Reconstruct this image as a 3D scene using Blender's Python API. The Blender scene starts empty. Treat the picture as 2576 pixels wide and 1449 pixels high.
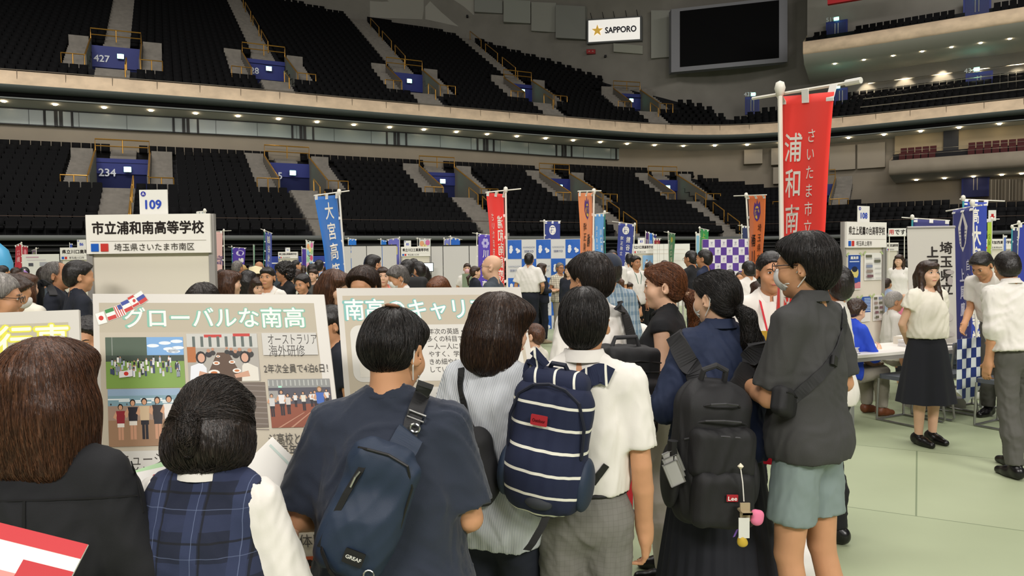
import bpy, bmesh, math, random
import numpy as np
from mathutils import Vector, Matrix
from math import sin, cos, pi, radians as R_
random.seed(7); RNG = np.random.default_rng(7)
SC = bpy.context.scene; COL = SC.collection
# ---------------------------------------------------------------- camera, world, lights, exposure
F_PX, W_PX, H_PX = 1874.0, 2576, 1449
CAM_H, ROLL = 1.70, 0.012
PITCH = math.atan((724.5-647)/F_PX)
FWD = np.array([0, cos(PITCH), -sin(PITCH)])
U0 = np.array([0, sin(PITCH), cos(PITCH)]); X0 = np.array([1.0, 0, 0])
RGT = cos(ROLL)*X0 - sin(ROLL)*U0
UPV = sin(ROLL)*X0 + cos(ROLL)*U0
CAM = np.array([0, 0, CAM_H])
def at(x, y, t):            # a point of the place: picture column and row, and its distance along the view axis
    return CAM + t*(FWD + RGT*(x-1288)/F_PX - UPV*(y-724.5)/F_PX)
def proj(P):
    P = np.asarray(P, float)-CAM
    t = P@FWD
    return 1288+F_PX*(P@RGT)/t, 724.5-F_PX*(P@UPV)/t, t
cd = bpy.data.cameras.new('camera'); cam = bpy.data.objects.new('camera', cd); COL.objects.link(cam)
cd.sensor_width = 36; cd.lens = F_PX/W_PX*36; cd.clip_start = .05; cd.clip_end = 500
m = Matrix(((RGT[0], UPV[0], -FWD[0], CAM[0]), (RGT[1], UPV[1], -FWD[1], CAM[1]), (RGT[2], UPV[2], -FWD[2], CAM[2]), (0, 0, 0, 1)))
cam.matrix_world = m; SC.camera = cam
wd = bpy.data.worlds.new('world'); SC.world = wd; wd.use_nodes = True
wd.node_tree.nodes['Background'].inputs[0].default_value = (1.0, .95, .9, 1)
wd.node_tree.nodes['Background'].inputs[1].default_value = .05
def area(name, loc, size, power, col=(1, .955, .905), rot=(0, 0, 0), spread=pi):
    d = bpy.data.lights.new(name, 'AREA'); d.shape = 'RECTANGLE'; d.size, d.size_y = size; d.energy = power; d.color = col; d.spread = spread
    o = bpy.data.objects.new(name, d); o.location = loc; o.rotation_euler = rot; COL.objects.link(o); return o
# the arena's floodlight rigs hung over the floor
area('ceiling_floodlight', (-3, 1, 22), (16, 5), 900)
area('ceiling_floodlight', (3, 14, 24), (22, 5), 1250)
area('ceiling_floodlight', (12, 30, 26), (26, 5), 2000)
area('ceiling_floodlight', (22, 8, 24), (8, 14), 1100)
area('ceiling_floodlight', (-22, 22, 27), (20, 4), 2600, rot=(R_(28), 0, R_(28)))
area('ceiling_floodlight', (30, 36, 27), (16, 4), 1600, rot=(R_(25), 0, R_(-25)))
area('ceiling_floodlight', (-9, -20, 18), (12, 4), 2150, rot=(R_(56), 0, R_(-18)))
area('ceiling_floodlight', (14, -20, 18), (12, 4), 2700, rot=(R_(56), 0, R_(14)))
SC.view_settings.view_transform = 'Standard'; SC.view_settings.look = 'None'
SC.view_settings.gamma = 1; SC.view_settings.use_curve_mapping = False
SC.view_settings.exposure = 1.0
# ---------------------------------------------------------------- colours and materials
def lin(c):
    if isinstance(c, str):
        c = [int(c[i:i+2], 16)/255 for i in (0, 2, 4)]
        c = [x/12.92 if x <= .04045 else ((x+.055)/1.055)**2.4 for x in c]
    return (c[0], c[1], c[2], 1)
MATS = {}
def mat(name, col='808080', rough=.7, metal=0, noise=0, nscale=30, bump=0, bscale=200, emit=None, estr=0, trans=0, stretch=(1, 1, 1), spec=.5, alpha=1, sheen=0):
    if name in MATS: return MATS[name]
    M = bpy.data.materials.new(name); M.use_nodes = True; nt = M.node_tree; n = nt.nodes; b = n['Principled BSDF']
    c = lin(col); b.inputs['Base Color'].default_value = c; b.inputs['Roughness'].default_value = rough; b.inputs['Metallic'].default_value = metal
    b.inputs['Specular IOR Level'].default_value = spec
    if sheen: b.inputs['Sheen Weight'].default_value = sheen
    if trans: b.inputs['Transmission Weight'].default_value = trans
    if alpha < 1: b.inputs['Alpha'].default_value = alpha
    if emit: b.inputs['Emission Color'].default_value = lin(emit); b.inputs['Emission Strength'].default_value = estr
    if noise or bump:
        tc = n.new('ShaderNodeTexCoord'); mp = n.new('ShaderNodeMapping'); mp.inputs['Scale'].default_value = stretch
        nt.links.new(tc.outputs['Object'], mp.inputs[0])
        if noise:
            t = n.new('ShaderNodeTexNoise'); t.inputs['Scale'].default_value = nscale; t.inputs['Detail'].default_value = 4; nt.links.new(mp.outputs[0], t.inputs['Vector'])
            mx = n.new('ShaderNodeMapRange'); mx.inputs['From Min'].default_value = .3; mx.inputs['From Max'].default_value = .7
            mx.inputs['To Min'].default_value = 1-noise; mx.inputs['To Max'].default_value = 1+noise; nt.links.new(t.outputs[0], mx.inputs[0])
            mu = n.new('ShaderNodeMix'); mu.data_type = 'RGBA'; mu.blend_type = 'MULTIPLY'; mu.inputs['Factor'].default_value = 1
            mu.inputs['A'].default_value = c; nt.links.new(mx.outputs[0], mu.inputs['B']); nt.links.new(mu.outputs['Result'], b.inputs['Base Color'])
        if bump:
            t2 = n.new('ShaderNodeTexNoise'); t2.inputs['Scale'].default_value = bscale; t2.inputs['Detail'].default_value = 2; nt.links.new(mp.outputs[0], t2.inputs['Vector'])
            bp = n.new('ShaderNodeBump'); bp.inputs['Strength'].default_value = bump; bp.inputs['Distance'].default_value = .004
            nt.links.new(t2.outputs[0], bp.inputs['Height']); nt.links.new(bp.outputs[0], b.inputs['Normal'])
    MATS[name] = M; return M
def print_mat(name='printed_ink', rough=.45):
    if name in MATS: return MATS[name]
    M = bpy.data.materials.new(name); M.use_nodes = True; nt = M.node_tree; b = nt.nodes['Principled BSDF']
    a = nt.nodes.new('ShaderNodeAttribute'); a.attribute_name = 'Col'; nt.links.new(a.outputs['Color'], b.inputs['Base Color'])
    b.inputs['Roughness'].default_value = rough; b.inputs['Specular IOR Level'].default_value = .3
    MATS[name] = M; return M
def math_node(nt, op, a, b=None, c=None):
    n = nt.nodes.new('ShaderNodeMath'); n.operation = op
    for i, v in enumerate((a, b, c)):
        if v is None: continue
        if isinstance(v, (int, float)): n.inputs[i].default_value = v
        else: nt.links.new(v, n.inputs[i])
    return n.outputs[0]
def fabric_pattern(name, base, layers, rough=.85):
    """woven / printed cloth: layers of (axis expression in object space, period, duty, phase, colour, strength)"""
    if name in MATS: return MATS[name]
    M = mat(name, base, rough, bump=.15, bscale=900); nt = M.node_tree; b = nt.nodes['Principled BSDF']
    tc = nt.nodes.new('ShaderNodeTexCoord'); sx = nt.nodes.new('ShaderNodeSeparateXYZ'); nt.links.new(tc.outputs['Object'], sx.inputs[0])
    cur = None
    for (ax, per, duty, ph, col, st) in layers:
        v = None
        for k, w in enumerate(ax):
            if w == 0: continue
            q = math_node(nt, 'MULTIPLY', sx.outputs[k], w); v = q if v is None else math_node(nt, 'ADD', v, q)
        v = math_node(nt, 'ADD', v, ph+100*per); v = math_node(nt, 'DIVIDE', v, per); v = math_node(nt, 'FRACT', v)
        v = math_node(nt, 'LESS_THAN', v, duty); v = math_node(nt, 'MULTIPLY', v, st)
        mx = nt.nodes.new('ShaderNodeMix'); mx.data_type = 'RGBA'; nt.links.new(v, mx.inputs['Factor'])
        if cur is None: mx.inputs['A'].default_value = lin(base)
        else: nt.links.new(cur, mx.inputs['A'])
        mx.inputs['B'].default_value = lin(col); cur = mx.outputs['Result']
    nt.links.new(cur, b.inputs['Base Color']); return M
# ---------------------------------------------------------------- objects
def tag(o, label=None, cat=None, group=None, kind=None):
    if label: o['label'] = label
    if cat: o['category'] = cat
    if group: o['group'] = group
    if kind: o['kind'] = kind
    return o
def empty(name, loc=(0, 0, 0), rz=0, label=None, cat=None, group=None):
    o = bpy.data.objects.new(name, None); o.empty_display_size = .1; COL.objects.link(o); o.location = loc; o.rotation_euler = (0, 0, rz)
    return tag(o, label, cat, group)
def link(name, me, material, parent=None, smooth=False):
    if material is not None: me.materials.append(material)
    if smooth: me.polygons.foreach_set('use_smooth', [True]*len(me.polygons))
    o = bpy.data.objects.new(name, me); COL.objects.link(o)
    if parent is not None: o.parent = parent
    return o
def copy_tree(o, parent=None):
    c = o.copy(); COL.objects.link(c); c.parent = parent
    for ch in o.children: copy_tree(ch, c)
    return c
class MB:
    """collects boxes, tubes and faces; build() links them as one mesh object"""
    def __init__(s): s.v = []; s.f = []; s.mi = []; s.cur = 0
    def add(s, vs, fs):
        b = len(s.v); s.v += [tuple(map(float, p)) for p in vs]; s.f += [tuple(b+i for i in f) for f in fs]; s.mi += [s.cur]*len(fs); return s
    def box(s, c, h, rot=None):
        P = [np.array((x*h[0], y*h[1], z*h[2])) for x in (-1, 1) for y in (-1, 1) for z in (-1, 1)]
        if rot is not None: P = [rot@p for p in P]
        return s.add([np.asarray(c)+p for p in P], [(0, 1, 3, 2), (4, 6, 7, 5), (0, 4, 5, 1), (2, 3, 7, 6), (0, 2, 6, 4), (1, 5, 7, 3)])
    def quad(s, a, b, c, d): return s.add([a, b, c, d], [(0, 1, 2, 3)])
    def rbox(s, c, h, r=.02, rot=None, n=3):
        # box with rounded vertical edges (outline in xy, extruded in z)
        pts = []
        for (sx, sy, a0) in ((1, 1, 0), (-1, 1, pi/2), (-1, -1, pi), (1, -1, 3*pi/2)):
            for k in range(n+1):
                a = a0+k*pi/2/n; pts.append((sx*(h[0]-r)+r*cos(a), sy*(h[1]-r)+r*sin(a)))
        N = len(pts); P = [np.array((x, y, z)) for z in (-h[2], h[2]) for x, y in pts]
        if rot is not None: P = [rot@p for p in P]
        return s.add([np.asarray(c)+p for p in P], [tuple(range(N))[::-1], tuple(range(N, 2*N))]+[(i, (i+1) % N, N+(i+1) % N, N+i) for i in range(N)])
    def tube(s, pts, r, n=8, caps=True):
        pts = [np.asarray(p, float) for p in pts]; k = len(pts); rs = r if hasattr(r, '__len__') else [r]*k
        vs = []; u = None
        for i, p in enumerate(pts):
            d = pts[min(i+1, k-1)]-pts[max(i-1, 0)]; d = d/(np.linalg.norm(d)+1e-12)
            if u is None:
                u = np.cross(d, (0, 0, 1.0));
                if np.linalg.norm(u) < 1e-3: u = np.cross(d, (1.0, 0, 0))
            u = u-d*(u@d); u = u/(np.linalg.norm(u)+1e-12); w = np.cross(d, u)
            vs += [p+rs[i]*(cos(2*pi*j/n)*u+sin(2*pi*j/n)*w) for j in range(n)]
        fs = [(i*n+j, i*n+(j+1) % n, (i+1)*n+(j+1) % n, (i+1)*n+j) for i in range(k-1) for j in range(n)]
        if caps: fs += [tuple(range(n))[::-1], tuple((k-1)*n+j for j in range(n))]
        return s.add(vs, fs)
    def strip(s, pts, wdir, w, t=0.003):
        """flat band along pts, width along wdir (one vector or one per point)"""
        pts = [np.asarray(p, float) for p in pts]; k = len(pts); vs = []
        for i, p in enumerate(pts):
            wd_ = np.asarray(wdir[i] if np.ndim(wdir) == 2 else wdir, float); wd_ = wd_/np.linalg.norm(wd_)
            d = pts[min(i+1, k-1)]-pts[max(i-1, 0)]; nn = np.cross(wd_, d); nn = nn/(np.linalg.norm(nn)+1e-12)
            vs += [p-wd_*w/2-nn*t/2, p+wd_*w/2-nn*t/2, p+wd_*w/2+nn*t/2, p-wd_*w/2+nn*t/2]
        fs = [(i*4+j, i*4+(j+1) % 4, i*4+4+(j+1) % 4, i*4+4+j) for i in range(k-1) for j in range(4)]+[(3, 2, 1, 0), tuple((k-1)*4+j for j in range(4))]
        return s.add(vs, fs)
    def lathe(s, prof, n=20, c=(0, 0, 0)):
        vs = [(c[0]+r*cos(2*pi*j/n), c[1]+r*sin(2*pi*j/n), c[2]+z) for r, z in prof for j in range(n)]; k = len(prof)
        return s.add(vs, [(i*n+j, i*n+(j+1) % n, (i+1)*n+(j+1) % n, (i+1)*n+j) for i in range(k-1) for j in range(n)]+[tuple(range(n))[::-1], tuple((k-1)*n+j for j in range(n))])
    def mesh(s, name='mesh'):
        me = bpy.data.meshes.new(name); me.from_pydata(s.v, [], s.f)
        if any(s.mi): me.polygons.foreach_set('material_index', s.mi)
        me.update(); return me
    def build(s, name, material, parent=None, smooth=False): return link(name, s.mesh(name), material, parent, smooth)
def np_mesh(name, V, Fq):
    me = bpy.data.meshes.new(name); V = np.asarray(V, np.float32); Fq = np.asarray(Fq, np.int32); k = Fq.shape[1]
    me.vertices.add(len(V)); me.vertices.foreach_set('co', V.ravel()); me.loops.add(Fq.size); me.loops.foreach_set('vertex_index', Fq.ravel())
    me.polygons.add(len(Fq)); me.polygons.foreach_set('loop_start', np.arange(0, Fq.size, k)); me.update(calc_edges=True); return me
# ---------------------------------------------------------------- text and printed sheets
_TXT = {}
def text_geo(s, bold=0.0):
    if (s, bold) in _TXT: return _TXT[(s, bold)]
    c = bpy.data.curves.new('t', 'FONT'); c.body = s; c.size = 1; c.offset = bold; c.resolution_u = 3; c.align_x = 'LEFT'
    o = bpy.data.objects.new('t', c); COL.objects.link(o); dg = bpy.context.evaluated_depsgraph_get(); me = bpy.data.meshes.new_from_object(o.evaluated_get(dg))
    V = np.array([v.co[:2] for v in me.vertices]) if len(me.vertices) else np.zeros((0, 2)); Fc = [tuple(p.vertices) for p in me.polygons]
    bpy.data.objects.remove(o); bpy.data.curves.remove(c); bpy.data.meshes.remove(me); _TXT[(s, bold)] = (V, Fc); return V, Fc
class Sheet:
    """coloured flat shapes laid on a surface given by fn(u, v, lift) -> point; u right, v down, in metres"""
    def __init__(s, fn, step=.0005, gap=0): s.fn = fn; s.lift = step; s.base = step; s.gap = gap or step*4; s.step = step; s.v = []; s.f = []; s.c = []
    def _add(s, P, F, col):
        b = len(s.v); s.v += [(p[0], p[1], s.lift) for p in P]; s.f += [tuple(b+i for i in f) for f in F]; s.c += [lin(col)]*len(F)
    def up(s): s.lift += s.step
    def poly(s, P, col, up=True): s._add(P, [tuple(range(len(P)))], col); up and s.up()
    def rect(s, u0, v0, u1, v1, col, nu=1, nv=1, up=True):
        P = [(u0+(u1-u0)*i/nu, v0+(v1-v0)*j/nv) for j in range(nv+1) for i in range(nu+1)]; k = nu+1
        s._add(P, [(j*k+i, j*k+i+1, j*k+k+i+1, j*k+k+i) for j in range(nv) for i in range(nu)], col); up and s.up()
    def ell(s, u, v, a, b, col, n=14, rot=0, up=False):
        s._add([(u+a*cos(t)*cos(rot)-b*sin(t)*sin(rot), v+a*cos(t)*sin(rot)+b*sin(t)*cos(rot)) for t in np.linspace(0, 2*pi, n, endpoint=False)], [tuple(range(n))], col); up and s.up()
    def text(s, u, v, txt, h, col, bold=0, align='l', sx=1, rot=0, mirror=False, fit=None):
        """h = character box height; v = top of the characters; bold thickens by overprinting"""
        V, Fc = text_geo(txt)
        if not len(V): return
        x0, x1 = V[:, 0].min(), V[:, 0].max(); k = h*1.0
        if fit: sx = fit/((x1-x0)*k)
        X = (V[:, 0]-x0)*k*sx; Y = (.82-V[:, 1])*k
        w = X.max(); X = X-(w/2 if align == 'c' else w if align == 'r' else 0)
        if mirror: X = -X
        ring = [(0, 0)] if bold <= 0 else [(bold*h*cos(a), bold*h*sin(a)) for a in np.arange(0, 2*pi-.01, pi/4 if bold > .03 else pi/2)]
        for dx, dy in ring:
            P = [(u+x*cos(rot)-y*sin(rot)+dx, v+x*sin(rot)+y*cos(rot)+dy) for x, y in zip(X, Y)]
            s._add(P, Fc, col); s.lift += max(s.step, 1e-5)*.2
        s.up()
    def vtext(s, u, v, txt, h, col, bold=0, pitch=1.1, sx=1, mirror=False):
        st, s.step = s.step, 0
        for i, ch in enumerate(txt):
            if ch != ' ':
                s.text(u, v+i*h*pitch, ch, h, col, bold, 'c', sx, mirror=mirror)
        s.step = st; s.up()
    def flush(s, name, parent, material=None, label=None):
        if not s.v: return None
        me = bpy.data.meshes.new(name); me.from_pydata([tuple(s.fn(*p)) for p in s.v], [], s.f)
        ca = me.color_attributes.new('Col', 'FLOAT_COLOR', 'CORNER'); arr = np.repeat(np.array(s.c, np.float32), [len(f) for f in s.f], axis=0); ca.data.foreach_set('color', arr.ravel())
        o = link(name, me, material or print_mat(), parent); s.v = []; s.f = []; s.c = []; s.n = getattr(s, 'n', 0)+1; s.lift = s.base+s.gap*s.n
        if label: o['label'] = label
        return o
# ================================================================= the arena
M_CONC = mat('concrete_fascia', 'DEC6A8', .8, noise=.14, nscale=1.2, stretch=(1, 1, 1.5))
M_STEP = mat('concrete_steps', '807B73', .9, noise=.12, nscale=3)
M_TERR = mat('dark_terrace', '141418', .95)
M_WALL = mat('grey_wall', '8A867E', .9, noise=.08, nscale=.6)
M_WALL2 = mat('beige_wall', '8A8172', .9, noise=.06, nscale=.5)
M_SOFF = mat('soffit_grey', 'D0D0C8', .9)
M_BLACK = mat('black_metal', '08080A', .6)
M_RECESS = mat('recess_black', '050506', .9)
M_GLASS = mat('tinted_window_glass', '87928F', .25, spec=.4)
M_BRASS = mat('brass_rail', 'B98A3C', .35, metal=.6)
M_BLUE = mat('blue_paint', '1F2C78', .6)
M_SEAT = mat('black_seat_fabric', '0A0A0C', .85, spec=.2)
M_SEATR = mat('dark_red_seat', '4A1414', .8)
M_WHITE = mat('white_plastic', 'E6E3DC', .45)
M_LAMP = mat('downlight_glow', 'FFF2D8', emit='FFE9C4', estr=14)
M_EXIT = mat('exit_glow', 'B8FFE6', emit='8CFFE0', estr=5)
# plan line of the stand's front edge, found from its picture and its height
ZF = 12.2
fpx = [(0, 193), (250, 211), (700, 245), (850, 261), (1130, 283), (1500, 314.5), (1676, 328), (1750, 329), (1850, 331), (2100, 311), (2300, 289), (2576, 261)]
def ray_z(x, y, z):
    d = at(x, y, 1.0)-CAM; return CAM+d*((z-CAM_H)/d[2])
cp = [ray_z(x, y, ZF)[:2] for x, y in fpx]
d0 = cp[0]-cp[1]; cp = [cp[0]+d0/np.linalg.norm(d0)*14]+cp; d1 = cp[-1]-cp[-2]; cp = cp+[cp[-1]+d1/np.linalg.norm(d1)*10]
cp = np.array(cp)
def resample(P, step):
    L = np.r_[0, np.cumsum(np.linalg.norm(np.diff(P, axis=0), axis=1))]; s = np.arange(0, L[-1], step)
    return np.c_[np.interp(s, L, P[:, 0]), np.interp(s, L, P[:, 1])]
CUR = resample(cp, .1)
k = np.exp(-.5*(np.arange(-120, 121)/35.)**2); k /= k.sum()
pad = np.pad(CUR, ((120, 120), (0, 0)), mode='reflect', reflect_type='odd')
CUR = np.c_[np.convolve(pad[:, 0], k, 'valid'), np.convolve(pad[:, 1], k, 'valid')]
CUR = resample(CUR, .25); DS = .25
T_ = np.gradient(CUR, axis=0); T_ /= np.linalg.norm(T_, axis=1)[:, None]; NRM = np.c_[-T_[:, 1], T_[:, 0]]
NS = len(CUR); SMAX = (NS-1)*DS
def cur(s): return np.array([np.interp(s/DS, np.arange(NS), CUR[:, i]) for i in (0, 1)])
def nrm(s):
    n = np.array([np.interp(s/DS, np.arange(NS), NRM[:, i]) for i in (0, 1)]); return n/np.linalg.norm(n)
def su(p):                   # nearest s and signed outward distance
    d = CUR-np.asarray(p)[:2]; i = int(np.argmin((d**2).sum(1))); return i*DS, float(-(d[i]@NRM[i]))
def P3(s, u, z): q = cur(s)+nrm(s)*u; return np.array((q[0], q[1], z))
def hit(x, y, zf):           # where a picture ray meets the surface z = zf(u)
    prev = None
    for t in np.arange(20, 120, .25):
        p = at(x, y, t); s, u = su(p); e = p[2]-zf(u)
        if prev is not None and prev > 0 >= e or prev is not None and prev < 0 <= e: return s, u, p
        prev = e
    return None
def s_of(x, z, u=0):         # s at which the line (u, z) crosses picture column x
    ss = np.arange(0, SMAX, .5); px = [proj(P3(s, u, z))[0] for s in ss]
    return float(np.interp(x, px, ss))
ZU0, MU = 12.0, .60          # upper tier: z = ZU0 + MU*u
ZL0, ML, UL0 = 2.75, .48, -10.0
zu = lambda u: ZU0+MU*u
zl = lambda u: ZL0+ML*(u-UL0)
top_u = [(850, 16), (913, 30), (1067, 52), (1200, 84), (1270, 105), (1374, 133), (1542, 192), (1696, 229), (1802, 262), (1830, 285), (1900, 262), (2010, 240), (2155, 212), (2403, 185), (2508, 166), (2576, 158)]
tu = [hit(x, y+4, lambda u: zu(u)+.8) for x, y in top_u]; tu = [q for q in tu if q]
_a = sorted((q[0], q[1]) for q in tu); US, UV = [q[0] for q in _a], [q[1] for q in _a]
umax_u = lambda s: float(np.clip(np.interp(s, [US[0]-12]+US, [min(UV[0]+6, 29)]+UV), .8, 29))
top_l = [(0, 334), (350, 352), (690, 372), (850, 378), (1090, 395), (1374, 402), (1620, 414), (1717, 420), (1798, 439), (1920, 455), (2000, 468), (2125, 490), (2250, 494), (2576, 489)]
tl = [hit(x, y+2, lambda u: zl(u)+.8) for x, y in top_l]; tl = [q for q in tl if q]
_b = sorted((q[0], q[1]) for q in tl); LS, LV = [q[0] for q in _b], [q[1] for q in _b]
umax_l = lambda s: float(np.clip(np.interp(s, LS, LV), -9, 6))
S_A, S_B, S_C = s_of(1690, 14, 8), s_of(1850, 14, 6), s_of(2150, 14, 6)
def wall_u(s):              # the end wall stands back from the corner of the upper stand
    if s < S_A or s > S_C: return umax_u(s)+.45
    return umax_u(S_A)+.45+(umax_u(S_C)-umax_u(S_A))*(s-S_A)/(S_C-S_A)+2.5*sin(pi*(s-S_A)/(S_C-S_A))
S_D = s_of(1660, 8, 2)
def wall_l(s): return umax_l(s)+.02 if s < S_D else umax_l(S_D)+.02+(2.2-umax_l(S_D))*min(1, (s-S_D)/6)
SMP = np.arange(0, SMAX, 1.0)
def sweep(name, prof, material, kind='structure', smp=None, s0=None, s1=None, parent=None):
    """prof(s) -> list of (u, z); swept along the plan line"""
    ss = SMP if smp is None else smp
    if s0 is not None: ss = np.r_[s0, ss[(ss > s0) & (ss < s1)], s1]
    V = []; n = None
    for s in ss:
        q = prof(s); n = len(q); V += [P3(s, u, z) for u, z in q]
    Fq = [(i*n+j, (i+1)*n+j, (i+1)*n+j+1, i*n+j+1) for i in range(len(ss)-1) for j in range(n-1)]
    o = link(name, np_mesh(name, V, Fq), material, parent)
    if kind and parent is None: o['kind'] = kind
    return o
# floor
mb = MB(); mb.quad((-70, -25, 0), (80, -25, 0), (80, 95, 0), (-70, 95, 0))
fm = mat('green_floor', 'A2AB8B', .55, noise=.07, nscale=.8, spec=.3)
nt = fm.node_tree; tc = nt.nodes.new('ShaderNodeTexCoord'); bk = nt.nodes.new('ShaderNodeTexBrick'); bk.offset = .5
bk.inputs['Scale'].default_value = 1; bk.inputs['Brick Width'].default_value = 3.6; bk.inputs['Row Height'].default_value = 1.8; bk.inputs['Mortar Size'].default_value = .006
mpn = nt.nodes.new('ShaderNodeMapping'); mpn.inputs['Rotation'].default_value = (0, 0, .5); nt.links.new(tc.outputs['Object'], mpn.inputs[0]); nt.links.new(mpn.outputs[0], bk.inputs['Vector'])
bk.inputs['Color1'].default_value = (1, 1, 1, 1); bk.inputs['Color2'].default_value = (.93, .95, .93, 1); bk.inputs['Mortar'].default_value = (.5, .55, .5, 1)
src = nt.nodes['Principled BSDF'].inputs['Base Color'].links[0].from_socket
mx = nt.nodes.new('ShaderNodeMix'); mx.data_type = 'RGBA'; mx.blend_type = 'MULTIPLY'; mx.inputs['Factor'].default_value = 1
nt.links.new(src, mx.inputs['A']); nt.links.new(bk.outputs['Color'], mx.inputs['B']); nt.links.new(mx.outputs['Result'], nt.nodes['Principled BSDF'].inputs['Base Color'])
mb.build('floor', fm)['kind'] = 'structure'
# terraces
NU, NL, TR = 38, 22, .76
names_u = (('427', 284, 176), ('428', 686, 206), ('', 1058, 238), ('', 1352, 262), ('', 1620, 282))
names_l = (('234', 300, 480), ('235', 762, 487), ('', 1165, 505), ('', 1475, 515), ('', 1735, 512), ('', 2040, 530))
HOLES = {'u': [], 'l': []}
for i, (n_, x, y) in enumerate(names_u): h_ = hit(x, y, zu); HOLES['u'].append((h_[0], h_[1], h_[1]+3.6, 1.45 if i < 3 else 1.3))
for i, (n_, x, y) in enumerate(names_l): h_ = hit(x, y, zl); HOLES['l'].append((h_[0], h_[1], h_[1]+4.4, 1.4 if i < 2 else 1.3))
def terrace(name, u0, n, tread, zf, umax, wu, holes):
    ss = np.unique(np.r_[SMP, [h[0]+q*h[3] for h in holes for q in (-1, 1)]]); V = []; k = None; US_ = []
    for s in ss:
        q = []; um = umax(s); cuts = [u for h in holes for u in (h[1], h[2]-.05)]
        for r in range(n):
            u = u0+r*tread; q += [(min(u, um), zf(min(u, um))), (min(u+tread, um), zf(min(u, um)))]
        q += [(um, zf(um)), (max(wu(s), um)+.05, zf(um))]; k = len(q); V += [P3(s, u, z) for u, z in q]; US_.append([u for u, z in q])
    Fq = []
    for i in range(len(ss)-1):
        sm = (ss[i]+ss[i+1])/2
        for j in range(k-1):
            um_ = (US_[i][j]+US_[i][j+1])/2
            if any(abs(sm-h[0]) < h[3] and h[1]-.1 < um_ < h[2]-.1 for h in holes): continue
            Fq.append((i*k+j, (i+1)*k+j, (i+1)*k+j+1, i*k+j+1))
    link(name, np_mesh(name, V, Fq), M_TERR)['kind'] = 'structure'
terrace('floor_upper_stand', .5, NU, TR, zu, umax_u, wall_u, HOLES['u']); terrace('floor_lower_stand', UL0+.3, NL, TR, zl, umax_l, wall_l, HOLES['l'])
# upper fascia with its grey lip, dark slot and the line of the ceiling edge below it
fa = sweep('trim_1', lambda s: [(.55, 12.05), (.5, 12.62), (0.12, 12.62), (0, 11.83)], M_CONC)
nt = M_CONC.node_tree; b = nt.nodes['Principled BSDF']
sweep('trim_2', lambda s: [(0, 11.83), (.12, 11.62), (1.1, 11.58)], mat('fascia_lip', '6F7876', .6))
sweep('trim_3', lambda s: [(1.1, 11.62), (1.15, 11.2), (.55, 11.2), (.5, 11.1)], M_RECESS)
sweep('trim_4', lambda s: [(.44, 11.19), (.44, 11.12), (.6, 11.10)], mat('ceiling_edge', '8A8F8C', .5))
mb = MB()
for s in np.arange(.4, SMAX, 2.4): mb.box(P3(s, .06, 12.24)+np.array((0, 0, 0)), (.012, .012, .40))
mb.build('trim_5', mat('joint_dark', '6E6254', .9))['kind'] = 'structure'
sweep('trim_6', lambda s: [(.16, 12.70), (.2, 12.74), (.24, 12.70), (.2, 12.68), (.16, 12.70)], mat('rail_steel', '8F8A80', .4, metal=.3))
sweep('ceiling_lower_stand', lambda s: [(.55, 11.1), (max(wall_l(s), 1.2), 10.85)], M_SOFF)
# wall behind the lower stand and its window band
S_GL = s_of(1556, 10.3, 2.5)
sweep('wall_lower_back', lambda s: [(wall_l(s), zl(umax_l(s))-.2), (wall_l(s), 10.9)], M_WALL2)
gl = sweep('window_1', lambda s: [(umax_l(s)-.10, 9.92), (umax_l(s)-.10, 10.82)], M_GLASS, s0=.5, s1=S_GL)
sweep('window_frame', lambda s: [(umax_l(s)-.14, 9.86), (umax_l(s)-.14, 9.93), (umax_l(s)+.0, 9.93)], M_BLACK, parent=gl, s0=.5, s1=S_GL)
sweep('window_frame', lambda s: [(umax_l(s)-.14, 10.80), (umax_l(s)-.14, 10.87)], M_BLACK, parent=gl, s0=.5, s1=S_GL)
for x in (150, 467, 756, 990, 1215, 1418, 1550):
    s = s_of(x, 10.3, 2.4)
    for j, q in enumerate((-.55, -.1, .1, .55) if x < 1500 else (0,)):
        s2 = s+q*1.3; a = math.atan2(*(cur(s2+.1)-cur(s2-.1))[::-1])
        MB().box(P3(s2, umax_l(s2)-.15, 10.36), (.09 if j in (1, 2) else .06, .04, .47), np.array(Matrix.Rotation(a, 3, 'Z'))).build('window_frame', M_BLACK, gl)
for s in np.arange(2, S_GL, 2.6):
    a = math.atan2(*(cur(s+.1)-cur(s-.1))[::-1])
    MB().box(P3(s, umax_l(s)-.12, 10.36), (.012, .012, .44), np.array(Matrix.Rotation(a, 3, 'Z'))).build('window_frame', mat('glass_joint', '3A4240', .5), gl)
# front of the lower stand: pale beam over dark louvres of the folded seating
sweep('trim_7', lambda s: [(UL0+.4, 2.98), (UL0-.05, 2.98), (UL0-.08, 2.74), (UL0+.3, 2.74)], mat('grey_beam', '5B5E5C', .7))
sweep('wall_stand_front', lambda s: [(UL0+.45, 2.8), (UL0+.45, 0)], M_RECESS)
sweep('trim_8', lambda s: sum([[(UL0+.42, z), (UL0+.02, z+.03), (UL0+.02, z-.03), (UL0+.42, z-.05)] for z in np.arange(2.5, .1, -.26)], []), mat('louvre_black', '0B0B0D', .5))
sweep('trim_9', lambda s: [(UL0-.02, 3.85), (UL0+.02, 3.88), (UL0+.04, 3.85)], mat('thin_rail', '4A3C34', .5))
# walls behind the upper stand, and the roof
sweep('wall_upper_back', lambda s: [(wall_u(s), zu(umax_u(s))-.3), (wall_u(s), 48)], M_WALL)
mb = MB(); mb.quad((-90, -40, 46), (90, -40, 46), (90, 120, 46), (-90, 120, 46)); mb.build('ceiling', mat('roof_dark', '1E1E1E', .9))['kind'] = 'structure'
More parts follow.
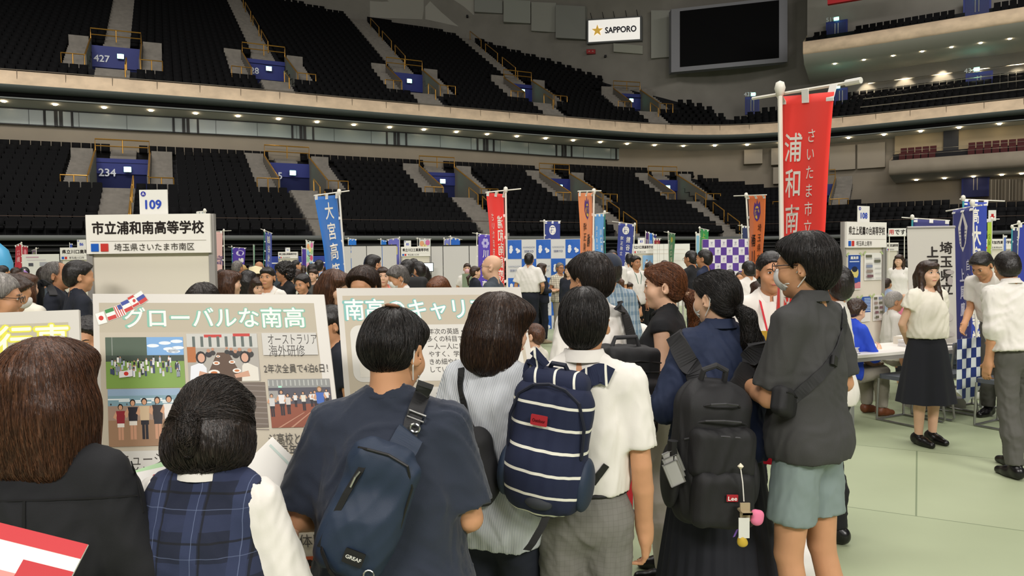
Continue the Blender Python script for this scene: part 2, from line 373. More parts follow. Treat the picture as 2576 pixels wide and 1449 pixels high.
# boxes standing out of the wall behind the lower stand
for i, (x0, x1, za, zb, dep) in enumerate(((1872, 1918, 9.5, 10.7, .7), (1940, 2010, 9.3, 10.7, .9), (1945, 2012, 7.7, 9.1, .7), (2085, 2150, 8.6, 10.6, .35), (2155, 2225, 8.6, 10.6, .35))):
    sa, sb = s_of(x0, 10, 1.5), s_of(x1, 10, 1.5); A_ = [P3(s, wall_l(s)-d_, z) for d_ in (dep, -.1) for s in (sa, sb) for z in (za, zb)]
    MB().add(A_, [(0, 1, 3, 2), (4, 6, 7, 5), (0, 4, 5, 1), (2, 3, 7, 6), (0, 2, 6, 4), (1, 5, 7, 3)]).build('trim_%d' % (80+i), mat('wall_box', '9A9182', .9))['kind'] = 'structure'
# raised acoustic panels on the upper wall
def wall_panel(x0, y0, x1, y1, dep, name, material, t=None):
    # a slab on the wall, between four picture corners (x0,y0 top left; x1,y1 bottom right)
    res = []
    for (x, y) in ((x0, y0[0]), (x1, y0[1]), (x1, y1[1]), (x0, y1[0])):
        prev = None
        for tt in np.arange(45, 110, .2):
            p = at(x, y, tt); s, u = su(p); e = u-wall_u(s)
            if prev is not None and prev < 0 <= e: break
            prev = e
        res.append(at(x, y, tt))
    return res
def slab(res, dep, off=0):
    n = np.cross(res[1]-res[0], res[3]-res[0]); n /= np.linalg.norm(n)
    if n@(CAM-res[0]) < 0: n = -n
    A = [p+n*(dep+off) for p in res]; B = [p+n*off-n*.05 for p in res]
    mb = MB(); mb.add(A+B, [(0, 1, 2, 3), (0, 4, 5, 1), (1, 5, 6, 2), (2, 6, 7, 3), (3, 7, 4, 0)]); return mb, A, n
for i, (x0, y0, x1, y1, c, dep) in enumerate([(1195, (0, 6), 1265, (34, 38), '9A9B95', .5), (1268, (4, 8), 1335, (60, 64), '9EA098', .6), (1338, (8, 10), 1400, (80, 84), 'A0A098', .4), (1405, (18, 22), 1478, (100, 104), '94958F', .7),
        (1545, (112, 118), 1618, (133, 139), 'A4A498', .4), (1640, (30, 30), 1690, (150, 146), 'A4A49C', .5), (930, (-20, -16), 1065, (45, 50), 'ACA9A0', .1), (1070, (-12, -8), 1192, (50, 76), 'B0ADA4', .15)]):
    mb, A, n = slab(wall_panel(x0, y0, x1, y1, 0, '', None), dep); mb.build('trim_%d' % (10+i), mat('wall_panel_%d' % i, c, .9))['kind'] = 'structure'
# the dark video screen in its grey housing
res = wall_panel(1674, (46, 14), 1956, (199, 173), 0, '', None)
scr = empty('video_screen', res[3], 0, 'huge dark video screen in a grey housing high on the end wall', 'screen')
def world_child(o, parent): o.matrix_parent_inverse = Matrix.Translation(-parent.location); return o
mb, A, n = slab(res, .9, 1.6); world_child(mb.build('housing', mat('screen_housing', '8A8A90', .7), scr), scr)
fr = lambda a, b: A[0]*(1-a)*(1-b)+A[1]*a*(1-b)+A[2]*a*b+A[3]*(1-a)*b
mb, A2, _ = slab([fr(.075, .05), fr(.925, .05), fr(.925, .93), fr(.075, .93)], .05, .02); world_child(mb.build('display_panel', mat('screen_black', '08080A', .7, spec=.1), scr), scr)
# the backlit beer sign
res = wall_panel(1480, (53, 44), 1617, (114, 106), 0, '', None)
sg = empty('advertising_sign', res[3], 0, 'white advertising sign with a gold star and black lettering on the end wall', 'sign')
mb, A, n = slab(res, .5); world_child(mb.build('sign_box', mat('sign_frame', '6A6C6C', .5), sg), sg)
wS, hS = np.linalg.norm(A[1]-A[0]), np.linalg.norm(A[3]-A[0])
sf = lambda u, v, l: A[0]*(1-u/wS)*(1-v/hS)+A[1]*u/wS*(1-v/hS)+A[2]*u/wS*v/hS+A[3]*(1-u/wS)*v/hS+n*(l*4+.02)
sh = Sheet(sf, .004); mw = print_mat('sign_face_print'); mwb = mw.node_tree; _b0 = mwb.nodes['Principled BSDF']; mwb.links.new(mwb.nodes['Attribute'].outputs['Color'], _b0.inputs['Emission Color']); _b0.inputs['Emission Strength'].default_value = .42
sh.rect(.03*wS, .06*hS, .97*wS, .94*hS, 'E4E0D8'); world_child(sh.flush('sign_face', sg, mw), sg)
st = [(wS*.2+(.16 if i % 2 else .40)*hS*.62*sin(i*pi/5), hS*.5-(.16 if i % 2 else .40)*hS*.62*cos(i*pi/5)) for i in range(10)]
sh.poly(st, 'B8923C'); world_child(sh.flush('star_emblem', sg, mw), sg)
sh.text(wS*.35, hS*.36, 'SAPPORO', hS*.34, '1A1A1E', .03, fit=wS*.56); world_child(sh.flush('lettering', sg, mw), sg)
for q in (.08, .3, .5, .72, .92):
    p = A[0]*(1-q)+A[1]*q; MB().tube([p-n*.3+np.array((0, 0, .05)), p+n*.25+np.array((0, 0, .5))], .03, 6).build('lamp_arm', M_BLACK, sg).matrix_parent_inverse = Matrix.Translation(-sg.location)
# small things on that wall
def wallbox(x, y, w, h, name, label, cat, material, dep=.35):
    r = wall_panel(x-w/2, (y-h/2, y-h/2), x+w/2, (y+h/2, y+h/2), 0, '', None); mb, A, n = slab(r, dep, .12); o = mb.build(name, material); return tag(o, label, cat), A, n
o, A, n = wallbox(1488, 133, 22, 11, 'warning_lamp_box', 'small red box with two lamps under the star sign', 'wall box', mat('red_box', 'A01818', .5))
for q in (.3, .7):
    c = A[0]*(1-q)+A[1]*q; c = (c+A[3]*(1-q)+A[2]*q)/2; MB().lathe([(0.001, -.05), (.09, -.03), (.09, .03), (.001, .06)], 10, c).build('lamp', mat('pale_lens', 'D8B0A8', .3), o)
for i, (x, y) in enumerate(((1176, 44), (1522, 144))): wallbox(x, y, 5, 5, 'wall_speaker', ('small black speaker on the upper wall above the third stair', 'small black speaker on the wall below the advertising sign')[i], 'speaker', M_BLACK)
# red hanging advertising sign at the top right
res = [at(2083, -40, 58), at(2300, -56, 55), at(2300, -22, 55), at(2083, 14, 58)]
mb, A, n = slab(res, .3); o = mb.build('advertising_sign', mat('red_sign', 'B4141E', .5)); tag(o, 'red advertising sign at the upper right edge above the top balcony', 'sign')
MB().tube([A[0], A[0]+np.array((0, 0, 25))], .03, 6).build('hanging_cable', M_BLACK, o)
MB().tube([A[1], A[1]+np.array((0, 0, 25))], .03, 6).build('hanging_cable', M_BLACK, o)
for j in range(5):
    u_ = .9+j*1.52
    sweep('trim_%d' % (34+j), lambda s: [(u_, zu(u_)+.85), (u_+.05, zu(u_)+.92), (u_+.06, zu(u_)+.85)], mat('rail_pale', 'A8A094', .35, metal=.4), s0=S_C+1, s1=SMAX-1)
# ---------------------------------------------------------------- the top balcony on the right (third tier)
S3 = s_of(2020, 18.6, 0); ZB = 18.6
rng = dict(s0=S3, s1=SMAX-1)
sweep('trim_30', lambda s: [(.5, ZB+.3), (.45, ZB+.46), (.1, ZB+.46), (0, ZB-.42), (.2, ZB-.55)], M_CONC, **rng)
sweep('ceiling_upper_right', lambda s: [(.2, ZB-.55), (1.2, ZB-1.15), (wall_u(s), ZB-1.35)], M_SOFF, **rng)
sweep('floor_top_balcony', lambda s: [(.5, ZB), (1.3, ZB), (1.3, ZB+.5), (2.1, ZB+.5), (2.1, ZB+1), (2.9, ZB+1), (2.9, ZB+1.5), (4.2, ZB+1.5)], M_TERR, **rng)
sweep('wall_top_balcony', lambda s: [(4.2, ZB), (4.2, 48)], M_WALL, **rng)
mb = MB(); a0 = P3(S3, 0, ZB-.5); a1 = P3(S3, 4.3, ZB-.5)
mb.quad(a0, a1, a1+np.array((0, 0, 2.6)), a0+np.array((0, 0, .9))); mb.quad(P3(S3, .2, ZB-.55), P3(S3, wall_u(S3), ZB-1.4), P3(S3, wall_u(S3), ZB+.1), P3(S3, .2, ZB+.1))
mb.build('wall_balcony_end', M_CONC)['kind'] = 'structure'
# the box-seat balcony on the right
S4 = s_of(2236, 8.3, -1.5)
rng4 = dict(s0=S4, s1=SMAX-1)
sweep('trim_31', lambda s: [(-1.2, 8.4), (-1.25, 8.72), (-1.4, 8.72), (-1.5, 7.75), (-1.2, 7.6)], mat('box_fascia', '8E8474', .8, noise=.1, nscale=1), **rng4)
sweep('ceiling_box_seats', lambda s: [(-1.2, 7.6), (1.5, 7.3), (4, 7.25)], M_SOFF, **rng4)
sweep('floor_box_seats', lambda s: [(-1.2, 8.4), (-.2, 8.4), (-.2, 8.9), (.7, 8.9), (.7, 9.4), (1.6, 9.4)], M_TERR, **rng4)
sweep('wall_box_seats', lambda s: [(1.6, 8.4), (1.6, 11.1)], mat('warm_wall', '9C8C6E', .9), **rng4)
mb = MB(); q0, q1 = P3(S4, -1.4, 7.7), P3(S4, 1.7, 7.4); mb.quad(q0, q1, q1+np.array((0, 0, 2.2)), q0+np.array((0, 0, 1.0))); mb.build('wall_box_end', M_CONC)['kind'] = 'structure'
def seat_rows(mb, s0, s1, u, z, pitch=.5, skip=()):
    for s in np.arange(s0, s1, pitch):
        if any(abs(s-a) < w for a, w in skip): continue
        a = math.atan2(*(cur(s+.1)-cur(s-.1))[::-1]); Rz = np.array(Matrix.Rotation(a, 3, 'Z'))
        mb.box(P3(s, u+.3, z+.62), (.215, .04, .26), Rz); mb.box(P3(s, u+.16, z+.42), (.2, .09, .05), Rz)
mb = MB()
for r in range(2): seat_rows(mb, S4+.8, SMAX-1.2, -.9+r*.9, 8.4+.5*r, skip=((s_of(2392, 9, 0), .9),))
o = mb.build('box_seats', M_SEATR); tag(o, 'rows of dark red seats in the low balcony at the right', 'seats', kind='stuff')
MB().box(P3(s_of(2392, 9.5, 1.5), 1.5, 9.9), (.5, .12, 1.15), np.array(Matrix.Rotation(math.atan2(*(cur(s_of(2392, 9.5, 1.5)+.1)-cur(s_of(2392, 9.5, 1.5)-.1))[::-1]), 3, 'Z'))).build('door_20', M_BLACK)['kind'] = 'structure'
for j, (u, z) in enumerate(((-1.2, 9.05), (-.25, 9.5))):
    sweep('trim_%d' % (32+j), lambda s: [(u, z), (u+.05, z+.03), (u+.06, z)], mat('rail_pale', 'A8A094', .35, metal=.4), **rng4)
mb = MB()
for r in range(3): seat_rows(mb, S3+.8, SMAX-1.2, .75+r*.8, ZB+.5*r-.1, skip=((s_of(2105, ZB, 2), 1.0), (s_of(2455, ZB, 2), 1.2)))
o = mb.build('balcony_seats', M_SEAT); tag(o, 'rows of black seats in the topmost balcony at the right', 'seats', kind='stuff')
# ---------------------------------------------------------------- stairs, blue entrances, rails, exit lamps
EXC = []          # (tier, s, half width, u range) kept free of seats
ordw = ('first', 'second', 'third', 'fourth', 'fifth', 'sixth')
def stair(tier, s, u0, u1, zf, half, name, n_rail=0, lab=''):
    mb = MB(); nn = nrm(s); tt = np.array((nn[1], -nn[0])); a = math.atan2(tt[1], tt[0]); Rz = np.array(Matrix.Rotation(a, 3, 'Z'))
    for u in np.arange(u0, u1, TR/2): mb.box(P3(s, u+TR/2, zf(u)+.02), (half, TR/2, .22), Rz)
    mb.build(name, M_STEP)['kind'] = 'structure'; EXC.append((tier, s, half+.18, u0-.3, u1+.3))
DN = [0]
def entrance(tier, x, ypx, zf, lab, num='', du=3.6, half=1.55, wingw=1.15):
    h_ = hit(x, ypx, lambda u: zf(u)); s, u0 = h_[0], h_[1]      # lower lip of the opening
    nn = nrm(s); tt = np.array((nn[1], -nn[0])); a = math.atan2(tt[1], tt[0]); Rz = np.array(Matrix.Rotation(a, 3, 'Z'))
    L = lambda a_, u, z: P3(s, u, z)+np.array((tt[0]*a_, tt[1]*a_, 0))
    u1 = u0+du; z0, z1 = zf(u0), zf(u1); DN[0] += 1
    d = empty('door_%d' % DN[0], P3(s, u0, z0), a); d['kind'] = 'structure'
    Mi = Matrix.Translation(-Vector(P3(s, u0, z0))); Mi = Matrix.Rotation(-a, 4, 'Z') @ Mi
    def part(mb, name, m): o = mb.build(name, m, d); o.matrix_parent_inverse = Mi; return o
    wl = mat('entrance_wall', '6F6A62', .85)
    for sg_ in (-1, 1):
        mb = MB(); A_ = [L(sg_*half, u0-.15, z0-.3), L(sg_*half, u1, z0-.3), L(sg_*half, u1, z1+.55), L(sg_*half, u0-.15, z0+.75)]
        B_ = [p+np.array((tt[0], tt[1], 0))*sg_*.14 for p in A_]; mb.add(A_+B_, [(0, 1, 2, 3), (7, 6, 5, 4), (0, 4, 5, 1), (1, 5, 6, 2), (2, 6, 7, 3), (3, 7, 4, 0)]); part(mb, 'side_wall', wl)
        mb = MB()
        for u in np.arange(u0-.1, u1-.3, TR/2): mb.box(L(sg_*(half+.16+wingw/2), u+TR/2, zf(u)+.04), (wingw/2, TR/2, .2), Rz)
        mb.box(L(sg_*(half+.16+wingw/2), u1-.05, zf(u1)+.25), (wingw/2, .06, .45), Rz)
        part(mb, 'side_steps', M_STEP)
        mb = MB(); mb.tube([L(sg_*(half+.07), u0-.1, z0+.8), L(sg_*(half+.07), u1, z1+.6)], .05, 6); part(mb, 'coping_rail', M_BRASS)
    op = z0+(1.35 if tier == 'l' else .9); mb = MB(); mb.box(L(0, u1-.1, (op+z1+.15)/2), (half, .05, (z1+.15-op)/2), Rz); part(mb, 'blue_panel', M_BLUE)
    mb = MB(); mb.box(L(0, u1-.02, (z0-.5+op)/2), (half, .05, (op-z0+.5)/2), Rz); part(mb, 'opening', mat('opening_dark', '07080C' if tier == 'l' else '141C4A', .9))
    mb = MB(); mb.box(L(0, (u0+u1)/2, z0-.32), (half, du/2+.1, .05), Rz); part(mb, 'landing', M_STEP)
    if num:
        sh = Sheet(lambda u, v, l: L(u, u1-.2-l, z1-.1-v), .002); sh.text(-half*.92, .30, num, .62, 'D8DCE4', .02); o = sh.flush('number_lettering', d); o.matrix_parent_inverse = Mi
    EXC.append((tier, s, half+.35+wingw, u0-.55, u1+.25)); 
    ex = empty('exit_sign', L(.25, u1-.35, z1-.5), a, 'small lit green exit sign in the %s blue entrance of the %s stand' % lab, 'exit sign', 'lit exit signs')
    MB().box((0, 0, 0), (.2, .06, .16)).build('case', M_WHITE, ex); MB().box((0, -.07, 0), (.18, .012, .14)).build('lit_panel', M_EXIT, ex)
    def rail(pts, where, posts=()):
        o = empty('guard_rail', pts[0], 0, 'brass guard rail %s the %s blue entrance of the %s stand' % ((where,)+lab), 'guard rail', 'brass guard rails on the stands')
        P = [np.array(p)-np.array(pts[0]) for p in pts]; MB().tube(P, .042, 6).build('top_tube', M_BRASS, o)
        for q in posts: MB().tube([np.array(q[0])-np.array(pts[0]), np.array(q[1])-np.array(pts[0])], .035, 6).build('post', M_BRASS, o)
        return o
    rail([L(-half-.05, u1+.05, z1+.5), L(-half-.05, u1+.05, z1+1.3), L(half+.05, u1+.05, z1+1.3), L(half+.05, u1+.05, z1+.5)], 'above', [(L(-half, u1+.05, z1+.9), L(half, u1+.05, z1+.9)), (L(0, u1+.05, z1+.5), L(0, u1+.05, z1+1.3))])
    for sg_, w in ((-1, 'left of'), (1, 'right of')):
        b = sg_*(half+.1); c_ = sg_*(half+1.35)
        rail([L(b, u0-.2, z0-.1), L(b, u0-.2, z0+.75), L(c_, u0-.2, z0+.75), L(c_, u0-.2, z0-.1)], w, [(L((b+c_)/2, u0-.2, z0-.1), L((b+c_)/2, u0-.2, z0+.75))])
    rail([L(half*.5, u0-1.3, zf(u0-1.3)+.1), L(half*.5, u0-1.3, zf(u0-1.3)+.85), L(half*.5, u0+.2, zf(u0+.2)+.75), L(half*.5, u0+.2, zf(u0+.2)-.3)], 'on the steps below')
    return s, u0, u1
for i, (num, x, y) in enumerate(names_u):
    s, u0, u1 = entrance('u', x, y, zu, (ordw[i], 'upper'), num, half=1.45 if i < 3 else 1.3)
    stair('u', s, .5, u0-.2, zu, .95, 'trim_%d' % (40+i)); stair('u', s, u1+.2, umax_u(s)-.2, zu, .8, 'trim_%d' % (50+i))
    if i > 0:
        nn = nrm(s); tt = np.array((nn[1], -nn[0])); n = 0
        for ua in np.arange(u1+1.6, umax_u(s)-2, 3.6):
            if n > (3 if i < 4 else 0): break
            Q = lambda u, z: P3(s, u, z)+np.array((tt[0]*.6, tt[1]*.6, 0))
            P = [Q(ua, zu(ua)+.2), Q(ua, zu(ua)+1.05), Q(ua+2.6, zu(ua+2.6)+1.05), Q(ua+2.6, zu(ua+2.6)+.2)]
            o = empty('handrail', P[0], 0, 'sloping brass handrail on the %s upper stair, %s of the flight' % (ordw[i], ('lowest', 'second from the bottom', 'third from the bottom', 'highest')[n]), 'handrail', 'brass handrails on the upper stairs')
            MB().tube([p-P[0] for p in P], .04, 6).build('tube', M_BRASS, o); n += 1
for i, (num, x, y) in enumerate(names_l):
    s, u0, u1 = entrance('l', x, y, zl, (ordw[i], 'lower'), num, half=1.4 if i < 2 else 1.3, du=4.4)
    stair('l', s, UL0+.4, u0-.2, zl, .8, 'trim_%d' % (60+i))
    if umax_l(s)-u1 > .6: stair('l', s, u1+.2, umax_l(s), zl, .7, 'trim_%d' % (70+i))
    nn = nrm(s); tt = np.array((nn[1], -nn[0]))
    for n, ua in enumerate((UL0+.6, UL0+2.6)):
        if ua+1.6 > u0-.8: break
        Q = lambda u, z: P3(s, u, z)+np.array((tt[0]*.7, tt[1]*.7, 0))
        P = [Q(ua, zl(ua)+.1), Q(ua, zl(ua)+1.0), Q(ua+1.5, zl(ua+1.5)+1.0), Q(ua+1.5, zl(ua+1.5)+.1)]
        o = empty('handrail', P[0], 0, 'sloping brass handrail on the %s lower stair, %s one' % (ordw[i], ('bottom', 'next to the bottom')[n]), 'handrail', 'brass handrails on the lower stairs')
        MB().tube([p-P[0] for p in P], .04, 6).build('tube', M_BRASS, o)
# blue doors of the right-hand stands with their numbers
def blue_door(x, y, w, h, num, nx, ny, t, lab, ex):
    DN[0] += 1
    c = at(x, y, t); s, u = su(c); a = math.atan2(*(cur(s+.1)-cur(s-.1))[::-1]); k = t/F_PX
    d = empty('door_%d' % DN[0], c, a); d['kind'] = 'structure'
    MB().box((0, 0, 0), (w*k/2, .12, h*k/2)).build('blue_panel', M_BLUE, d)
    MB().box((0, -.13, -.1), (w*k/2*.86, .02, h*k/2*.86)).build('leaf', mat('door_leaf_blue', '18225E', .6), d)
    for q in (-.12, .12): MB().tube([(q, -.2, -.5), (q, -.2, .5)], .03, 6).build('handle', mat('handle_pale', 'C8C4BC', .3, metal=.5), d)
    if num:
        sh = Sheet(lambda u, v, l: (u, -.2-l, -v), .003); sh.text((nx-x)*k, (y-ny)*-k-.25, num, .5, 'C8CCD0', .01); sh.flush('number_lettering', d)
    e = empty('exit_sign', at(ex[0], ex[1], t-.4), a, 'small round lit exit lamp %s' % lab, 'exit sign', 'lit exit signs')
    MB().box((0, .08, 0), (.2, .05, .16)).build('case', M_WHITE, e); MB().lathe([(.001, -.05), (.2, -.03), (.2, .03), (.001, .05)], 12).build('lit_panel', M_EXIT, e)
blue_door(1892, 266, 34, 44, '432', 1872, 238, 66.5, 'above the door beside the end of the upper stand', (1895, 237))
blue_door(2116, 244, 30, 44, '', 0, 0, 63, 'behind the big red banner', (2107, 218))
blue_door(2463, 208, 58, 52, '434', 2431, 176, 58.5, 'above the right-hand door of the second balcony', (2457, 174))
blue_door(2105, 75, 50, 44, '519', 2081, 49, 63.0, 'above the left-hand door of the topmost balcony', (2104, 47))
blue_door(2458, 15, 60, 50, '', 0, 0, 57.0, 'above the right-hand door of the topmost balcony', (2452, -18))
blue_door(2454, 462, 60, 66, '240', 2432, 440, 56.5, 'beside the number under the box balcony', (2455, 440))
# wall under the box balcony and a pleated curtain at its right
# downlights under the balconies
n = 0
def downlight(p, lab, r=.1):
    o = MB().lathe([(.001, .03), (r, .02), (r*1.15, 0), (r*.9, -.015), (.001, -.02)], 10, (0, 0, 0)).build('downlight', M_LAMP); o.location = p; return tag(o, lab, 'downlight', 'downlights under the ' + lab.split('under the ')[1])
for s in np.arange(1.2, SMAX-1, 2.55):
    um = min(max(umax_l(s), 1.2), 2); q = .55+.30*(um-.55)
    downlight(P3(s, q, 11.1-.25*(q-.55)/(um-.55)-.04), 'small round downlight in the long row under the upper stand')
for x in np.linspace(2100, 2540, 7): downlight(P3(s_of(x, ZB-1.2, 2), 2.0, ZB-1.22), 'small round downlight in the short row under the topmost balcony')
for x in np.linspace(2080, 2560, 6):
    q = P3(s_of(x, ZB-1.2, 5), 5.4, ZB-1.5); d = bpy.data.lights.new('downlight_beam', 'SPOT'); d.energy = 260; d.spot_size = R_(75); d.spot_blend = .3; d.color = (1, .85, .62); d.shadow_soft_size = .1; l = bpy.data.objects.new('downlight_beam', d); l.location = q; COL.objects.link(l)
for x in (2305, 2376, 2449, 2520, 2570): downlight(P3(s_of(x, 7.3, 1), 1.0, 7.30), 'small round downlight in the short row under the box balcony')
# pleated curtain
cs = [at(x, 478, 53+.15*sin(x*.9)) for x in np.arange(2488, 2600, 2.5)]
mb = MB(); top = [p+np.array((0, 0, .75)) for p in cs]; bot = [p-np.array((0, 0, .75)) for p in cs]
for i in range(len(cs)-1): mb.quad(bot[i], bot[i+1], top[i+1], top[i])
tag(mb.build('pleated_curtain', mat('curtain_grey', '8C8270', .9), smooth=True), 'pale pleated curtain under the box balcony at the right edge', 'curtain')
# ---------------------------------------------------------------- seats
def free(tier, s, u): return not any(t == tier and abs(s-a) < w and u0-.2 < u < u1 for t, a, w, u0, u1 in EXC)
slots = []
for tier, u0, n, zf, um in (('l', UL0+.3, NL, zl, umax_l), ('u', .5, NU, zu, umax_u)):
    for r in range(n):
        u = u0+r*TR; L = np.arange(.3, SMAX-.6, .52)
        for s in L:
            if u+.75 > um(s) or not free(tier, s, u+.3): continue
            i = int(s/DS); p = np.array((*(CUR[i]+(CUR[min(i+1, NS-1)]-CUR[i])*(s/DS-i)+NRM[i]*(u+.42)), zf(u)))
            px, py, t = proj(p+np.array((0, 0, .6)))
            if -60 < px < 2640 and -40 < py < 660: slots.append((t, px, py, p, math.atan2(T_[i, 1], T_[i, 0]), tier))
def seat_geo():
    mb = MB(); mb.rbox((0, .05, .66), (.235, .035, .27), .03, np.array(Matrix.Rotation(R_(-12), 3, 'X')) @ np.eye(3)); return mb
vis = [q for q in slots if 0 < q[1] < 2576 and 380 < q[2] < 596 and q[5] == 'l' and not (215 < q[1] < 545 and q[2] > 530) and not (350 < q[1] < 425 and q[2] > 470)]
vis.sort(key=lambda q: q[0]); near = vis[:300]; nid = {id(q) for q in near}
base = empty('stadium_seat', near[0][3], near[0][4])
rx = np.array(Matrix.Rotation(R_(-10), 3, 'X'))
bk_ = MB(); bk_.rbox((0, .0, 0), (.235, .26, .035), .05, np.array(Matrix.Rotation(R_(80), 3, 'X'))); bk_.v = [(x, y+.05, z+.64) for x, y, z in bk_.v]
bk_.build('backrest', M_SEAT, base)
MB().rbox((0, -.10, .44), (.225, .12, .05), .05, np.array(Matrix.Rotation(R_(28), 3, 'X'))).build('seat_pan', M_SEAT, base)
MB().box((-.252, .03, .3), (.006, .03, .3)).build('bracket', M_BLACK, base)
MB().box((-.248, -.08, .58), (.009, .12, .015)).build('armrest', mat('armrest_dark', '2A2A2C', .5), base)
sl = 'black folding stadium seat in the frontmost rows of the lower stand'
tag(base, sl, 'seat', 'stadium seats of the lower stand front rows')
for q in near[1:]:
    c = copy_tree(base); c.location = q[3]; c.rotation_euler = (0, 0, q[4])
# everything farther: one mass
tv = np.array([(x, y, z) for x in (-.235, .235) for y in (-.035, .035) for z in (.38, .9)]); tv[:, 1] += (tv[:, 2]-.64)*.18+.05
tv2 = np.array([(x, y, z) for x in (-.225, .225) for y in (-.2, .0) for z in (.38, .48)]); tv2[:, 2] -= (tv2[:, 1]+.1)*.5
bf = np.array([(0, 1, 3, 2), (4, 6, 7, 5), (0, 4, 5, 1), (2, 3, 7, 6), (0, 2, 6, 4), (1, 5, 7, 3)])
for tier, lab in (('l', 'the mass of black seats filling the rest of the lower stand'), ('u', 'the mass of black seats filling the upper stand')):
    rest = [q for q in slots if id(q) not in nid and q[5] == tier]
    TV = np.vstack([tv, tv2]); FQ = np.vstack([bf, bf+8])
    P = np.array([q[3] for q in rest]); A = np.array([q[4] for q in rest]); ca, sa = np.cos(A), np.sin(A)
    V = np.empty((len(rest), 16, 3)); V[:, :, 0] = P[:, None, 0]+ca[:, None]*TV[:, 0]-sa[:, None]*TV[:, 1]; V[:, :, 1] = P[:, None, 1]+sa[:, None]*TV[:, 0]+ca[:, None]*TV[:, 1]; V[:, :, 2] = P[:, None, 2]+TV[:, 2]
    Fq = (FQ[None]+(np.arange(len(rest))*16)[:, None, None]).reshape(-1, 4)
    o = link('stand_seats', np_mesh('stand_seats', V.reshape(-1, 3), Fq), M_SEAT); tag(o, lab, 'seats', kind='stuff')
print('seats', len(slots), 'umax_u', [round(umax_u(s), 1) for s in range(0, int(SMAX), 8)], 'umax_l', [round(umax_l(s), 1) for s in range(0, int(SMAX), 8)])
# ================================================================= people: smooth bodies from blended limbs
V3 = lambda *a: np.array(a, float)
def rotm(ax, deg): return np.array(Matrix.Rotation(R_(deg), 3, ax))
def rc(a, b, ra, rb=None, k=.02, op='u', cut=False): return dict(t='rc', a=np.asarray(a, float), b=np.asarray(b, float), ra=ra, rb=ra if rb is None else rb, k=k, op=op, cut=cut)
def el(c, r, k=.02, op='u', rot=None): return dict(t='el', c=np.asarray(c, float), r=np.asarray(r, float), k=k, op=op, rot=rot)
def bx(c, h, rr=.01, k=.01, op='u', rot=None): return dict(t='bx', c=np.asarray(c, float), h=np.asarray(h, float), rr=rr, k=k, op=op, rot=rot)
def hs(p, n, k=.002): n = np.asarray(n, float); return dict(t='hs', c=np.asarray(p, float), n=n/np.linalg.norm(n), k=k, op='i')     # keeps the side the normal points away from
def xf(prims, M, o=(0, 0, 0)):     # rotate by M and shift by o
    out = []; o = np.asarray(o, float)
    for q in prims:
        q = dict(q)
        if q['t'] == 'rc': q['a'] = M@q['a']+o; q['b'] = M@q['b']+o
        else:
            q['c'] = M@q['c']+o
            if q['t'] == 'hs': q['n'] = M@q['n']
            else: q['rot'] = M if q['rot'] is None else M@q['rot']
        out.append(q)
    return out
def dist(q, X, Y, Z):
    if q['t'] == 'rc':
        a, b = q['a'], q['b']; d = b-a; L2 = d@d+1e-12
        px, py, pz = X-a[0], Y-a[1], Z-a[2]; h = np.clip((px*d[0]+py*d[1]+pz*d[2])/L2, 0, 1)
        r = np.sqrt((px-h*d[0])**2+(py-h*d[1])**2+(pz-h*d[2])**2)-(q['ra']+(q['rb']-q['ra'])*h)
        if q['cut']: L = math.sqrt(L2); r = np.maximum(r, (px*d[0]+py*d[1]+pz*d[2])/L-L)
        return r
    if q['t'] == 'hs': c, n = q['c'], q['n']; return (X-c[0])*n[0]+(Y-c[1])*n[1]+(Z-c[2])*n[2]
    c = q['c']; x, y, z = X-c[0], Y-c[1], Z-c[2]
    if q['rot'] is not None:
        M = q['rot'].T; x, y, z = M[0, 0]*x+M[0, 1]*y+M[0, 2]*z, M[1, 0]*x+M[1, 1]*y+M[1, 2]*z, M[2, 0]*x+M[2, 1]*y+M[2, 2]*z
    if q['t'] == 'el':
        r = q['r']; k0 = np.sqrt((x/r[0])**2+(y/r[1])**2+(z/r[2])**2)+1e-9; k1 = np.sqrt((x/r[0]**2)**2+(y/r[1]**2)**2+(z/r[2]**2)**2)+1e-9
        return k0*(k0-1)/k1
    h = q['h']-q['rr']; ax, ay, az = abs(x)-h[0], abs(y)-h[1], abs(z)-h[2]
    return np.sqrt(np.maximum(ax, 0)**2+np.maximum(ay, 0)**2+np.maximum(az, 0)**2)+np.minimum(np.maximum(ax, np.maximum(ay, az)), 0)-q['rr']
def bounds(q):
    if q['t'] == 'rc': r = max(q['ra'], q['rb']); return np.minimum(q['a'], q['b'])-r, np.maximum(q['a'], q['b'])+r
    h = np.asarray(q['r'] if q['t'] == 'el' else q['h']); r = h if q['rot'] is None else np.abs(q['rot'])@h
    return q['c']-r, q['c']+r
def field(prims, xs, ys, zs):
    D = np.full((len(xs), len(ys), len(zs)), 1.0); G = (xs, ys, zs)
    for q in prims:
        sl = [slice(None)]*3
        if q['t'] != 'hs':
            lo, hi = bounds(q); m = .05+q['k']
            sl = [slice(max(0, np.searchsorted(g, lo[i]-m)), np.searchsorted(g, hi[i]+m)) for i, g in enumerate(G)]
            if any(s.stop <= s.start for s in sl): continue
        X, Y, Z = xs[sl[0]][:, None, None], ys[sl[1]][None, :, None], zs[sl[2]][None, None, :]
        d = dist(q, X, Y, Z); A = D[tuple(sl)]; k = q['k']
        if q['op'] == 'u': h = np.maximum(k-abs(A-d), 0)/k; R = np.minimum(A, d)-h*h*k*.25
        else:
            d2 = -d if q['op'] == 's' else d; h = np.maximum(k-abs(A-d2), 0)/k; R = np.maximum(A, d2)+h*h*k*.25
        D[tuple(sl)] = R
    return D
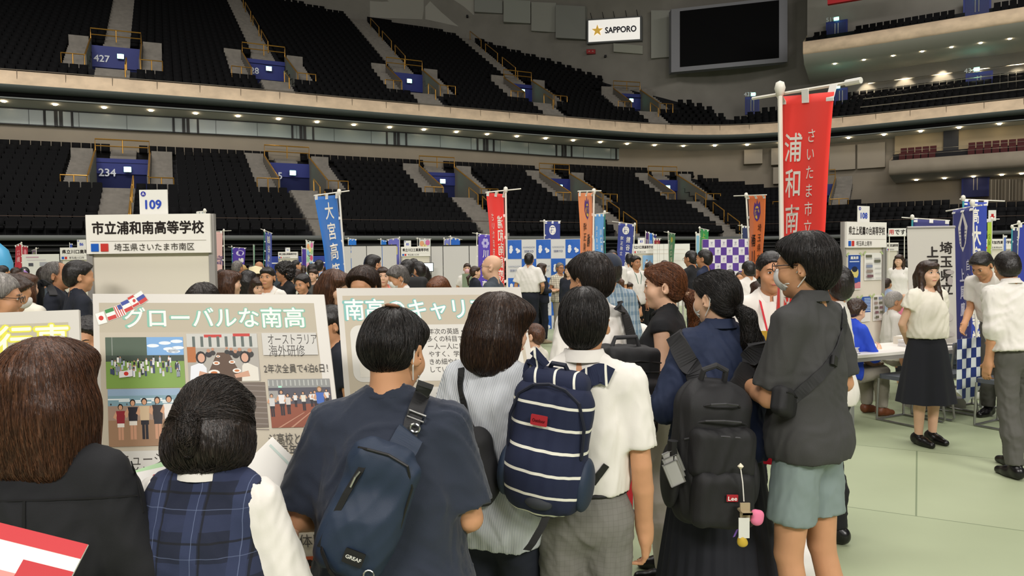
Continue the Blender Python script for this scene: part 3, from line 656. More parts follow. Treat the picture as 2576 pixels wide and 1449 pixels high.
def nets(D, xs, ys, zs):
    S = D < 0; nx, ny, nz = D.shape
    c = [S[i:nx-1+i, j:ny-1+j, k:nz-1+k] for i in (0, 1) for j in (0, 1) for k in (0, 1)]
    n = sum(q.astype(np.int8) for q in c); act = (n > 0) & (n < 8); I = np.argwhere(act)
    if not len(I): return np.zeros((0, 3)), np.zeros((0, 4), int)
    idx = -np.ones(act.shape, int); idx[act] = np.arange(len(I))
    dv = np.stack([D[I[:, 0]+i, I[:, 1]+j, I[:, 2]+k] for i in (0, 1) for j in (0, 1) for k in (0, 1)], 1)
    off = np.array([(i, j, k) for i in (0, 1) for j in (0, 1) for k in (0, 1)], float)
    P = np.zeros((len(I), 3)); cnt = np.zeros(len(I))
    for a in range(8):
        for ax in range(3):
            b = a | (4 >> ax)
            if b == a: continue
            da, db = dv[:, a], dv[:, b]; cr = (da < 0) != (db < 0); t = np.where(cr, da/(da-db+1e-20), 0)
            P[cr] += (off[a]+(off[b]-off[a])*t[:, None])[cr]; cnt[cr] += 1
    P /= cnt[:, None]; V = np.empty_like(P)
    for ax, g in enumerate((xs, ys, zs)): dg = np.diff(g); V[:, ax] = g[I[:, ax]]+P[:, ax]*dg[I[:, ax]]
    Fs = []
    for ax in range(3):
        u, v = (ax+1) % 3, (ax+2) % 3
        sa = [slice(None)]*3; sb = [slice(None)]*3; sa[ax] = slice(0, -1); sb[ax] = slice(1, None)
        E = S[tuple(sa)] != S[tuple(sb)]; inn = S[tuple(sa)]
        J = np.argwhere(E); ok = (J[:, u] > 0) & (J[:, v] > 0) & (J[:, u] < D.shape[u]-1) & (J[:, v] < D.shape[v]-1); J = J[ok]
        f = inn[J[:, 0], J[:, 1], J[:, 2]]
        def cell(du, dv_): K = J.copy(); K[:, u] += du; K[:, v] += dv_; return idx[K[:, 0], K[:, 1], K[:, 2]]
        q = np.stack([cell(-1, -1), cell(0, -1), cell(0, 0), cell(-1, 0)], 1); q[~f] = q[~f][:, ::-1]; Fs.append(q)
    return V, np.concatenate(Fs)
def axis(lo, hi, h, fine=None, hf=None):
    if fine is None: return np.arange(lo, hi+h, h)
    a, b = max(lo, fine[0]), min(hi, fine[1])
    if a >= b: return np.arange(lo, hi+h, h)
    na, nb, nc = max(1, int((a-lo)/h)), max(1, int((b-a)/hf)), max(1, int((hi-b)/h))
    return np.unique(np.r_[np.linspace(lo, a, na+1), np.linspace(a, b, nb+1), np.linspace(b, hi, nc+1)])
def folds(V, amp, freq=9.0, seed=0, axisw=(1, 1, .45)):
    r = np.random.default_rng(seed); out = np.zeros(len(V)); P = V*np.array(axisw)
    w = np.stack([np.sin(P@r.normal(size=3)*freq*.5+r.uniform(0, 6)) for _ in range(3)], 1)*.06
    for i in range(5):
        d = r.normal(size=3); d /= np.linalg.norm(d); s = np.sin((P+w)@d*freq*(1+.55*i)+r.uniform(0, 6)); out += (1-2*np.abs(s))/(1+.6*i)
    return amp*out*.6
def sdf_mesh(name, prims, material, parent, h, fine=None, hf=None, disp=None, smooth=True, ret=False):
    P = [q for q in prims if q['t'] != 'hs' and q['op'] == 'u']; B = [bounds(q) for q in P]
    lo = np.min([b[0] for b in B], 0)-2*h-.01; hi = np.max([b[1] for b in B], 0)+2*h+.01
    G = [axis(lo[i], hi[i], h, None if fine is None else fine[i], hf) for i in range(3)]
    D = field(prims, *G); V, Fq = nets(D, *G)
    if disp is not None and len(V):
        me = np_mesh(name, V, Fq); N = np.empty(len(V)*3, np.float32); me.vertices.foreach_get('normal', N); V = V+N.reshape(-1, 3)*disp(V)[:, None]; bpy.data.meshes.remove(me)
    o = link(name, np_mesh(name, V, Fq), material, parent, smooth)
    return (o, D, G) if ret else o
def sampler(D, G):
    gr = np.gradient(D, *G)
    def f(P, what=None):
        A = D if what is None else None; ii = []; tt = []
        for k in range(3):
            i = np.clip(np.searchsorted(G[k], P[:, k])-1, 0, len(G[k])-2); ii.append(i); tt.append(np.clip((P[:, k]-G[k][i])/(G[k][i+1]-G[k][i]), 0, 1))
        def tri(A):
            r = 0
            for a in (0, 1):
                for b in (0, 1):
                    for c in (0, 1): r = r+A[ii[0]+a, ii[1]+b, ii[2]+c]*(tt[0] if a else 1-tt[0])*(tt[1] if b else 1-tt[1])*(tt[2] if c else 1-tt[2])
            return r
        return tri(D), np.stack([tri(g) for g in gr], 1)
    return f
def hair_mat(name, col, col2, rough=.38):
    if name in MATS: return MATS[name]
    M = mat(name, col, rough, spec=.45); nt = M.node_tree; b = nt.nodes['Principled BSDF']; tc = nt.nodes.new('ShaderNodeTexCoord'); mp = nt.nodes.new('ShaderNodeMapping'); mp.inputs['Scale'].default_value = (1, 1, .12)
    nt.links.new(tc.outputs['Object'], mp.inputs[0]); t = nt.nodes.new('ShaderNodeTexNoise'); t.inputs['Scale'].default_value = 190; t.inputs['Detail'].default_value = 3; nt.links.new(mp.outputs[0], t.inputs[0])
    mx = nt.nodes.new('ShaderNodeMix'); mx.data_type = 'RGBA'; mx.inputs['A'].default_value = lin(col); mx.inputs['B'].default_value = lin(col2)
    r = nt.nodes.new('ShaderNodeMapRange'); r.inputs[1].default_value = .4; r.inputs[2].default_value = .68; nt.links.new(t.outputs[0], r.inputs[0]); nt.links.new(r.outputs[0], mx.inputs['Factor']); nt.links.new(mx.outputs['Result'], b.inputs['Base Color'])
    bp = nt.nodes.new('ShaderNodeBump'); bp.inputs['Strength'].default_value = .5; bp.inputs['Distance'].default_value = .004; nt.links.new(t.outputs[0], bp.inputs['Height']); nt.links.new(bp.outputs[0], b.inputs['Normal'])
    return M
HAIR = dict(black=hair_mat('hair_black', '0F0D0C', '2A2420'), soft=hair_mat('hair_soft_black', '17120F', '3A302A'), brown=hair_mat('hair_brown', '3A2418', '6B4630'), dbrown=hair_mat('hair_dark_brown', '241712', '46301F'), auburn=hair_mat('hair_auburn', '4A2A18', '8A5430'), grey=hair_mat('hair_grey', '4A4644', '8C8680'), silver=hair_mat('hair_silver', '8A8682', 'B8B2AA'))
SKIN = dict(a=mat('skin_light', 'D9AE90', .5, noise=.05, nscale=14, spec=.35), b=mat('skin_warm', 'C8946F', .5, noise=.05, nscale=14, spec=.35), c=mat('skin_tan', 'B07E5C', .5, noise=.05, nscale=14, spec=.35))
M_EYE = mat('eye_white', 'E8E2DA', .3); M_IRIS = mat('eye_dark', '1A100A', .2); M_LIP = mat('lip_tint', 'B0685C', .45); M_MASK = mat('mask_white', 'E9E7E4', .9); M_MASKP = mat('mask_pink', 'E3B4BE', .9)
def hand(W, d, side, nrm_, sgn, curl=25, r0=0.0, spread=.0, thumb=35):
    """palm, four unequal fingers and a thumb; d along the hand, side = thumb side, nrm_ = palm normal (fingers bend towards it)"""
    d = d/np.linalg.norm(d); nrm_ = nrm_-d*(nrm_@d); nrm_ /= np.linalg.norm(nrm_); side = np.cross(d, nrm_)*sgn
    M = np.stack([side, nrm_, d], 1); P = [bx(W+d*.05, (.037, .014, .046), .013, .012, rot=M), rc(W-d*.02, W+d*.03, .025, .026, .02)]
    for off, L, b in ((.028, .068, 0), (.010, .076, 1), (-.009, .070, 2), (-.027, .054, 3)):
        p = W+d*.09+side*off; a = R_(curl*(.8+.12*b)); v = d*1+side*off*spread; L3 = (L*.44, L*.32, L*.26); ang = 0
        for j, l in enumerate(L3):
            ang += a*(.6 if j == 0 else .9); dd = v*cos(ang)+nrm_*sin(ang); q = p+dd*l; P.append(rc(p, q, max(.0088-.0008*j, r0), max(.0080-.0008*j, r0), .004)); p = q
    p = W+d*.028+side*.032+nrm_*.006; dd = side*.75+d*.66+nrm_*.25; dd /= np.linalg.norm(dd); q = p+dd*.038; P.append(rc(p, q, max(.0115, r0), max(.0098, r0), .008))
    dd = side*.35+d*.85+nrm_*math.sin(R_(thumb)); dd /= np.linalg.norm(dd); P.append(rc(q, q+dd*.03, max(.0095, r0), max(.0078, r0), .004)); return P
def head_prims(female=False, fat=0):
    w = 1+fat; P = [el((0, -.012, .035), (.074*w, .092, .082)), el((0, .02, -.02), (.062*w, .068, .085), .03), el((0, .026, -.07), ((.046 if female else .052)*w, .05, .042), .03), el((0, .062, -.096), (.021, .02, .017), .025),
        rc((-.03, .077, .026), (.03, .077, .026), .013, k=.02), rc((0, .082, .008), (0, .096, -.024), .0065, .0095, .012), el((.009, .09, -.029), (.007, .008, .006), .008), el((-.009, .09, -.029), (.007, .008, .006), .008),
        el((0, .084, -.058), (.023, .011, .008), .008), el((0, .082, -.069), (.020, .011, .008), .006), el((.04, .06, -.03), (.026, .025, .026), .03), el((-.04, .06, -.03), (.026, .025, .026), .03)]
    for s in (-1, 1):
        P += [el((s*.031, .094, .008), (.017, .012, .010), .012, 's'), el((s*.031, .080, .008), (.014, .012, .0115), .004),
              el((s*(.081*w), -.014, -.008), (.010, .025, .034), .008, rot=rotm('Z', -s*32)), el((s*(.091*w), -.006, -.006), (.006, .012, .019), .006, 's', rot=rotm('Z', -s*32))]
    return P
def hair_prims(style, P=None):
    cap = el((0, -.018, .036), (.087, .104, .096), .02)
    face = el((0, .135, -.06), (.071, .10, .112), .012, 's')
    if style in ('short', 'crop', 'curly', 'parted', 'bowl', 'shag'):
        f = {'crop': .96, 'bowl': 1.06, 'shag': 1.08, 'curly': 1.14, 'parted': .97}.get(style, 1.02)
        Q = [el((0, -.018, .036), (.087*f, .104*f, .096*f), .02), el((0, -.05, -.02 if style != 'parted' else .0), (.077*f, .07*f, .075 if style != 'parted' else .06), .03)]
        if style in ('bowl', 'shag', 'parted', 'curly'): Q += [el((0, .045, .065), (.072, .062, .045), .03)]
        if style == 'curly': Q += [el((s*.06, y, z), (.05, .05, .05), .03) for s in (-1, 1) for y, z in ((0, .05), (-.05, 0), (-.05, -.05), (.03, .02))]
        Q += [face, hs((0, -.028, -.06), (0, .78, -.62), .01)] if style != 'curly' else [face, hs((0, -.0, -.10), (0, .7, -.7), .01)]
        if style in ('short', 'crop'): Q += [el((0, .13, .0), (.066, .07, .075), .015, 's')]
        for s in (-1, 1): Q += [el((s*.092, .006, -.022), (.036, .034, .046), .010, 's')] if style not in ('curly',) else []
        return Q
    if style in ('bob', 'bobshort', 'long', 'longloose', 'halfup'):
        L = {'halfup': -.085, 'bob': -.165, 'bobshort': -.13, 'long': -.30, 'longloose': -.34}[style]
        Q = [cap, el((0, -.03, -.05 if style != 'halfup' else -.025), (.099, .098, .13 if style != 'halfup' else .105), .03), bx((0, -.035, L*.5-.02), (.096, .078, abs(L)*.5+.02), .05, .04)]
        if style.startswith('long'): Q = [cap, el((0, -.03, -.03), (.094, .092, .11), .03), bx((0, -.085, L*.5), (.085, .035, abs(L)*.52), .03, .05)]+[q for s in (-1, 1) for q in (rc((s*.076, .005, 0), (s*.084, .015, -.16), .026, .028, .03), rc((s*.084, .015, -.16), (s*.092, .075, L*.98), .028, .014, .02))]
        Q += [el((0, .055, .07), (.07, .055, .04), .03)]
        fx = el((0, .14, -.085), (.068, .105, .135), .012, 's')
        return Q+([fx, el((0, .05, -.17), (.06, .07, .10), .02, 's')] if not style.startswith('long') else [el((0, .14, -.06), (.066, .105, .115), .012, 's')])
    if style in ('pony', 'ponylow', 'tied'):
        Q = [el((0, -.018, .036), (.083, .100, .092), .02), el((0, -.055, -.01), (.074, .062, .075), .03), el((0, .05, .07), (.066, .05, .035), .03)]
        Q += [face, hs((0, -.035, -.07), (0, .72, -.69), .012)]+[el((s*.083, .005, -.02), (.02, .03, .04), .012, 's') for s in (-1, 1)]
        return Q
    if style == 'bald':
        return [el((0, -.02, .0), (.081, .097, .06), .02), el((0, -.03, .085), (.075, .085, .07), .02, 's'), face, hs((0, -.03, -.06), (0, .78, -.62), .01)]+[el((s*.083, .0, -.02), (.02, .026, .038), .012, 's') for s in (-1, 1)]
    if style == 'receding':
        return [el((0, -.028, .03), (.086, .096, .095), .02), el((0, -.05, -.02), (.077, .068, .07), .03), el((0, .11, .05), (.085, .09, .09), .02, 's'), face, hs((0, -.028, -.055), (0, .8, -.6), .01)]+[el((s*.085, .0, -.02), (.022, .028, .04), .012, 's') for s in (-1, 1)]
    return [cap]
def strands(name, hair_obj, D, G, M, parent, hc, n, L, flow, seed=0, r=.0011, start=None, lift=.004, end_curl=.0, zmin=-9):
    """fine locks laid along the hair's surface; hc = head centre, flow(P) = direction field in head axes"""
    rg = np.random.default_rng(seed); smp = sampler(D, G); me = hair_obj.data; V = np.empty(len(me.vertices)*3, np.float32); me.vertices.foreach_get('co', V); V = V.reshape(-1, 3).astype(float)
    if start is not None: V = V[start(V)]
    if not len(V): return
    P = V[rg.integers(0, len(V), n)]+rg.normal(size=(n, 3))*.002; k = 9; st = L/k; off = rg.uniform(.0, lift, n); pts = [P.copy()]; jit = rg.normal(size=(n, 3))*.10
    for i in range(k):
        d, g = smp(P); g = g/(np.linalg.norm(g, axis=1)[:, None]+1e-9); f = flow(P)+jit; f = f-g*(f*g).sum(1)[:, None]*.9; f /= np.linalg.norm(f, axis=1)[:, None]+1e-9
        P = P+f*st*rg.uniform(.8, 1.1, n)[:, None]; d, g = smp(P); g = g/(np.linalg.norm(g, axis=1)[:, None]+1e-9); P = P-g*np.clip(d-off, -.02, .02)[:, None]*(.85 if end_curl == 0 else .6); pts.append(P.copy())
    pts = np.stack(pts, 1); K = k+1; dirs = np.gradient(pts, axis=1); dirs /= np.linalg.norm(dirs, axis=2)[:, :, None]+1e-9
    a = np.cross(dirs, rg.normal(size=(n, 1, 3))); a /= np.linalg.norm(a, axis=2)[:, :, None]+1e-9; b = np.cross(dirs, a)
    rad = (r*rg.uniform(.6, 1.5, n))[:, None]*np.sin(np.linspace(.25, 3.0, K))[None]
    VV = np.stack([pts+rad[:, :, None]*(cos(t)*a+sin(t)*b) for t in (0, 2.09, 4.19)], 2).reshape(-1, 3)
    base = np.arange(n)[:, None, None]*K*3+np.arange(k)[None, :, None]*3; j = np.arange(3)[None, None]; j2 = (j+1) % 3
    Fq = np.stack([base+j, base+j2, base+3+j2, base+3+j], -1).reshape(-1, 4)
    o = link(name, np_mesh(name, VV, Fq), M, parent, True); return o
class Person: pass
def person(label, x, y, t, yaw, hair='short', hcol='black', skin='b', top='tee', topm=None, bot='trousers', botm=None, fem=False, lean=0, head=(0, 0, 0), arms=None, sit=0, h=.019, hf=.0085, face=False, group='visitors and staff in the hall', cat='person', w=1.0, sleeve=.62, hem=.86, collar=None, mask=None, glasses=None, fold=.004, seed=0, shoes=None, fg=False, curl=(25, 25), height=None, feet=None, lanyard=None, loose=0.0, strand=0, tail=None, hands=True, lean_side=0, vestm=None, tuck=False, hairf=1.0, shortf=.70):
    if tuck: hem = 1.0
    hip = V3(0, 0, .92-sit); sh = .150 if fem else .168
    Ub = rotm('X', -lean)@rotm('Y', lean_side); U = lambda p: Ub@(np.asarray(p, float)-V3(0, 0, .92))+hip
    nb = U((0, 0, 1.44)); Hm = Ub@rotm('X', 0)@rotm('Z', head[0])@rotm('X', -head[1])@rotm('Y', head[2]); hc = nb+(Ub@rotm('Z', head[0])@rotm('X', -head[1]*.6))@V3(0, .012, .155)
    ztop = hc[2]+(Hm@V3(0, -.015, .125))[2]+abs(sin(R_(head[1])))*.0
    Pt = at(x, y, t); s = height if height else Pt[2]/ztop
    yr = R_(yaw); cz, sz_ = cos(yr), sin(yr); off = V3(cz*hc[0]-sz_*hc[1], sz_*hc[0]+cz*hc[1], 0)*s
    root = empty('person', (Pt[0]-off[0], Pt[1]-off[1], 0 if not height else Pt[2]-ztop*s), yr, label, cat, group); root.scale = (s, s, s)
    if height: root.location.z = 0
    P = Person(); P.root, P.U, P.Ub, P.hc, P.Hm, P.s, P.sh, P.hip, P.w, P.fem, P.yaw = root, U, Ub, hc, Hm, s, sh, hip, w, fem, yr
    r0 = 0 if fg else .0085; A = arms or {}
    torso = [el((0, .0, 1.27), (.142*w, .102*w, .17)), rc((-sh*.7, -.005, 1.39), (sh*.7, -.005, 1.39), .058, k=.04), el((0, .012, 1.08), ((.125 if fem else .14)*w, .098*w, .17), .06), el((0, -.005, .92), (.165*w, .118*w, .12), .06)]
    torso += [rc((q*.10, -.012, 1.412), (q*.022, -.006, 1.462), (.036 if not top else .028), (.042 if not top else .034), .03) for q in (-1, 1)]
    if fem: torso += [el((q*.065, .075, 1.27), (.055, .04, .05), .05) for q in (-1, 1)]
    def move(pr): return xf(pr, Ub, hip-Ub@V3(0, 0, .92))
    neck = [rc(U((0, -.01, 1.41)), hc+Hm@V3(0, -.02, -.06), .056 if not fem else .049, .050 if not fem else .043, .03)]
    body = move(torso)+neck+xf(head_prims(fem), Hm, hc); armsP = []; P.arm = {}
    for q, nm in ((-1, 'l'), (1, 'r')):
        S = U((q*sh, -.005, 1.392)); E, Wr = A.get(nm, (V3(q*(sh+.03), -.03, 1.115), V3(q*(sh+.035), .05, .875)))
        E, Wr = np.asarray(E, float), np.asarray(Wr, float)
        if A.get('rel', True): E, Wr = U(E), U(Wr)
        P.arm[nm] = (S, E, Wr); k = .92 if fem else 1.0
        armsP += [rc(S, E, .046*k*w**.5, .036*k, .03), rc(E, E+(Wr-E)*.35, .036*k, .038*k, .006), rc(E+(Wr-E)*.35, Wr, .038*k, .0255*k, .006)]
        if hands:
            d = Wr-E; d = d/np.linalg.norm(d); pn = A.get('palm_'+nm, V3(-q, .25, 0)); armsP += hand(Wr, A.get('hd_'+nm, d), None, np.asarray(pn, float), q*(1 if True else 1), curl[0 if q < 0 else 1], r0)
    body += armsP
    FX = feet or ((-.095, 0), (.095, .03)); P.leg = []
    legs = []
    for q, (fx, fy) in zip((-1, 1), FX):
        Hj = hip+V3(q*.085, 0, -.04)
        if sit: Kn = hip+V3(q*.10, .43, -.01); An = V3(q*.10, hip[1]+.42, .085)
        else: Kn = V3((q*.09+fx)/2, fy*.6+.02, .485); An = V3(fx, fy-.02, .085)
        P.leg.append((Hj, Kn, An)); legs += [rc(Hj, Kn, .082*w**.5, .054, .04), rc(Kn, Kn+(An-Kn)*.35+V3(0, -.015, 0), .050, .051, .012), rc(Kn+(An-Kn)*.35+V3(0, -.015, 0), An, .051, .034, .008), rc(An+V3(0, -.02, -.045), An+V3(0, .13, -.055), .034, .028, .03)]
    body += legs
    fine = [(hc[i]-.125, hc[i]+.125) for i in range(3)]; fine[1] = (hc[1]-.12, hc[1]+.13)
    sdf_mesh('body', body, SKIN[skin], root, h, fine, hf)
    # ---- clothes
    tm = topm; lz = .010+loose
    if top:
        T = [el((0, .0, 1.27), (.145*w+lz+.004, .102*w+lz+.006, .18)), rc((-sh*.72, -.005, 1.388), (sh*.72, -.005, 1.388), .066, k=.05), el((0, .01, 1.07), ((.13 if fem else .145)*w+lz+.012, .10*w+lz+.012, .20), .06), bx((0, 0, 1.0), (.145*w+lz, .098*w+lz, .27), .085, .06)]
        T += [rc((q*.10, -.012, 1.418), (q*.028, -.008, 1.468), .045, .050, .04) for q in (-1, 1)]+([] if tuck else [el((0, -.005, .92), (.184*w+lz+.006, .140*w+lz+.006, .15), .06)])
        if fem: T += [el((q*.065, .078, 1.265), (.06, .045, .055), .06) for q in (-1, 1)]
        T = move(T)
        if top != 'sleeveless':
            for nm in 'lr':
                S, E, Wr = P.arm[nm]; f = sleeve
                a0, a1 = .056+lz*.5, .052+lz*.95+(.004 if f < 1 else 0)
                if f <= 1: T += [rc(S, S+(E-S)*f, a0, a1, .03, cut=True)]
                else: T += [rc(S, E, a0, .052+lz*.6, .03), rc(E, E+(Wr-E)*(f-1), .052+lz*.6, .040+lz*.4, .02, cut=True)]
        else:
            for nm in 'lr': S, E, Wr = P.arm[nm]; T += [rc(S, S+(E-S)*.12, .06, .06, .02, cut=True)]
        T += [rc(U((0, .02, 1.460)), U((0, .04, 1.6)), .057 if not fem else .055, .085, .008, 's')]
        T += [dict(hs(U((0, 0, hem)), Ub@V3(0, 0, -1)), k=.006)]
        TV_ = [q for q in T if q['t'] != 'hs']
        P.topobj = sdf_mesh('shirt' if top != 'vest' else 'vest', T, tm, root, h if not fg else h, None, None, (lambda V: folds(V, fold, 34, seed)) if fold else None)
    if top and fg and not collar and not vestm:
        C0 = U((0, .008, 1.470)); MB().tube([C0+Ub@V3(.066*cos(a), .062*sin(a), -.03*max(0, sin(a))+.006) for a in np.linspace(0, 2*pi, 25)], .011, 8).build('neckband', tm, root, True)
    if vestm:
        lz2 = lz+.012
        T = [el((0, .0, 1.27), (.145*w+lz2+.006, .102*w+lz2+.008, .18)), rc((-sh*.70, -.005, 1.39), (sh*.70, -.005, 1.39), .078, k=.05), el((0, .01, 1.07), (.135*w+lz2+.012, .10*w+lz2+.014, .20), .06), bx((0, 0, 1.0), (.147*w+lz2, .10*w+lz2, .27), .085, .06), el((0, -.005, .92), (.172*w+lz2+.008, .13*w+lz2+.008, .15), .06)]
        T += [rc((q*.10, -.012, 1.42), (q*.03, -.008, 1.47), .052, .056, .04) for q in (-1, 1)]
        if fem: T += [el((q*.065, .085, 1.265), (.062, .05, .058), .06) for q in (-1, 1)]
        T = move(T)+[rc(U((0, .02, 1.445)), U((0, .04, 1.6)), .068, .10, .008, 's'), dict(hs(U((0, 0, .86)), Ub@V3(0, 0, -1)), k=.006)]
        P.vest = sdf_mesh('vest', T, vestm, root, h, None, None, lambda V: folds(V, fold*.7, 34, seed+7)); P.vest['label'] = 'plaid vest'
    if collar:
        mb = MB(); n = 22; C0 = U((0, -.002, 1.478)); V_ = []
        for i in range(n):
            a = 2*pi*i/n; fr = max(0, sin(a)); c_, s_ = cos(a), sin(a)
            for (rr, dz) in ((.062, -.01-.05*fr), (.058, .030-.055*fr), (.066, .029-.055*fr), (.080, -.012-.055*fr)): V_.append(C0+Ub@V3(c_*rr*1.05, s_*rr*1.0, dz))
        mb.add(V_, [(i*4+j, ((i+1) % n)*4+j, ((i+1) % n)*4+j+1, i*4+j+1) for i in range(n) for j in range(3) if not (abs(i+.5-n/4) < 1)])
        mb.build('collar', collar, root, True)
    if bot in ('trousers', 'shorts'):
        Tr = [el(hip+V3(0, -.005, .0), (.172*w, .128*w, .125)), el(hip+V3(0, .0, .06), (.15*w, .112*w, .12), .05)]
        cutz = []
        for Hj, Kn, An in P.leg:
            if bot == 'shorts': e = Hj+(Kn-Hj)*shortf; Tr += [rc(Hj, e, (.090), (.090)+.004, .028, cut=True)]
            else: Tr += [rc(Hj, Kn, .094*w**.5, .068, .05), rc(Kn, Kn+(An-Kn)*.4+V3(0, -.012, 0), .070, .074, .03), rc(Kn+(An-Kn)*.4+V3(0, -.012, 0), An+(Kn-An)*.04, .074, .062, .03, cut=True)]
        if not sit: Tr += [hs(hip+V3(0, 0, .10), (0, 0, 1))]
        sdf_mesh('trousers' if bot == 'trousers' else 'shorts', Tr, botm, root, h, None, None, (lambda V: folds(V, fold*.8, 30, seed+3, (1, 1, .8))) if fold else None)
    elif bot in ('skirt', 'longskirt', 'pleated'):
        z0, z1, r0_, r1 = (1.02, .50, .145, .255) if bot == 'skirt' else (1.02, .30, .15, .27)
        if bot == 'skirt': z1 = .40
        n = 120; V_ = []; mbs = MB(); K = 14
        for j in range(K+1):
            f = j/K; z = hip[2]+.10-(1.02-z1)*f
            for i in range(n):
                a = 2*pi*i/n; r_ = r0_+(r1-r0_)*f**.9+(.02 if f > .1 else .2*f); ph = (a*14/pi) % 1 if bot != 'skirt' else 0
                rip = (.022*f*(ph-.5) if bot != 'skirt' else .012*f*sin(a*9+seed)); V_.append((cos(a)*(r_+rip)*1.0, sin(a)*(r_*.80+rip)+.0, z))
        mbs.add(V_, [(j*n+i, (j+1)*n+i, (j+1)*n+(i+1) % n, j*n+(i+1) % n) for j in range(K) for i in range(n)]+[tuple(range(n))])
        mbs.build('skirt', botm, root, True)
    if shoes:
        for Hj, Kn, An in P.leg:
            b = An*V3(1, 1, 0); sdf_mesh('shoe', [rc(b+V3(0, -.035, .045), b+V3(0, .06, .042), .042, .041, .03), rc(b+V3(0, .05, .04), b+V3(0, .15, .028), .042, .032, .03), rc(b+V3(0, -.03, .07), b+V3(0, -.01, .085), .042, .043, .03), hs((0, 0, .003), (0, 0, -1))], shoes, root, max(.009, h*.6))
    # ---- hair
    if hair:
        hp = hair_prims(hair)
        if hairf != 1:
            for q_ in hp:
                if q_['op'] == 'u' and q_['t'] in ('el', 'bx'): q_['r' if q_['t'] == 'el' else 'h'] = q_['r' if q_['t'] == 'el' else 'h']*V3(hairf, hairf, 1+(hairf-1)*.4)
        hp = xf(hp, Hm, hc); hh = hf if fg else hf*1.15
        amp = {'curly': .016, 'shag': .004}.get(hair, .0022)
        ho, D, G = sdf_mesh('hair', hp, HAIR[hcol], root, hh, None, None, lambda V: folds(V, amp, 120 if hair == 'curly' else 200, seed+1, (1, 1, .25 if hair != 'curly' else 1)), True, True); P.hair = ho; P.hD, P.hG = D, G
        if strand:
            up = Hm@V3(0, 0, 1); bk = Hm@V3(0, -1, 0)
            if tail is not None and hair == 'halfup':
                tp = hc+Hm@np.asarray(tail[0][:3], float); flow = lambda Q: np.where((((Q-tp)@up) > -.02)[:, None], (tp-Q)/(np.linalg.norm(tp-Q, axis=1)[:, None]+.03), -up[None]*1.0)
            elif tail is not None and hair in ('pony', 'ponylow', 'tied'):
                tp = hc+Hm@np.asarray(tail[0][:3], float); flow = lambda Q: (tp-Q)/(np.linalg.norm(tp-Q, axis=1)[:, None]+.03)
            else:
                cr = hc+Hm@V3(0, -.05, .11); flow = lambda Q: -up[None]*1.0+((Q-cr)-((Q-cr)@up)[:, None]*up)*3.0
            strands('hair_strands', ho, D, G, HAIR[hcol], ho, hc, strand, .11 if hair not in ('bob', 'halfup') else .16, flow, seed, r=.0007, lift=.004)
    if tail is not None:
        pts = [hc+Hm@np.asarray(q[:3], float) for q in tail]; rr = [q[3] for q in tail]
        Q = [rc(pts[i], pts[i+1], rr[i], rr[i+1], .02) for i in range(len(pts)-1)]
        to, D2, G2 = sdf_mesh('ponytail', Q, HAIR[hcol], root, .008 if not fg else .006, None, None, lambda V: folds(V, .003, 160, seed+5, (1, 1, .12)), True, True); P.tail = to
        if strand: 
            dirv = np.array([pts[i+1]-pts[i] for i in range(len(pts)-1)]); mids = np.array([(pts[i+1]+pts[i])/2 for i in range(len(pts)-1)])
            fl = lambda Qp: dirv[np.argmin(((Qp[:, None]-mids[None])**2).sum(2), 1)]
            strands('hair_strands', to, D2, G2, HAIR[hcol], to, hc, strand//2, .14, fl, seed+9, r=.0008, lift=.006)
    HP = lambda *p: hc+Hm@V3(*p)
    if face:
        for q in (-1, 1):
            c = HP(q*.031, .0855, .008); e = MB(); ee = ball(.0125, (1, .5, .55)); e.add([c+Hm@V3(*v) for v in ee[0]], ee[1]); eo = e.build('eye', M_EYE, root, True)
            e = MB(); e.add([HP(q*.031, .0915, .008)+Hm@V3(*v) for v in ball(.0062, (1, .35, 1))[0]], ee[1]); e.build('iris', M_IRIS, eo, True)
            MB().tube([HP(q*.016, .092, .026), HP(q*.032, .0905, .031), HP(q*.046, .082, .027)], [.0022, .003, .0014], 5).build('eyebrow', HAIR[hcol if hcol != 'silver' else 'grey'], root)
            MB().tube([HP(q*.019, .090, .0125), HP(q*.031, .0935, .016), HP(q*.044, .087, .0115)], [.0012, .002, .001], 5).build('eyelashes', M_IRIS, root)
        if not mask: e = MB(); ee = ball(.02, (1, .28, .3)); e.add([HP(0, .0905, -.0635)+Hm@V3(*v) for v in ee[0]], ee[1]); e.build('lips', M_LIP, root, True)
    if mask:
        sdf_mesh('face_mask', xf([el((0, .03, -.045), (.066, .073, .062)), el((0, .085, -.03), (.03, .028, .035), .03), el((0, .02, -.045), (.066, .068, .068), .004, 's'), hs((0, .005, 0), (0, -1, 0)), hs((0, 0, .0), (0, 0, 1))], Hm, hc), mask, root, .006)
        for q in (-1, 1): MB().tube([HP(q*.066, .012, -.02), HP(q*.078, -.02, .018), HP(q*.086, -.036, .0), HP(q*.078, -.02, -.04), HP(q*.064, .012, -.075)], .0022, 6).build('ear_loop', mask, root)
    if glasses:
        for q in (-1, 1):
            MB().tube([HP(q*.033+.022*cos(a), .104, .006+.017*sin(a)) for a in np.linspace(0, 2*pi, 15)], .0017, 5).build('glasses_rim', glasses, root)
            MB().tube([HP(q*.055, .102, .012), HP(q*.079, .05, .012), HP(q*.083, -.02, .006)], .0019, 5).build('glasses_temple', glasses, root)
        MB().tube([HP(-.011, .104, .01), HP(0, .107, .013), HP(.011, .104, .01)], .0016, 5).build('glasses_bridge', glasses, root)
    if lanyard:
        for q in (-1, 1): MB().strip([U((q*.045, -.06, 1.475)), U((q*.07, .03, 1.46)), U((q*.06, .105, 1.38)), U((q*.02, .125+.02*fem, 1.2))], (1, 0, .2), .012, .002).build('lanyard', lanyard, root)
    return P
_BALL = {}
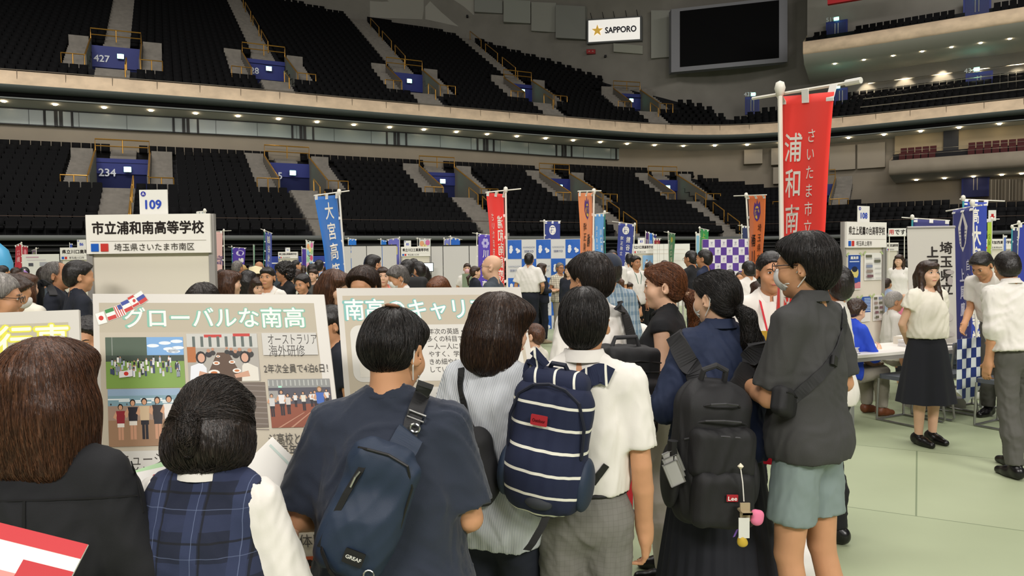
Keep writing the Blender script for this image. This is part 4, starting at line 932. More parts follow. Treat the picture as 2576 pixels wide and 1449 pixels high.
def ball(r, sc=(1, 1, 1), n=10):
    vs = [(r*sc[0]*sin(pi*i/n)*cos(2*pi*j/(2*n)), r*sc[1]*sin(pi*i/n)*sin(2*pi*j/(2*n)), r*sc[2]*cos(pi*i/n)) for i in range(n+1) for j in range(2*n)]
    return vs, [(i*2*n+j, i*2*n+(j+1) % (2*n), (i+1)*2*n+(j+1) % (2*n), (i+1)*2*n+j) for i in range(n) for j in range(2*n)]
# ================================================================= booths, boards, banners, tables
M_ALU = mat('aluminium_frame', 'A09C98', .45, metal=.2); M_PANEL = mat('panel_felt', 'E0D9C9', .9); M_HEAD = mat('header_board', 'F2EEE6', .6)
M_CARD = mat('white_card', 'EDEBE4', .5); M_POLE = mat('pole_white', 'E4E0D4', .4); M_POLEC = mat('pole_teal', '3E9AA8', .4); M_POLEG = mat('pole_green', '2F7F70', .4)
M_TAB = mat('white_tape', 'EDEBE6', .8); M_STEEL = mat('steel_tube', '9A9A98', .25, metal=.8)
def frame_at(x, y, t, yaw, z=0):   # an upright local frame whose origin stands on the floor below a picture point
    p = at(x, y, t); return np.array((p[0], p[1], z)), R_(yaw)
def booth(xc, yt, t, W, yaw, name, city, num, label, top=2.1, hh=.33, boldness=.03, plate_dx=.03, lower=True):
    p, a = frame_at(xc, yt, t, yaw); b = empty('booth_panel', p, a, label, 'booth panel', 'booth panels')
    for q, nm in ((-1, 'l'), (1, 'r')): MB().box((q*(W/2-.025), 0, top/2), (.025, .025, top/2)).build('frame_post', M_ALU, b)
    MB().box((0, .005, top/2), (W/2-.05, .012, top/2-.02)).build('panel', M_PANEL, b)
    MB().box((0, 0, top-.02), (W/2-.05, .02, .02)).build('top_rail', M_ALU, b)
    MB().box((0, -.04, top-hh/2), (W/2-.02, .014, hh/2)).build('header_board', M_HEAD, b)
    fn = lambda u, v, l: (u-W/2, -.055-l, top-v)
    sh = Sheet(fn); sh.text(W/2, .062, name, .115, '241C1A', boldness, 'c', fit=W*.865); sh.flush('name_lettering', b)
    sh.rect(W*.05, hh*.675, W*.95, hh*.682, '8A8478'); sh.flush('rule_line', b)
    sh.rect(W*.055, hh*.74, W*.115, hh*.94, '1E5FC0'); sh.rect(W*.13, hh*.74, W*.19, hh*.94, 'CC3A34'); sh.flush('colour_squares', b)
    sh.text(W*.235, hh*.745, city, .068, '3A3430', 0, 'l', fit=W*.56*len(city)/9 if len(city) > 5 else None); sh.flush('city_lettering', b)
    if num:
        pl = MB().box((plate_dx, 0, top+.105), (.119, .006, .105)).build('number_plate', M_CARD, b)
        s2 = Sheet(lambda u, v, l: (plate_dx-.119+u, -.008-l, top+.21-v)); s2.ell(.035, .035, .022, .022, '3A3AA0', 20, up=True); s2.text(.035, .018, 'A', .034, 'F0F0F0', .02, 'c'); s2.text(.119, .075, num, .105, '2E4CB8', .03, 'c'); s2.flush('number_lettering', pl)
    return b, fn
booth(379, 541, 6.35, 1.09, 0, '市立浦和南高等学校', '埼玉県さいたま市南区', '109', 'large beige booth panel reading 109 with black school lettering, behind the posters')
b108, _ = booth(2172, 560, 9.7, .86, 30, '県立上尾鷹の台高等学校', '埼玉県上尾市', '108', 'booth panel numbered 108 with taped posters behind the white table', boldness=.015, plate_dx=.0)
booth(203, 625, 20, 1.09, 0, '県立川口高等学校', '埼玉県川口市', '86', 'distant booth panel numbered 86 at the left, half behind panel 109', plate_dx=.03)
booth(1046, 621, 25.5, 1.03, 0, '県立川口工業高等学校', '埼玉県川口市', '85', 'distant booth panel numbered 85 between the grey partition walls', plate_dx=-.28)
booth(725, 637, 37, 1.0, 0, '県立越谷東高等学校', '埼玉県越谷市', '51', 'farthest small booth panel, numbered 51, near the curly-haired man', plate_dx=-.02)
booth(1617, 614, 25.5, .80, 0, '県立川口東高等学校', '埼玉県川口市', '83', 'distant booth panel numbered 83 left of the big map board', plate_dx=-.05)
# sheets taped to panel 108
def taped(u, v, w, h, name, label, draw):
    q = empty(name, b108.location, R_(30), label, 'poster', 'posters taped to panel 108'); f = lambda a, b_, l: (u-.43+a, -.022-l, 2.1-v-b_)
    MB().box((u-.43+w/2, -.018, 2.1-v-h/2), (w/2, .002, h/2)).build('paper', M_CARD, q); s = Sheet(f, .0008); draw(s, w, h); s.flush('print', q)
    mb = MB()
    for a in (0, w):
        MB().box((u-.43+a, -.024, 2.1-v+.0), (.03, .0012, .012), rotm('Y', 40 if a else -40)).build('tape', mat('green_tape', 'B8C890', .6), q)
def pic_blue(s, w, h):
    s.rect(.01, .01, w-.01, h-.02, '2A4C9A'); s.rect(.01, h*.78, w-.01, h-.02, 'D88890'); s.text(w*.2, h*.06, '鷹高祭', h*.09, 'F4F2E8', .03, fit=w*.6); s.rect(w*.12, h*.19, w*.85, h*.22, 'C8D4E8')
    s.ell(w*.5, h*.52, w*.30, h*.17, 'D8C878', up=True); s.ell(w*.5, h*.42, w*.22, h*.08, '202840', up=True); s.ell(w*.5, h*.73, w*.33, h*.08, '2A4C9A', up=True)
def pic_doc(c):
    def f(s, w, h):
        rg = random.Random(c)
        for j in range(5):
            for i in range(2):
                u0, v0 = w*(.06+.48*i), h*(.07+.18*j); k = rg.choice(['7A5A60', '6A6A58', '8890A8', '9A8A80', None])
                if k: s.rect(u0, v0, u0+w*.36, v0+h*.10, k)
                for q in range(3): s.rect(u0, v0+h*(.115+.018*q), u0+w*.38, v0+h*(.122+.018*q), 'A8A8A8')
    return f
def pic_table(s, w, h):
    s.rect(0, 0, w, h*.62, '3458A8')
    for q in range(9): s.rect(w*.3, h*(.06+.06*q), w*.96, h*(.09+.06*q), 'B8D0E8')
def pic_green(s, w, h): s.rect(0, 0, w, h*.28, 'A8D0A0'); s.rect(w*.04, h*.32, w*.96, h*.62, '6A7468'); s.rect(w*.2, h*.62, w*.8, h*.95, '4A68A8')
taped(.085, .415, .27, .46, 'poster', 'blue festival poster with a yellow bird face taped on panel 108', pic_blue)
taped(.43, .40, .36, .36, 'poster', 'white sheet of small photographs at the upper right of panel 108', pic_doc(3))
taped(.09, .98, .21, .3, 'poster', 'green topped sheet taped low at the left of panel 108', pic_green)
taped(.37, .97, .19, .33, 'poster', 'blue and white timetable sheet taped in the middle of panel 108', pic_table)
taped(.62, .96, .20, .34, 'poster', 'sheet of green and purple photographs low at the right of panel 108', pic_doc(8))
# ---------------------------------------------------------------- nobori banners
def bil(TL, TR, BL, BR):
    return lambda a, b: (TL*(1-a)+TR*a)*(1-b)+(BL*(1-a)+BR*a)*b
def banner(TL, TR, BL, BR, col, label, texts=(), pole='l', ptop=None, pbot=None, bar=None, polem=None, wave=.02, seed=0, tabs=3, art=None, base=True, cat='banner', W=.6, H=1.8, nmw=1.2, side=5):
    """TL.. are (column, row, distance); texts: (u, v, text, size, colour, mirror, bold)"""
    P = [at(*q) for q in (TL, TR, BL, BR)]; f0 = bil(*P); n = np.cross(P[1]-P[0], P[2]-P[0]); n /= np.linalg.norm(n)
    if n@(CAM-P[0]) < 0: n = -n
    rg = np.random.default_rng(seed); ph = rg.uniform(0, 6, 4); hgt = np.linalg.norm(P[2]-P[0]); wid = np.linalg.norm(P[1]-P[0])
    def fn(u, v, l):
        a, b = u/W, v/H; p = f0(a, b); w_ = wave*(sin(a*5+b*3+ph[0])*.6+sin(a*11-b*4+ph[1])*.3+.4*sin(b*9+ph[2]))*min(1, .25+b*2)
        return p+n*(w_+l)
    bp = at(*pbot) if pbot else None; pt = at(*ptop); 
    if bp is None: bp = pt*1; bp[2] = 0
    else:
        d = (bp-pt); bp = pt+d*(pt[2]/(-d[2]))
    pt = np.array(pt); root = empty('banner', (bp[0], bp[1], 0), 0, label, cat, 'school banners'); O = np.array((bp[0], bp[1], 0))
    pm = polem or M_POLE
    MB().tube([bp-O+np.array((0, 0, .02)), pt-O], .013, 8).build('pole', pm, root)
    if base: MB().lathe([(.24, 0), (.245, .05), (.22, .14), (.13, .19), (.06, .21), (.05, .30), (.03, .31)], 22).build('base_tank', M_WHITE, root, True)
    if bar:
        b0, b1 = at(*bar[0])-O, at(*bar[1])-O; MB().tube([b0, b1], .009, 6).build('cross_bar', M_POLE, root); MB().lathe([(.001, -.05), (.018, -.04), (.03, 0), (.022, .03), (.001, .04)], 10, pt-O).build('pole_cap', M_POLE, root, True)
    nu, nv = 14, 36; V = []; F_ = []
    for lay in (0, -.002): V += [fn(W*i/nu, H*j/nv, lay)-O for j in range(nv+1) for i in range(nu+1)]
    k = nu+1; K = k*(nv+1)
    F_ = [(j*k+i, j*k+i+1, j*k+k+i+1, j*k+k+i) for j in range(nv) for i in range(nu)]; F_ += [tuple(K+q for q in f[::-1]) for f in F_]
    ed = [j*k for j in range(nv+1)]+[nv*k+i for i in range(1, k)]+[j*k+nu for j in range(nv-1, -1, -1)]+[i for i in range(nu-1, 0, -1)]
    F_ += [(ed[i], ed[(i+1) % len(ed)], K+ed[(i+1) % len(ed)], K+ed[i]) for i in range(len(ed))]
    mb = MB(); mb.add(V, F_); mb.build('cloth', mat('cloth_'+col, col, .75, sheen=.2), root, True)
    for i in range(tabs):
        a = .06+.88*i/(tabs-1); p = f0(a, 0)-O; up = np.array((0, 0, 1.0)); bb = p+up*(.055*wid/.6 if wid < .5 else .05)
        if bar: q = np.clip(((p-b0)@(b1-b0))/((b1-b0)@(b1-b0)), 0, 1); bb = b0+(b1-b0)*q
        MB().strip([bb+n*.013, p+n*.006+up*-.03, p+n*.006-up*.045], (P[1]-P[0]), .05, .003).build('tab', M_TAB, root)
    if side:
        e = 0 if pole == 'l' else 1
        for j in range(1, side):
            p = f0(e, j/side*.9)-O; q = bp-O+(pt-bp)*np.clip((p[2])/(pt[2]+1e-6), 0, 1)
            if np.linalg.norm(p-q) < .4: MB().strip([q, p+(f0(.5, j/side)-O-p)*.12], (0, 0, 1), .035, .004).build('side_tab', M_TAB, root)
    sh = Sheet(lambda u, v, l: fn(u, v, l)-O, .0012); sh.lift = sh.base = .003; sh.gap = .002
    if art: art(sh); sh.flush('emblem', root)
    for (u, v, tx, size, c, mir, bold, *ex) in texts:
        sh.vtext(u, v, tx, size, c, bold, ex[1] if ex else nmw, ex[0] if ex else 1, mir); sh.flush('lettering', root)
    return root, fn
def roundel(u, v, r, c, ch=None, c2=None):
    def f(sh):
        sh.ell(u, v, r, r*.9, c, 24, up=True)
        if ch: sh.text(u, v-r*.65, ch, r*1.35, c2, .02, 'c')
    return f
def crest(sh):
    sh.poly([(.22, .17), (.25, .10), (.30, .14), (.33, .05), (.36, .14), (.42, .09), (.44, .17), (.45, .27), (.40, .36), (.33, .40), (.26, .36), (.21, .27)], '5A3A86'); sh.ell(.33, .26, .075, .10, 'E0B848', 18, up=True); sh.text(.33, .19, '高', .14, '5A3A86', .02, 'c')
WH, BK = 'F2EEE4', '1C1414'
big, _ = banner((1964, 243, 4.08), (2099, 231, 3.72), (1941, 1085, 4.0), (2040, 1062, 3.85), 'F8362A', 'big red banner with white school lettering on the nearest white pole', [(.175, .21, '浦和南高等学校', .165, WH, False, .012, 1.35, 1.17), (.40, .19, 'さいたま市立', .082, WH, False, 0, 1.5, 1.2)], 'l', (1962, 222, 4.0), (1975, 1405, 4.0), ((1893, 248, 4.2), (2160, 204, 3.65)), wave=.018, seed=1, nmw=1.0)
MB().tube([at(2128, 209, 3.71)-np.array(big.location), at(2166, 202, 3.64)-np.array(big.location)], .016, 8).build('bar_sleeve', M_WHITE, big)
banner((1223, 484, 9.2), (1268, 488, 9.5), (1243, 790, 9.2), (1270, 792, 9.4), 'F02C24', 'red banner with mirrored white lettering above the second poster', [(.43, .34, '浦和南高等学校', .20, WH, True, .015), (.17, .30, 'さいたま市立', .13, WH, True, 0)], 'r', (1272, 477, 9.45), (1276, 722, 9.45), ((1222, 484, 9.2), (1310, 475, 9.7)), seed=2, nmw=1.0)
banner((791, 495, 9.1), (849, 490, 9.5), (843, 830, 9.1), (880, 812, 9.5), '2470C4', 'bright blue banner with large white lettering behind the gap between the posters', [(.33, .10, '大宮高等学校', .25, WH, False, .015)], 'r', (853, 483, 9.5), (868, 690, 9.5), ((790, 492, 9.1), (878, 480, 9.7)), seed=3, nmw=1.12)
banner((1455, 485, 9.6), (1490, 485, 10.0), (1462, 790, 9.6), (1494, 790, 9.9), 'E8884E', 'pale orange banner with a purple crest and mirrored black lettering mid-hall', [(.42, .62, '桶川高校', .20, BK, True, .01), (.20, .45, '埼玉県立', .13, BK, True, 0)], 'r', (1494, 481, 9.95), (1492, 640, 9.95), ((1454, 481, 9.6), (1512, 480, 10.1)), seed=4, art=crest, nmw=1.15)
banner((1881, 493, 10.9), (1926, 491, 10.5), (1889, 790, 10.9), (1912, 780, 10.6), 'E0702E', 'orange banner with a purple crest and black lettering left of the big red banner', [(.22, .60, '桶川高校', .20, BK, False, .01), (.43, .44, '埼玉県立', .13, BK, False, 0)], 'l', (1877, 491, 11.0), (1890, 720, 11.0), ((1846, 493, 11.2), (1928, 490, 10.45)), seed=5, art=crest, nmw=1.2)
banner((1496, 539, 15), (1519, 539, 15.2), (1499, 730, 15), (1520, 730, 15.2), '5E9CD8', 'light blue banner on a teal pole beside the pale orange banner', [(.40, .35, '川口青陵高等学校', .16, WH, True, .01), (.14, .28, '埼玉県立', .12, WH, True, 0)], 'r', (1521, 534, 15.2), (1523, 700, 15.2), ((1494, 540, 15), (1530, 535, 15.3)), M_POLEG, seed=6)
banner((1371, 558, 18.6), (1409, 558, 18.6), (1371, 745, 18.6), (1409, 745, 18.6), '2C3C88', 'navy banner with a round white crest behind the blue checkered backdrop', [(.42, .42, '熊谷西高等学校', .17, WH, False, .01), (.17, .40, '埼玉県立', .12, WH, False, 0)], 'l', (1369, 556, 18.6), None, ((1358, 556, 18.7), (1411, 556, 18.6)), seed=7, art=roundel(.30, .20, .13, WH, '高', '2C3C88'))
banner((1556, 562, 19), (1595, 565, 18.8), (1546, 720, 19), (1584, 726, 18.8), '34408C', 'slanting violet-blue banner with a round crest and mirrored lettering near panel 83', [(.42, .36, '熊谷西高等学校', .18, WH, True, .015), (.17, .36, '埼玉県立', .12, WH, True, 0)], 'r', (1597, 564, 18.8), (1590, 700, 18.8), ((1540, 557, 19.1), (1598, 565, 18.8)), seed=8, art=roundel(.30, .18, .13, WH, '高', '34408C'))
banner((1683, 587, 23.5), (1698, 588, 22.8), (1684, 690, 23.5), (1692, 684, 23), '2F7E48', 'narrow green banner in front of the big map board', [(.3, .5, '川口東', .24, 'E8E4C8', False, .01)], 'l', (1681, 584, 23.5), (1683, 680, 23.5), ((1670, 583, 23.8), (1699, 588, 22.8)), seed=9, art=lambda s: s.ell(.3, .28, .12, .13, 'C8C050', up=True))
banner((1203, 590, 21), (1240, 592, 21), (1203, 740, 21), (1232, 742, 21), '5640B0', 'purple banner with white lettering half behind the red banner', [(.32, .45, '川口北東', .26, WH, False, .02)], 'l', (1200, 588, 21), (1197, 700, 21), ((1188, 586, 21.2), (1242, 592, 21)), seed=10, art=lambda s: [s.ell(.3+.1*cos(a), .25+.1*sin(a), .06, .06, 'B8B0E0', 8) for a in np.arange(0, 6.3, 1.05)])
banner((877, 602, 28), (896, 602, 28), (876, 700, 28), (898, 700, 28), '1F78D8', 'bright blue banner tip behind the left partition wall, beside the big blue banner', [(.3, .25, '川口', .3, WH, False, .02)], 'l', (876, 600, 28), None, ((868, 600, 28.2), (897, 602, 28)), seed=11)
banner((959, 604, 29), (972, 605, 29), (958, 690, 29), (972, 690, 29), '1A74D0', 'second bright blue banner tip behind the left partition wall', [(.3, .3, '川口', .3, WH, False, .02)], 'l', (958, 602, 29), None, ((950, 602, 29.2), (973, 606, 29)), seed=12)
wing = lambda s: [s.poly([(.25+.02*i, .62), (.15+.06*i, .18+.03*i), (.2+.07*i, .2+.03*i), (.33+.03*i, .62)], 'D8CC70') for i in range(5)]
banner((975, 603, 27), (1004, 599, 27), (990, 720, 27), (1012, 715, 27), '6E70C4', 'periwinkle banner with a pale yellow wing left of panel 85', [], 'r', (1005, 598, 27), (1006, 690, 27), ((972, 603, 27), (1006, 598, 27)), seed=13, art=wing)
def dots(s):
    for i, (a, b, c) in enumerate(((.15, .2, 'E8A878'), (.45, .15, 'D878A8'), (.45, .45, 'A8C890'), (.15, .5, '88B8D8'), (.3, .35, 'F0D890'), (.45, .75, 'D85878'), (.15, .8, '9AC8A0'), (.45, 1.05, '88B0D8'), (.15, 1.1, 'E0A0B8'))): s.ell(a, b, .12, .13, c, 16, up=True)
banner((1054, 602, 28.5), (1083, 602, 28.5), (1054, 700, 28.5), (1083, 700, 28.5), 'DCE0D8', 'pale banner with pastel dots standing up behind panel 85', [(.3, .2, '工業', .2, '303030', False, 0)], 'l', (1050, 600, 28.5), None, ((1046, 599, 28.5), (1085, 601, 28.5)), seed=14, art=dots)
banner((1118, 602, 27), (1136, 600, 27), (1118, 700, 27), (1134, 700, 27), '8088D0', 'small periwinkle banner with a wing behind the right partition wall', [], 'l', (1117, 600, 27), None, ((1116, 603, 27), (1138, 598, 27)), seed=15, art=wing)
banner((1135, 599, 26.8), (1157, 602, 26.8), (1135, 700, 26.8), (1157, 700, 26.8), '1E66C8', 'blue banner with a yellow patch behind the right partition wall', [], 'l', (1133, 595, 26.8), None, ((1128, 595, 26.8), (1163, 603, 26.8)), seed=16, art=lambda s: s.poly([(.15, .3), (.4, .28), (.58, .42), (.5, .7), (.15, .75)], 'D8C030'))
banner((584, 624, 33), (618, 624, 33), (586, 700, 33), (612, 700, 33), '4A2E98', 'purple banner with a round white crest beyond the long-haired woman', [(.42, .6, '鳩ヶ谷', .28, WH, False, .02)], 'l', (583, 620, 33), None, ((574, 621, 33.2), (620, 624, 33)), M_POLEC, seed=17, art=roundel(.36, .3, .18, 'D8D0E8', '高', '4A2E98'))
banner((667, 584, 21), (684, 587, 20.6), (668, 715, 21), (685, 715, 20.6), '3448B0', 'tall blue banner on a green pole left of panel 51', [(.3, .12, '越谷東高校', .27, WH, False, .02)], 'l', (665, 580, 21), (663, 700, 21), ((656, 576, 21.2), (685, 587, 20.6)), M_POLEG, seed=18)
banner((637, 617, 34), (641, 617, 33.5), (637, 690, 34), (641, 690, 33.5), '8CC8A0', 'very narrow pale green banner seen edge-on', [], 'l', (637, 616, 34), None, None, seed=19)
banner((771, 609, 33), (789, 609, 33), (770, 705, 33), (786, 705, 33), 'D0DCD0', 'pale banner with coloured dots left of the big blue banner', [(.28, .25, '杉戸農業', .3, '503838', False, .01)], 'l', (770, 605, 33), None, ((769, 605, 33), (791, 608, 33)), seed=20, art=dots)
banner((760, 624, 35), (770, 625, 35), (760, 690, 35), (770, 690, 35), '4A2E98', 'small purple banner half hidden by the dotted banner', [], 'l', (759, 622, 35), None, ((758, 623, 35), (772, 625, 35)), seed=21)
banner((500, 584, 21), (560, 583, 21), (502, 780, 21), (558, 780, 21), 'E0B4AE', 'pink banner half behind panel 109', [(.52, .55, '高崎女子', .24, '5A4A78', True, .01)], 'r', (563, 579, 21), (566, 740, 21), ((500, 584, 21), (582, 580, 21)), seed=22, nmw=1.5)
banner((39, 619, 29), (54, 613, 29), (36, 700, 29), (54, 700, 29), 'B82838', 'crimson banner at the far left above the crowd', [(.3, .3, '岩槻', .3, 'E8B8B8', False, .01)], 'r', (54, 611, 29), None, ((37, 618, 29), (56, 610, 29)), seed=23)
banner((56, 618, 31), (70, 620, 31), (56, 690, 31), (70, 690, 31), 'A82434', 'second crimson banner right behind the first at the far left', [], 'l', (55, 616, 31), None, ((54, 617, 31), (71, 620, 31)), seed=24, art=lambda s: s.ell(.3, .4, .15, .2, 'D88890', up=True))
banner((81, 629, 28), (91, 627, 27.6), (80, 700, 28), (92, 700, 27.6), '5A2458', 'narrow plum banner left of the grey-haired man', [(.3, .6, '八潮', .3, 'E0D0E0', False, .01)], 'r', (91, 625, 27.6), None, ((80, 630, 28), (97, 624, 27.5)), seed=25, art=lambda s: s.ell(.3, .3, .12, .16, '98A070', up=True))
banner((176, 613, 30), (182, 613, 30), (176, 690, 30), (182, 690, 30), '3450B0', 'tiny blue banner tip left of the number plate 86', [], 'l', (175, 610, 30), None, None, seed=26, tabs=2)
banner((497, 535, 13), (516, 534, 13), (497, 690, 13), (516, 690, 13), '4C8CB8', 'blue banner tip rising just above panel 109', [], 'r', (515, 530, 13), None, ((496, 533, 13), (520, 531, 13)), seed=27)
banner((1761, 576, 22), (1782, 579, 21.6), (1760, 680, 22), (1776, 680, 21.6), '2EA050', 'bright green banner above the purple checkered backdrop', [(.3, .15, '上尾', .26, 'C8D060', False, .01)], 'l', (1760, 573, 22), None, ((1757, 573, 22), (1784, 579, 21.6)), seed=28)
banner((1752, 589, 23), (1763, 589, 23), (1752, 690, 23), (1763, 690, 23), '88B8D0', 'pale blue banner left of the bright green banner', [], 'l', (1751, 586, 23), None, ((1749, 587, 23), (1764, 588, 23)), seed=29)
banner((1868, 570, 24), (1884, 570, 24), (1868, 670, 24), (1884, 670, 24), '24305C', 'dark navy banner just behind the orange banner at the right', [], 'l', (1866, 567, 24), None, ((1856, 567, 24), (1886, 570, 24)), seed=30)
for i, (x, c, l) in enumerate(((1625, '4A2468', 'plum'), (1634, '2A70D0', 'bright blue'), (1644, '2C2C70', 'dark navy'))):
    banner((x, 583+i*3, 28+1.7*i), (x+7, 584+i*3, 28+1.7*i), (x, 690, 28+1.7*i), (x+7, 690, 28+1.7*i), c, 'narrow %s banner above panel 83' % l, [(.3, .3, '川', .3, WH, False, .01)], 'l', (x-1, 580+i*3, 28+1.7*i), None, None, seed=31+i, tabs=2)
banner((1646, 602, 28), (1660, 602, 28), (1646, 690, 28), (1660, 690, 28), '8C1830', 'small crimson banner tip above the map board', [(.3, .12, '川口', .24, 'C8A060', False, .01)], 'l', (1645, 600, 28), None, ((1644, 600, 28), (1664, 600, 28)), seed=35)
def diamond(s):
    s.poly([(.30, .02), (.44, .22), (.40, .42), (.30, .52), (.2, .42), (.16, .22)], 'D8D4D0'); s.poly([(.30, .10), (.36, .22), (.34, .46), (.26, .46), (.24, .22)], '2C2E66')
    for q in range(5):
        s.rect(.19+.008*q, .26+.04*q, .25, .268+.04*q, '4A4C78', up=False); s.rect(.35, .26+.04*q, .415-.008*q, .268+.04*q, '4A4C78')
banner((2397, 529, 9.0), (2447, 520, 8.7), (2406, 905, 9.0), (2444, 900, 8.8), '34387C', 'slate-violet banner with a white diamond crest and motto right of the roll-up screen', [(.48, .62, '自主・協力・調和', .14, 'D4D4E0', False, .01), (.25, .72, '上尾鷹の台高校', .17, 'C8C8DC', False, .03)], 'r', (2446, 510, 8.75), (2452, 700, 8.75), ((2380, 531, 9.2), (2470, 516, 8.6)), seed=36, art=diamond, nmw=1.2)
banner((2425, 507, 10), (2483, 509, 9.9), (2428, 880, 10), (2478, 880, 9.9), '2E44A8', 'royal blue banner with white lettering on a teal pole near the right edge', [(.33, .30, '大宮東高等学校', .25, WH, False, .03)], 'l', (2423, 498, 10), (2425, 760, 10), ((2414, 501, 10.1), (2528, 506, 9.8)), M_POLEC, seed=37, nmw=1.02, art=lambda s: s.text(.3, .08, '高', .2, WH, .02, 'c'))
banner((2298, 551, 11), (2388, 556, 10.8), (2298, 860, 11), (2385, 860, 10.8), '3A3C78', 'dark violet banner peeping over the top of the roll-up screen', [], 'l', (2295, 546, 11), None, ((2268, 547, 11.1), (2390, 555, 10.8)), M_POLEC, seed=38, art=lambda s: s.poly([(.3, .1), (.42, .3), (.18, .3)], 'D8D4D0'))
banner((2484, 553, 14), (2494, 553, 14), (2484, 760, 14), (2492, 760, 14), 'B0CC40', 'lime green banner strip right of the royal blue banner', [(.3, .3, '高', .3, '40602A', False, 0)], 'r', (2495, 551, 14), None, ((2480, 552, 14), (2514, 551, 14)), seed=39)
banner((2548, 574, 15), (2572, 576, 15), (2544, 760, 15), (2566, 760, 15), '243264', 'dark navy banner with white lettering at the right edge, behind the two students', [(.36, .2, '鴻巣女子高', .24, 'E0E4E8', False, .02)], 'l', (2546, 570, 15), None, ((2544, 571, 15), (2580, 576, 15)), M_POLEC, seed=40)
banner((2564, 566, 13), (2620, 560, 13), (2556, 800, 13), (2610, 800, 13), '2A3AA0', 'blue banner cut off by the right edge', [], 'l', (2563, 560, 13), None, ((2548, 566, 13), (2620, 550, 13)), seed=41)
banner((2525, 593, 20), (2531, 593, 20), (2525, 720, 20), (2531, 720, 20), '5A78C0', 'very narrow light blue banner near the right edge', [], 'l', (2524, 590, 20), None, None, seed=42, tabs=2)
# ---------------------------------------------------------------- patch boards (slightly bowed posters on easels)
def board(TL, TR, BL, BR, W, H, name, label, cat, bow=.0, th=.01, back=None):
    P = [at(*q) for q in (TL, TR, BL, BR)]; f0 = bil(*P); n = np.cross(P[1]-P[0], P[2]-P[0]); n /= np.linalg.norm(n)
    if n@(CAM-P[0]) < 0: n = -n
    O = np.array((*(P[2]+P[3])[:2]/2, 0)); root = empty(name, O, 0, label, cat)
    fn = lambda u, v, l: f0(u/W, v/H)+n*(l-bow*sin(pi*u/W))-O
    k = 9; mb = MB(); F_ = [(j*k+i, j*k+i+1, j*k+k+i+1, j*k+k+i) for j in range(k-1) for i in range(k-1)]; V = [fn(W*i/(k-1), H*j/(k-1), lay) for lay in (0, -th) for j in range(k) for i in range(k)]
    ed = [j*k for j in range(k)]+[(k-1)*k+i for i in range(1, k)]+[j*k+k-1 for j in range(k-2, -1, -1)]+[i for i in range(k-2, 0, -1)]
    F_ = F_+[tuple(k*k+q for q in f[::-1]) for f in F_]+[(ed[i], ed[(i+1) % len(ed)], k*k+ed[(i+1) % len(ed)], k*k+ed[i]) for i in range(len(ed))]
    mb.add(V, F_); mb.build('panel', back or mat('laminated_board', 'C9C5BC', .35), root)
    return root, fn, P, n, O
def easel(P, n, O, root, lo=None):
    mid = (P[0]+P[1])/2; bot = (P[2]+P[3])/2; bk = -n*np.array((1, 1, 0)); bk /= np.linalg.norm(bk)
    e = empty('easel', bot*np.array((1, 1, 0)), 0, 'easel stand behind the %s' % lo, 'easel'); Oe = bot*np.array((1, 1, 0))
    r = (P[3]-P[2])/np.linalg.norm(P[3]-P[2])
    for q in (-1, 1):
        a = mid*.75+bot*.25+r*q*.06-n*.03; b = bot+r*q*.26-n*.02+(bot-mid)*.02; b = a+(b-a)*((a[2]-0.012)/(a[2]-b[2])); MB().tube([a-Oe, b-Oe], .012, 8).build('leg', M_STEEL, e)
    a = mid*.75+bot*.25-n*.03; b = np.array((*(bot+bk*.55)[:2], .012)); MB().tube([a-Oe, b-Oe], .012, 8).build('leg', M_STEEL, e)
    c = bot-n*.02; MB().tube([c-r*.36-Oe+np.array((0, 0, .0)), c+r*.36-Oe], .012, 8).build('tray_bar', M_STEEL, e)
def glow_text(sh, u, v, tx, h, c, halo, bold=.012, hb=.06, fit=None, align='l'):
    V, _ = text_geo(tx, bold)
    sh.text(u, v, tx, h, halo, hb, align, fit=fit and fit*1.012); sh.text(u+(.006 if align == 'l' else 0), v, tx, h, c, bold, align, fit=fit)
def figure(sh, u, v, h, top, bot='20242E', skin='C89878', hair='1A1412', arms=True, legs=None):
    sh.rect(u-h*.07, v+h*.5, u-h*.008, v+h*.95, legs or bot, up=False); sh.rect(u+h*.008, v+h*.5, u+h*.07, v+h*.95, legs or bot)
    sh.rect(u-h*.09, v+h*.46, u+h*.09, v+h*.62, bot); sh.poly([(u-h*.12, v+h*.19), (u+h*.12, v+h*.19), (u+h*.10, v+h*.52), (u-h*.10, v+h*.52)], top)
    if arms: sh.poly([(u-h*.12, v+h*.2), (u-h*.2, v+h*.36), (u-h*.12, v+h*.42), (u-h*.10, v+h*.3)], skin, up=False); sh.poly([(u+h*.12, v+h*.2), (u+h*.2, v+h*.34), (u+h*.14, v+h*.38), (u+h*.10, v+h*.28)], skin)
    sh.ell(u, v+h*.085, h*.07, h*.085, hair, 10, up=True); sh.ell(u, v+h*.10, h*.05, h*.065, skin, 10, up=True)
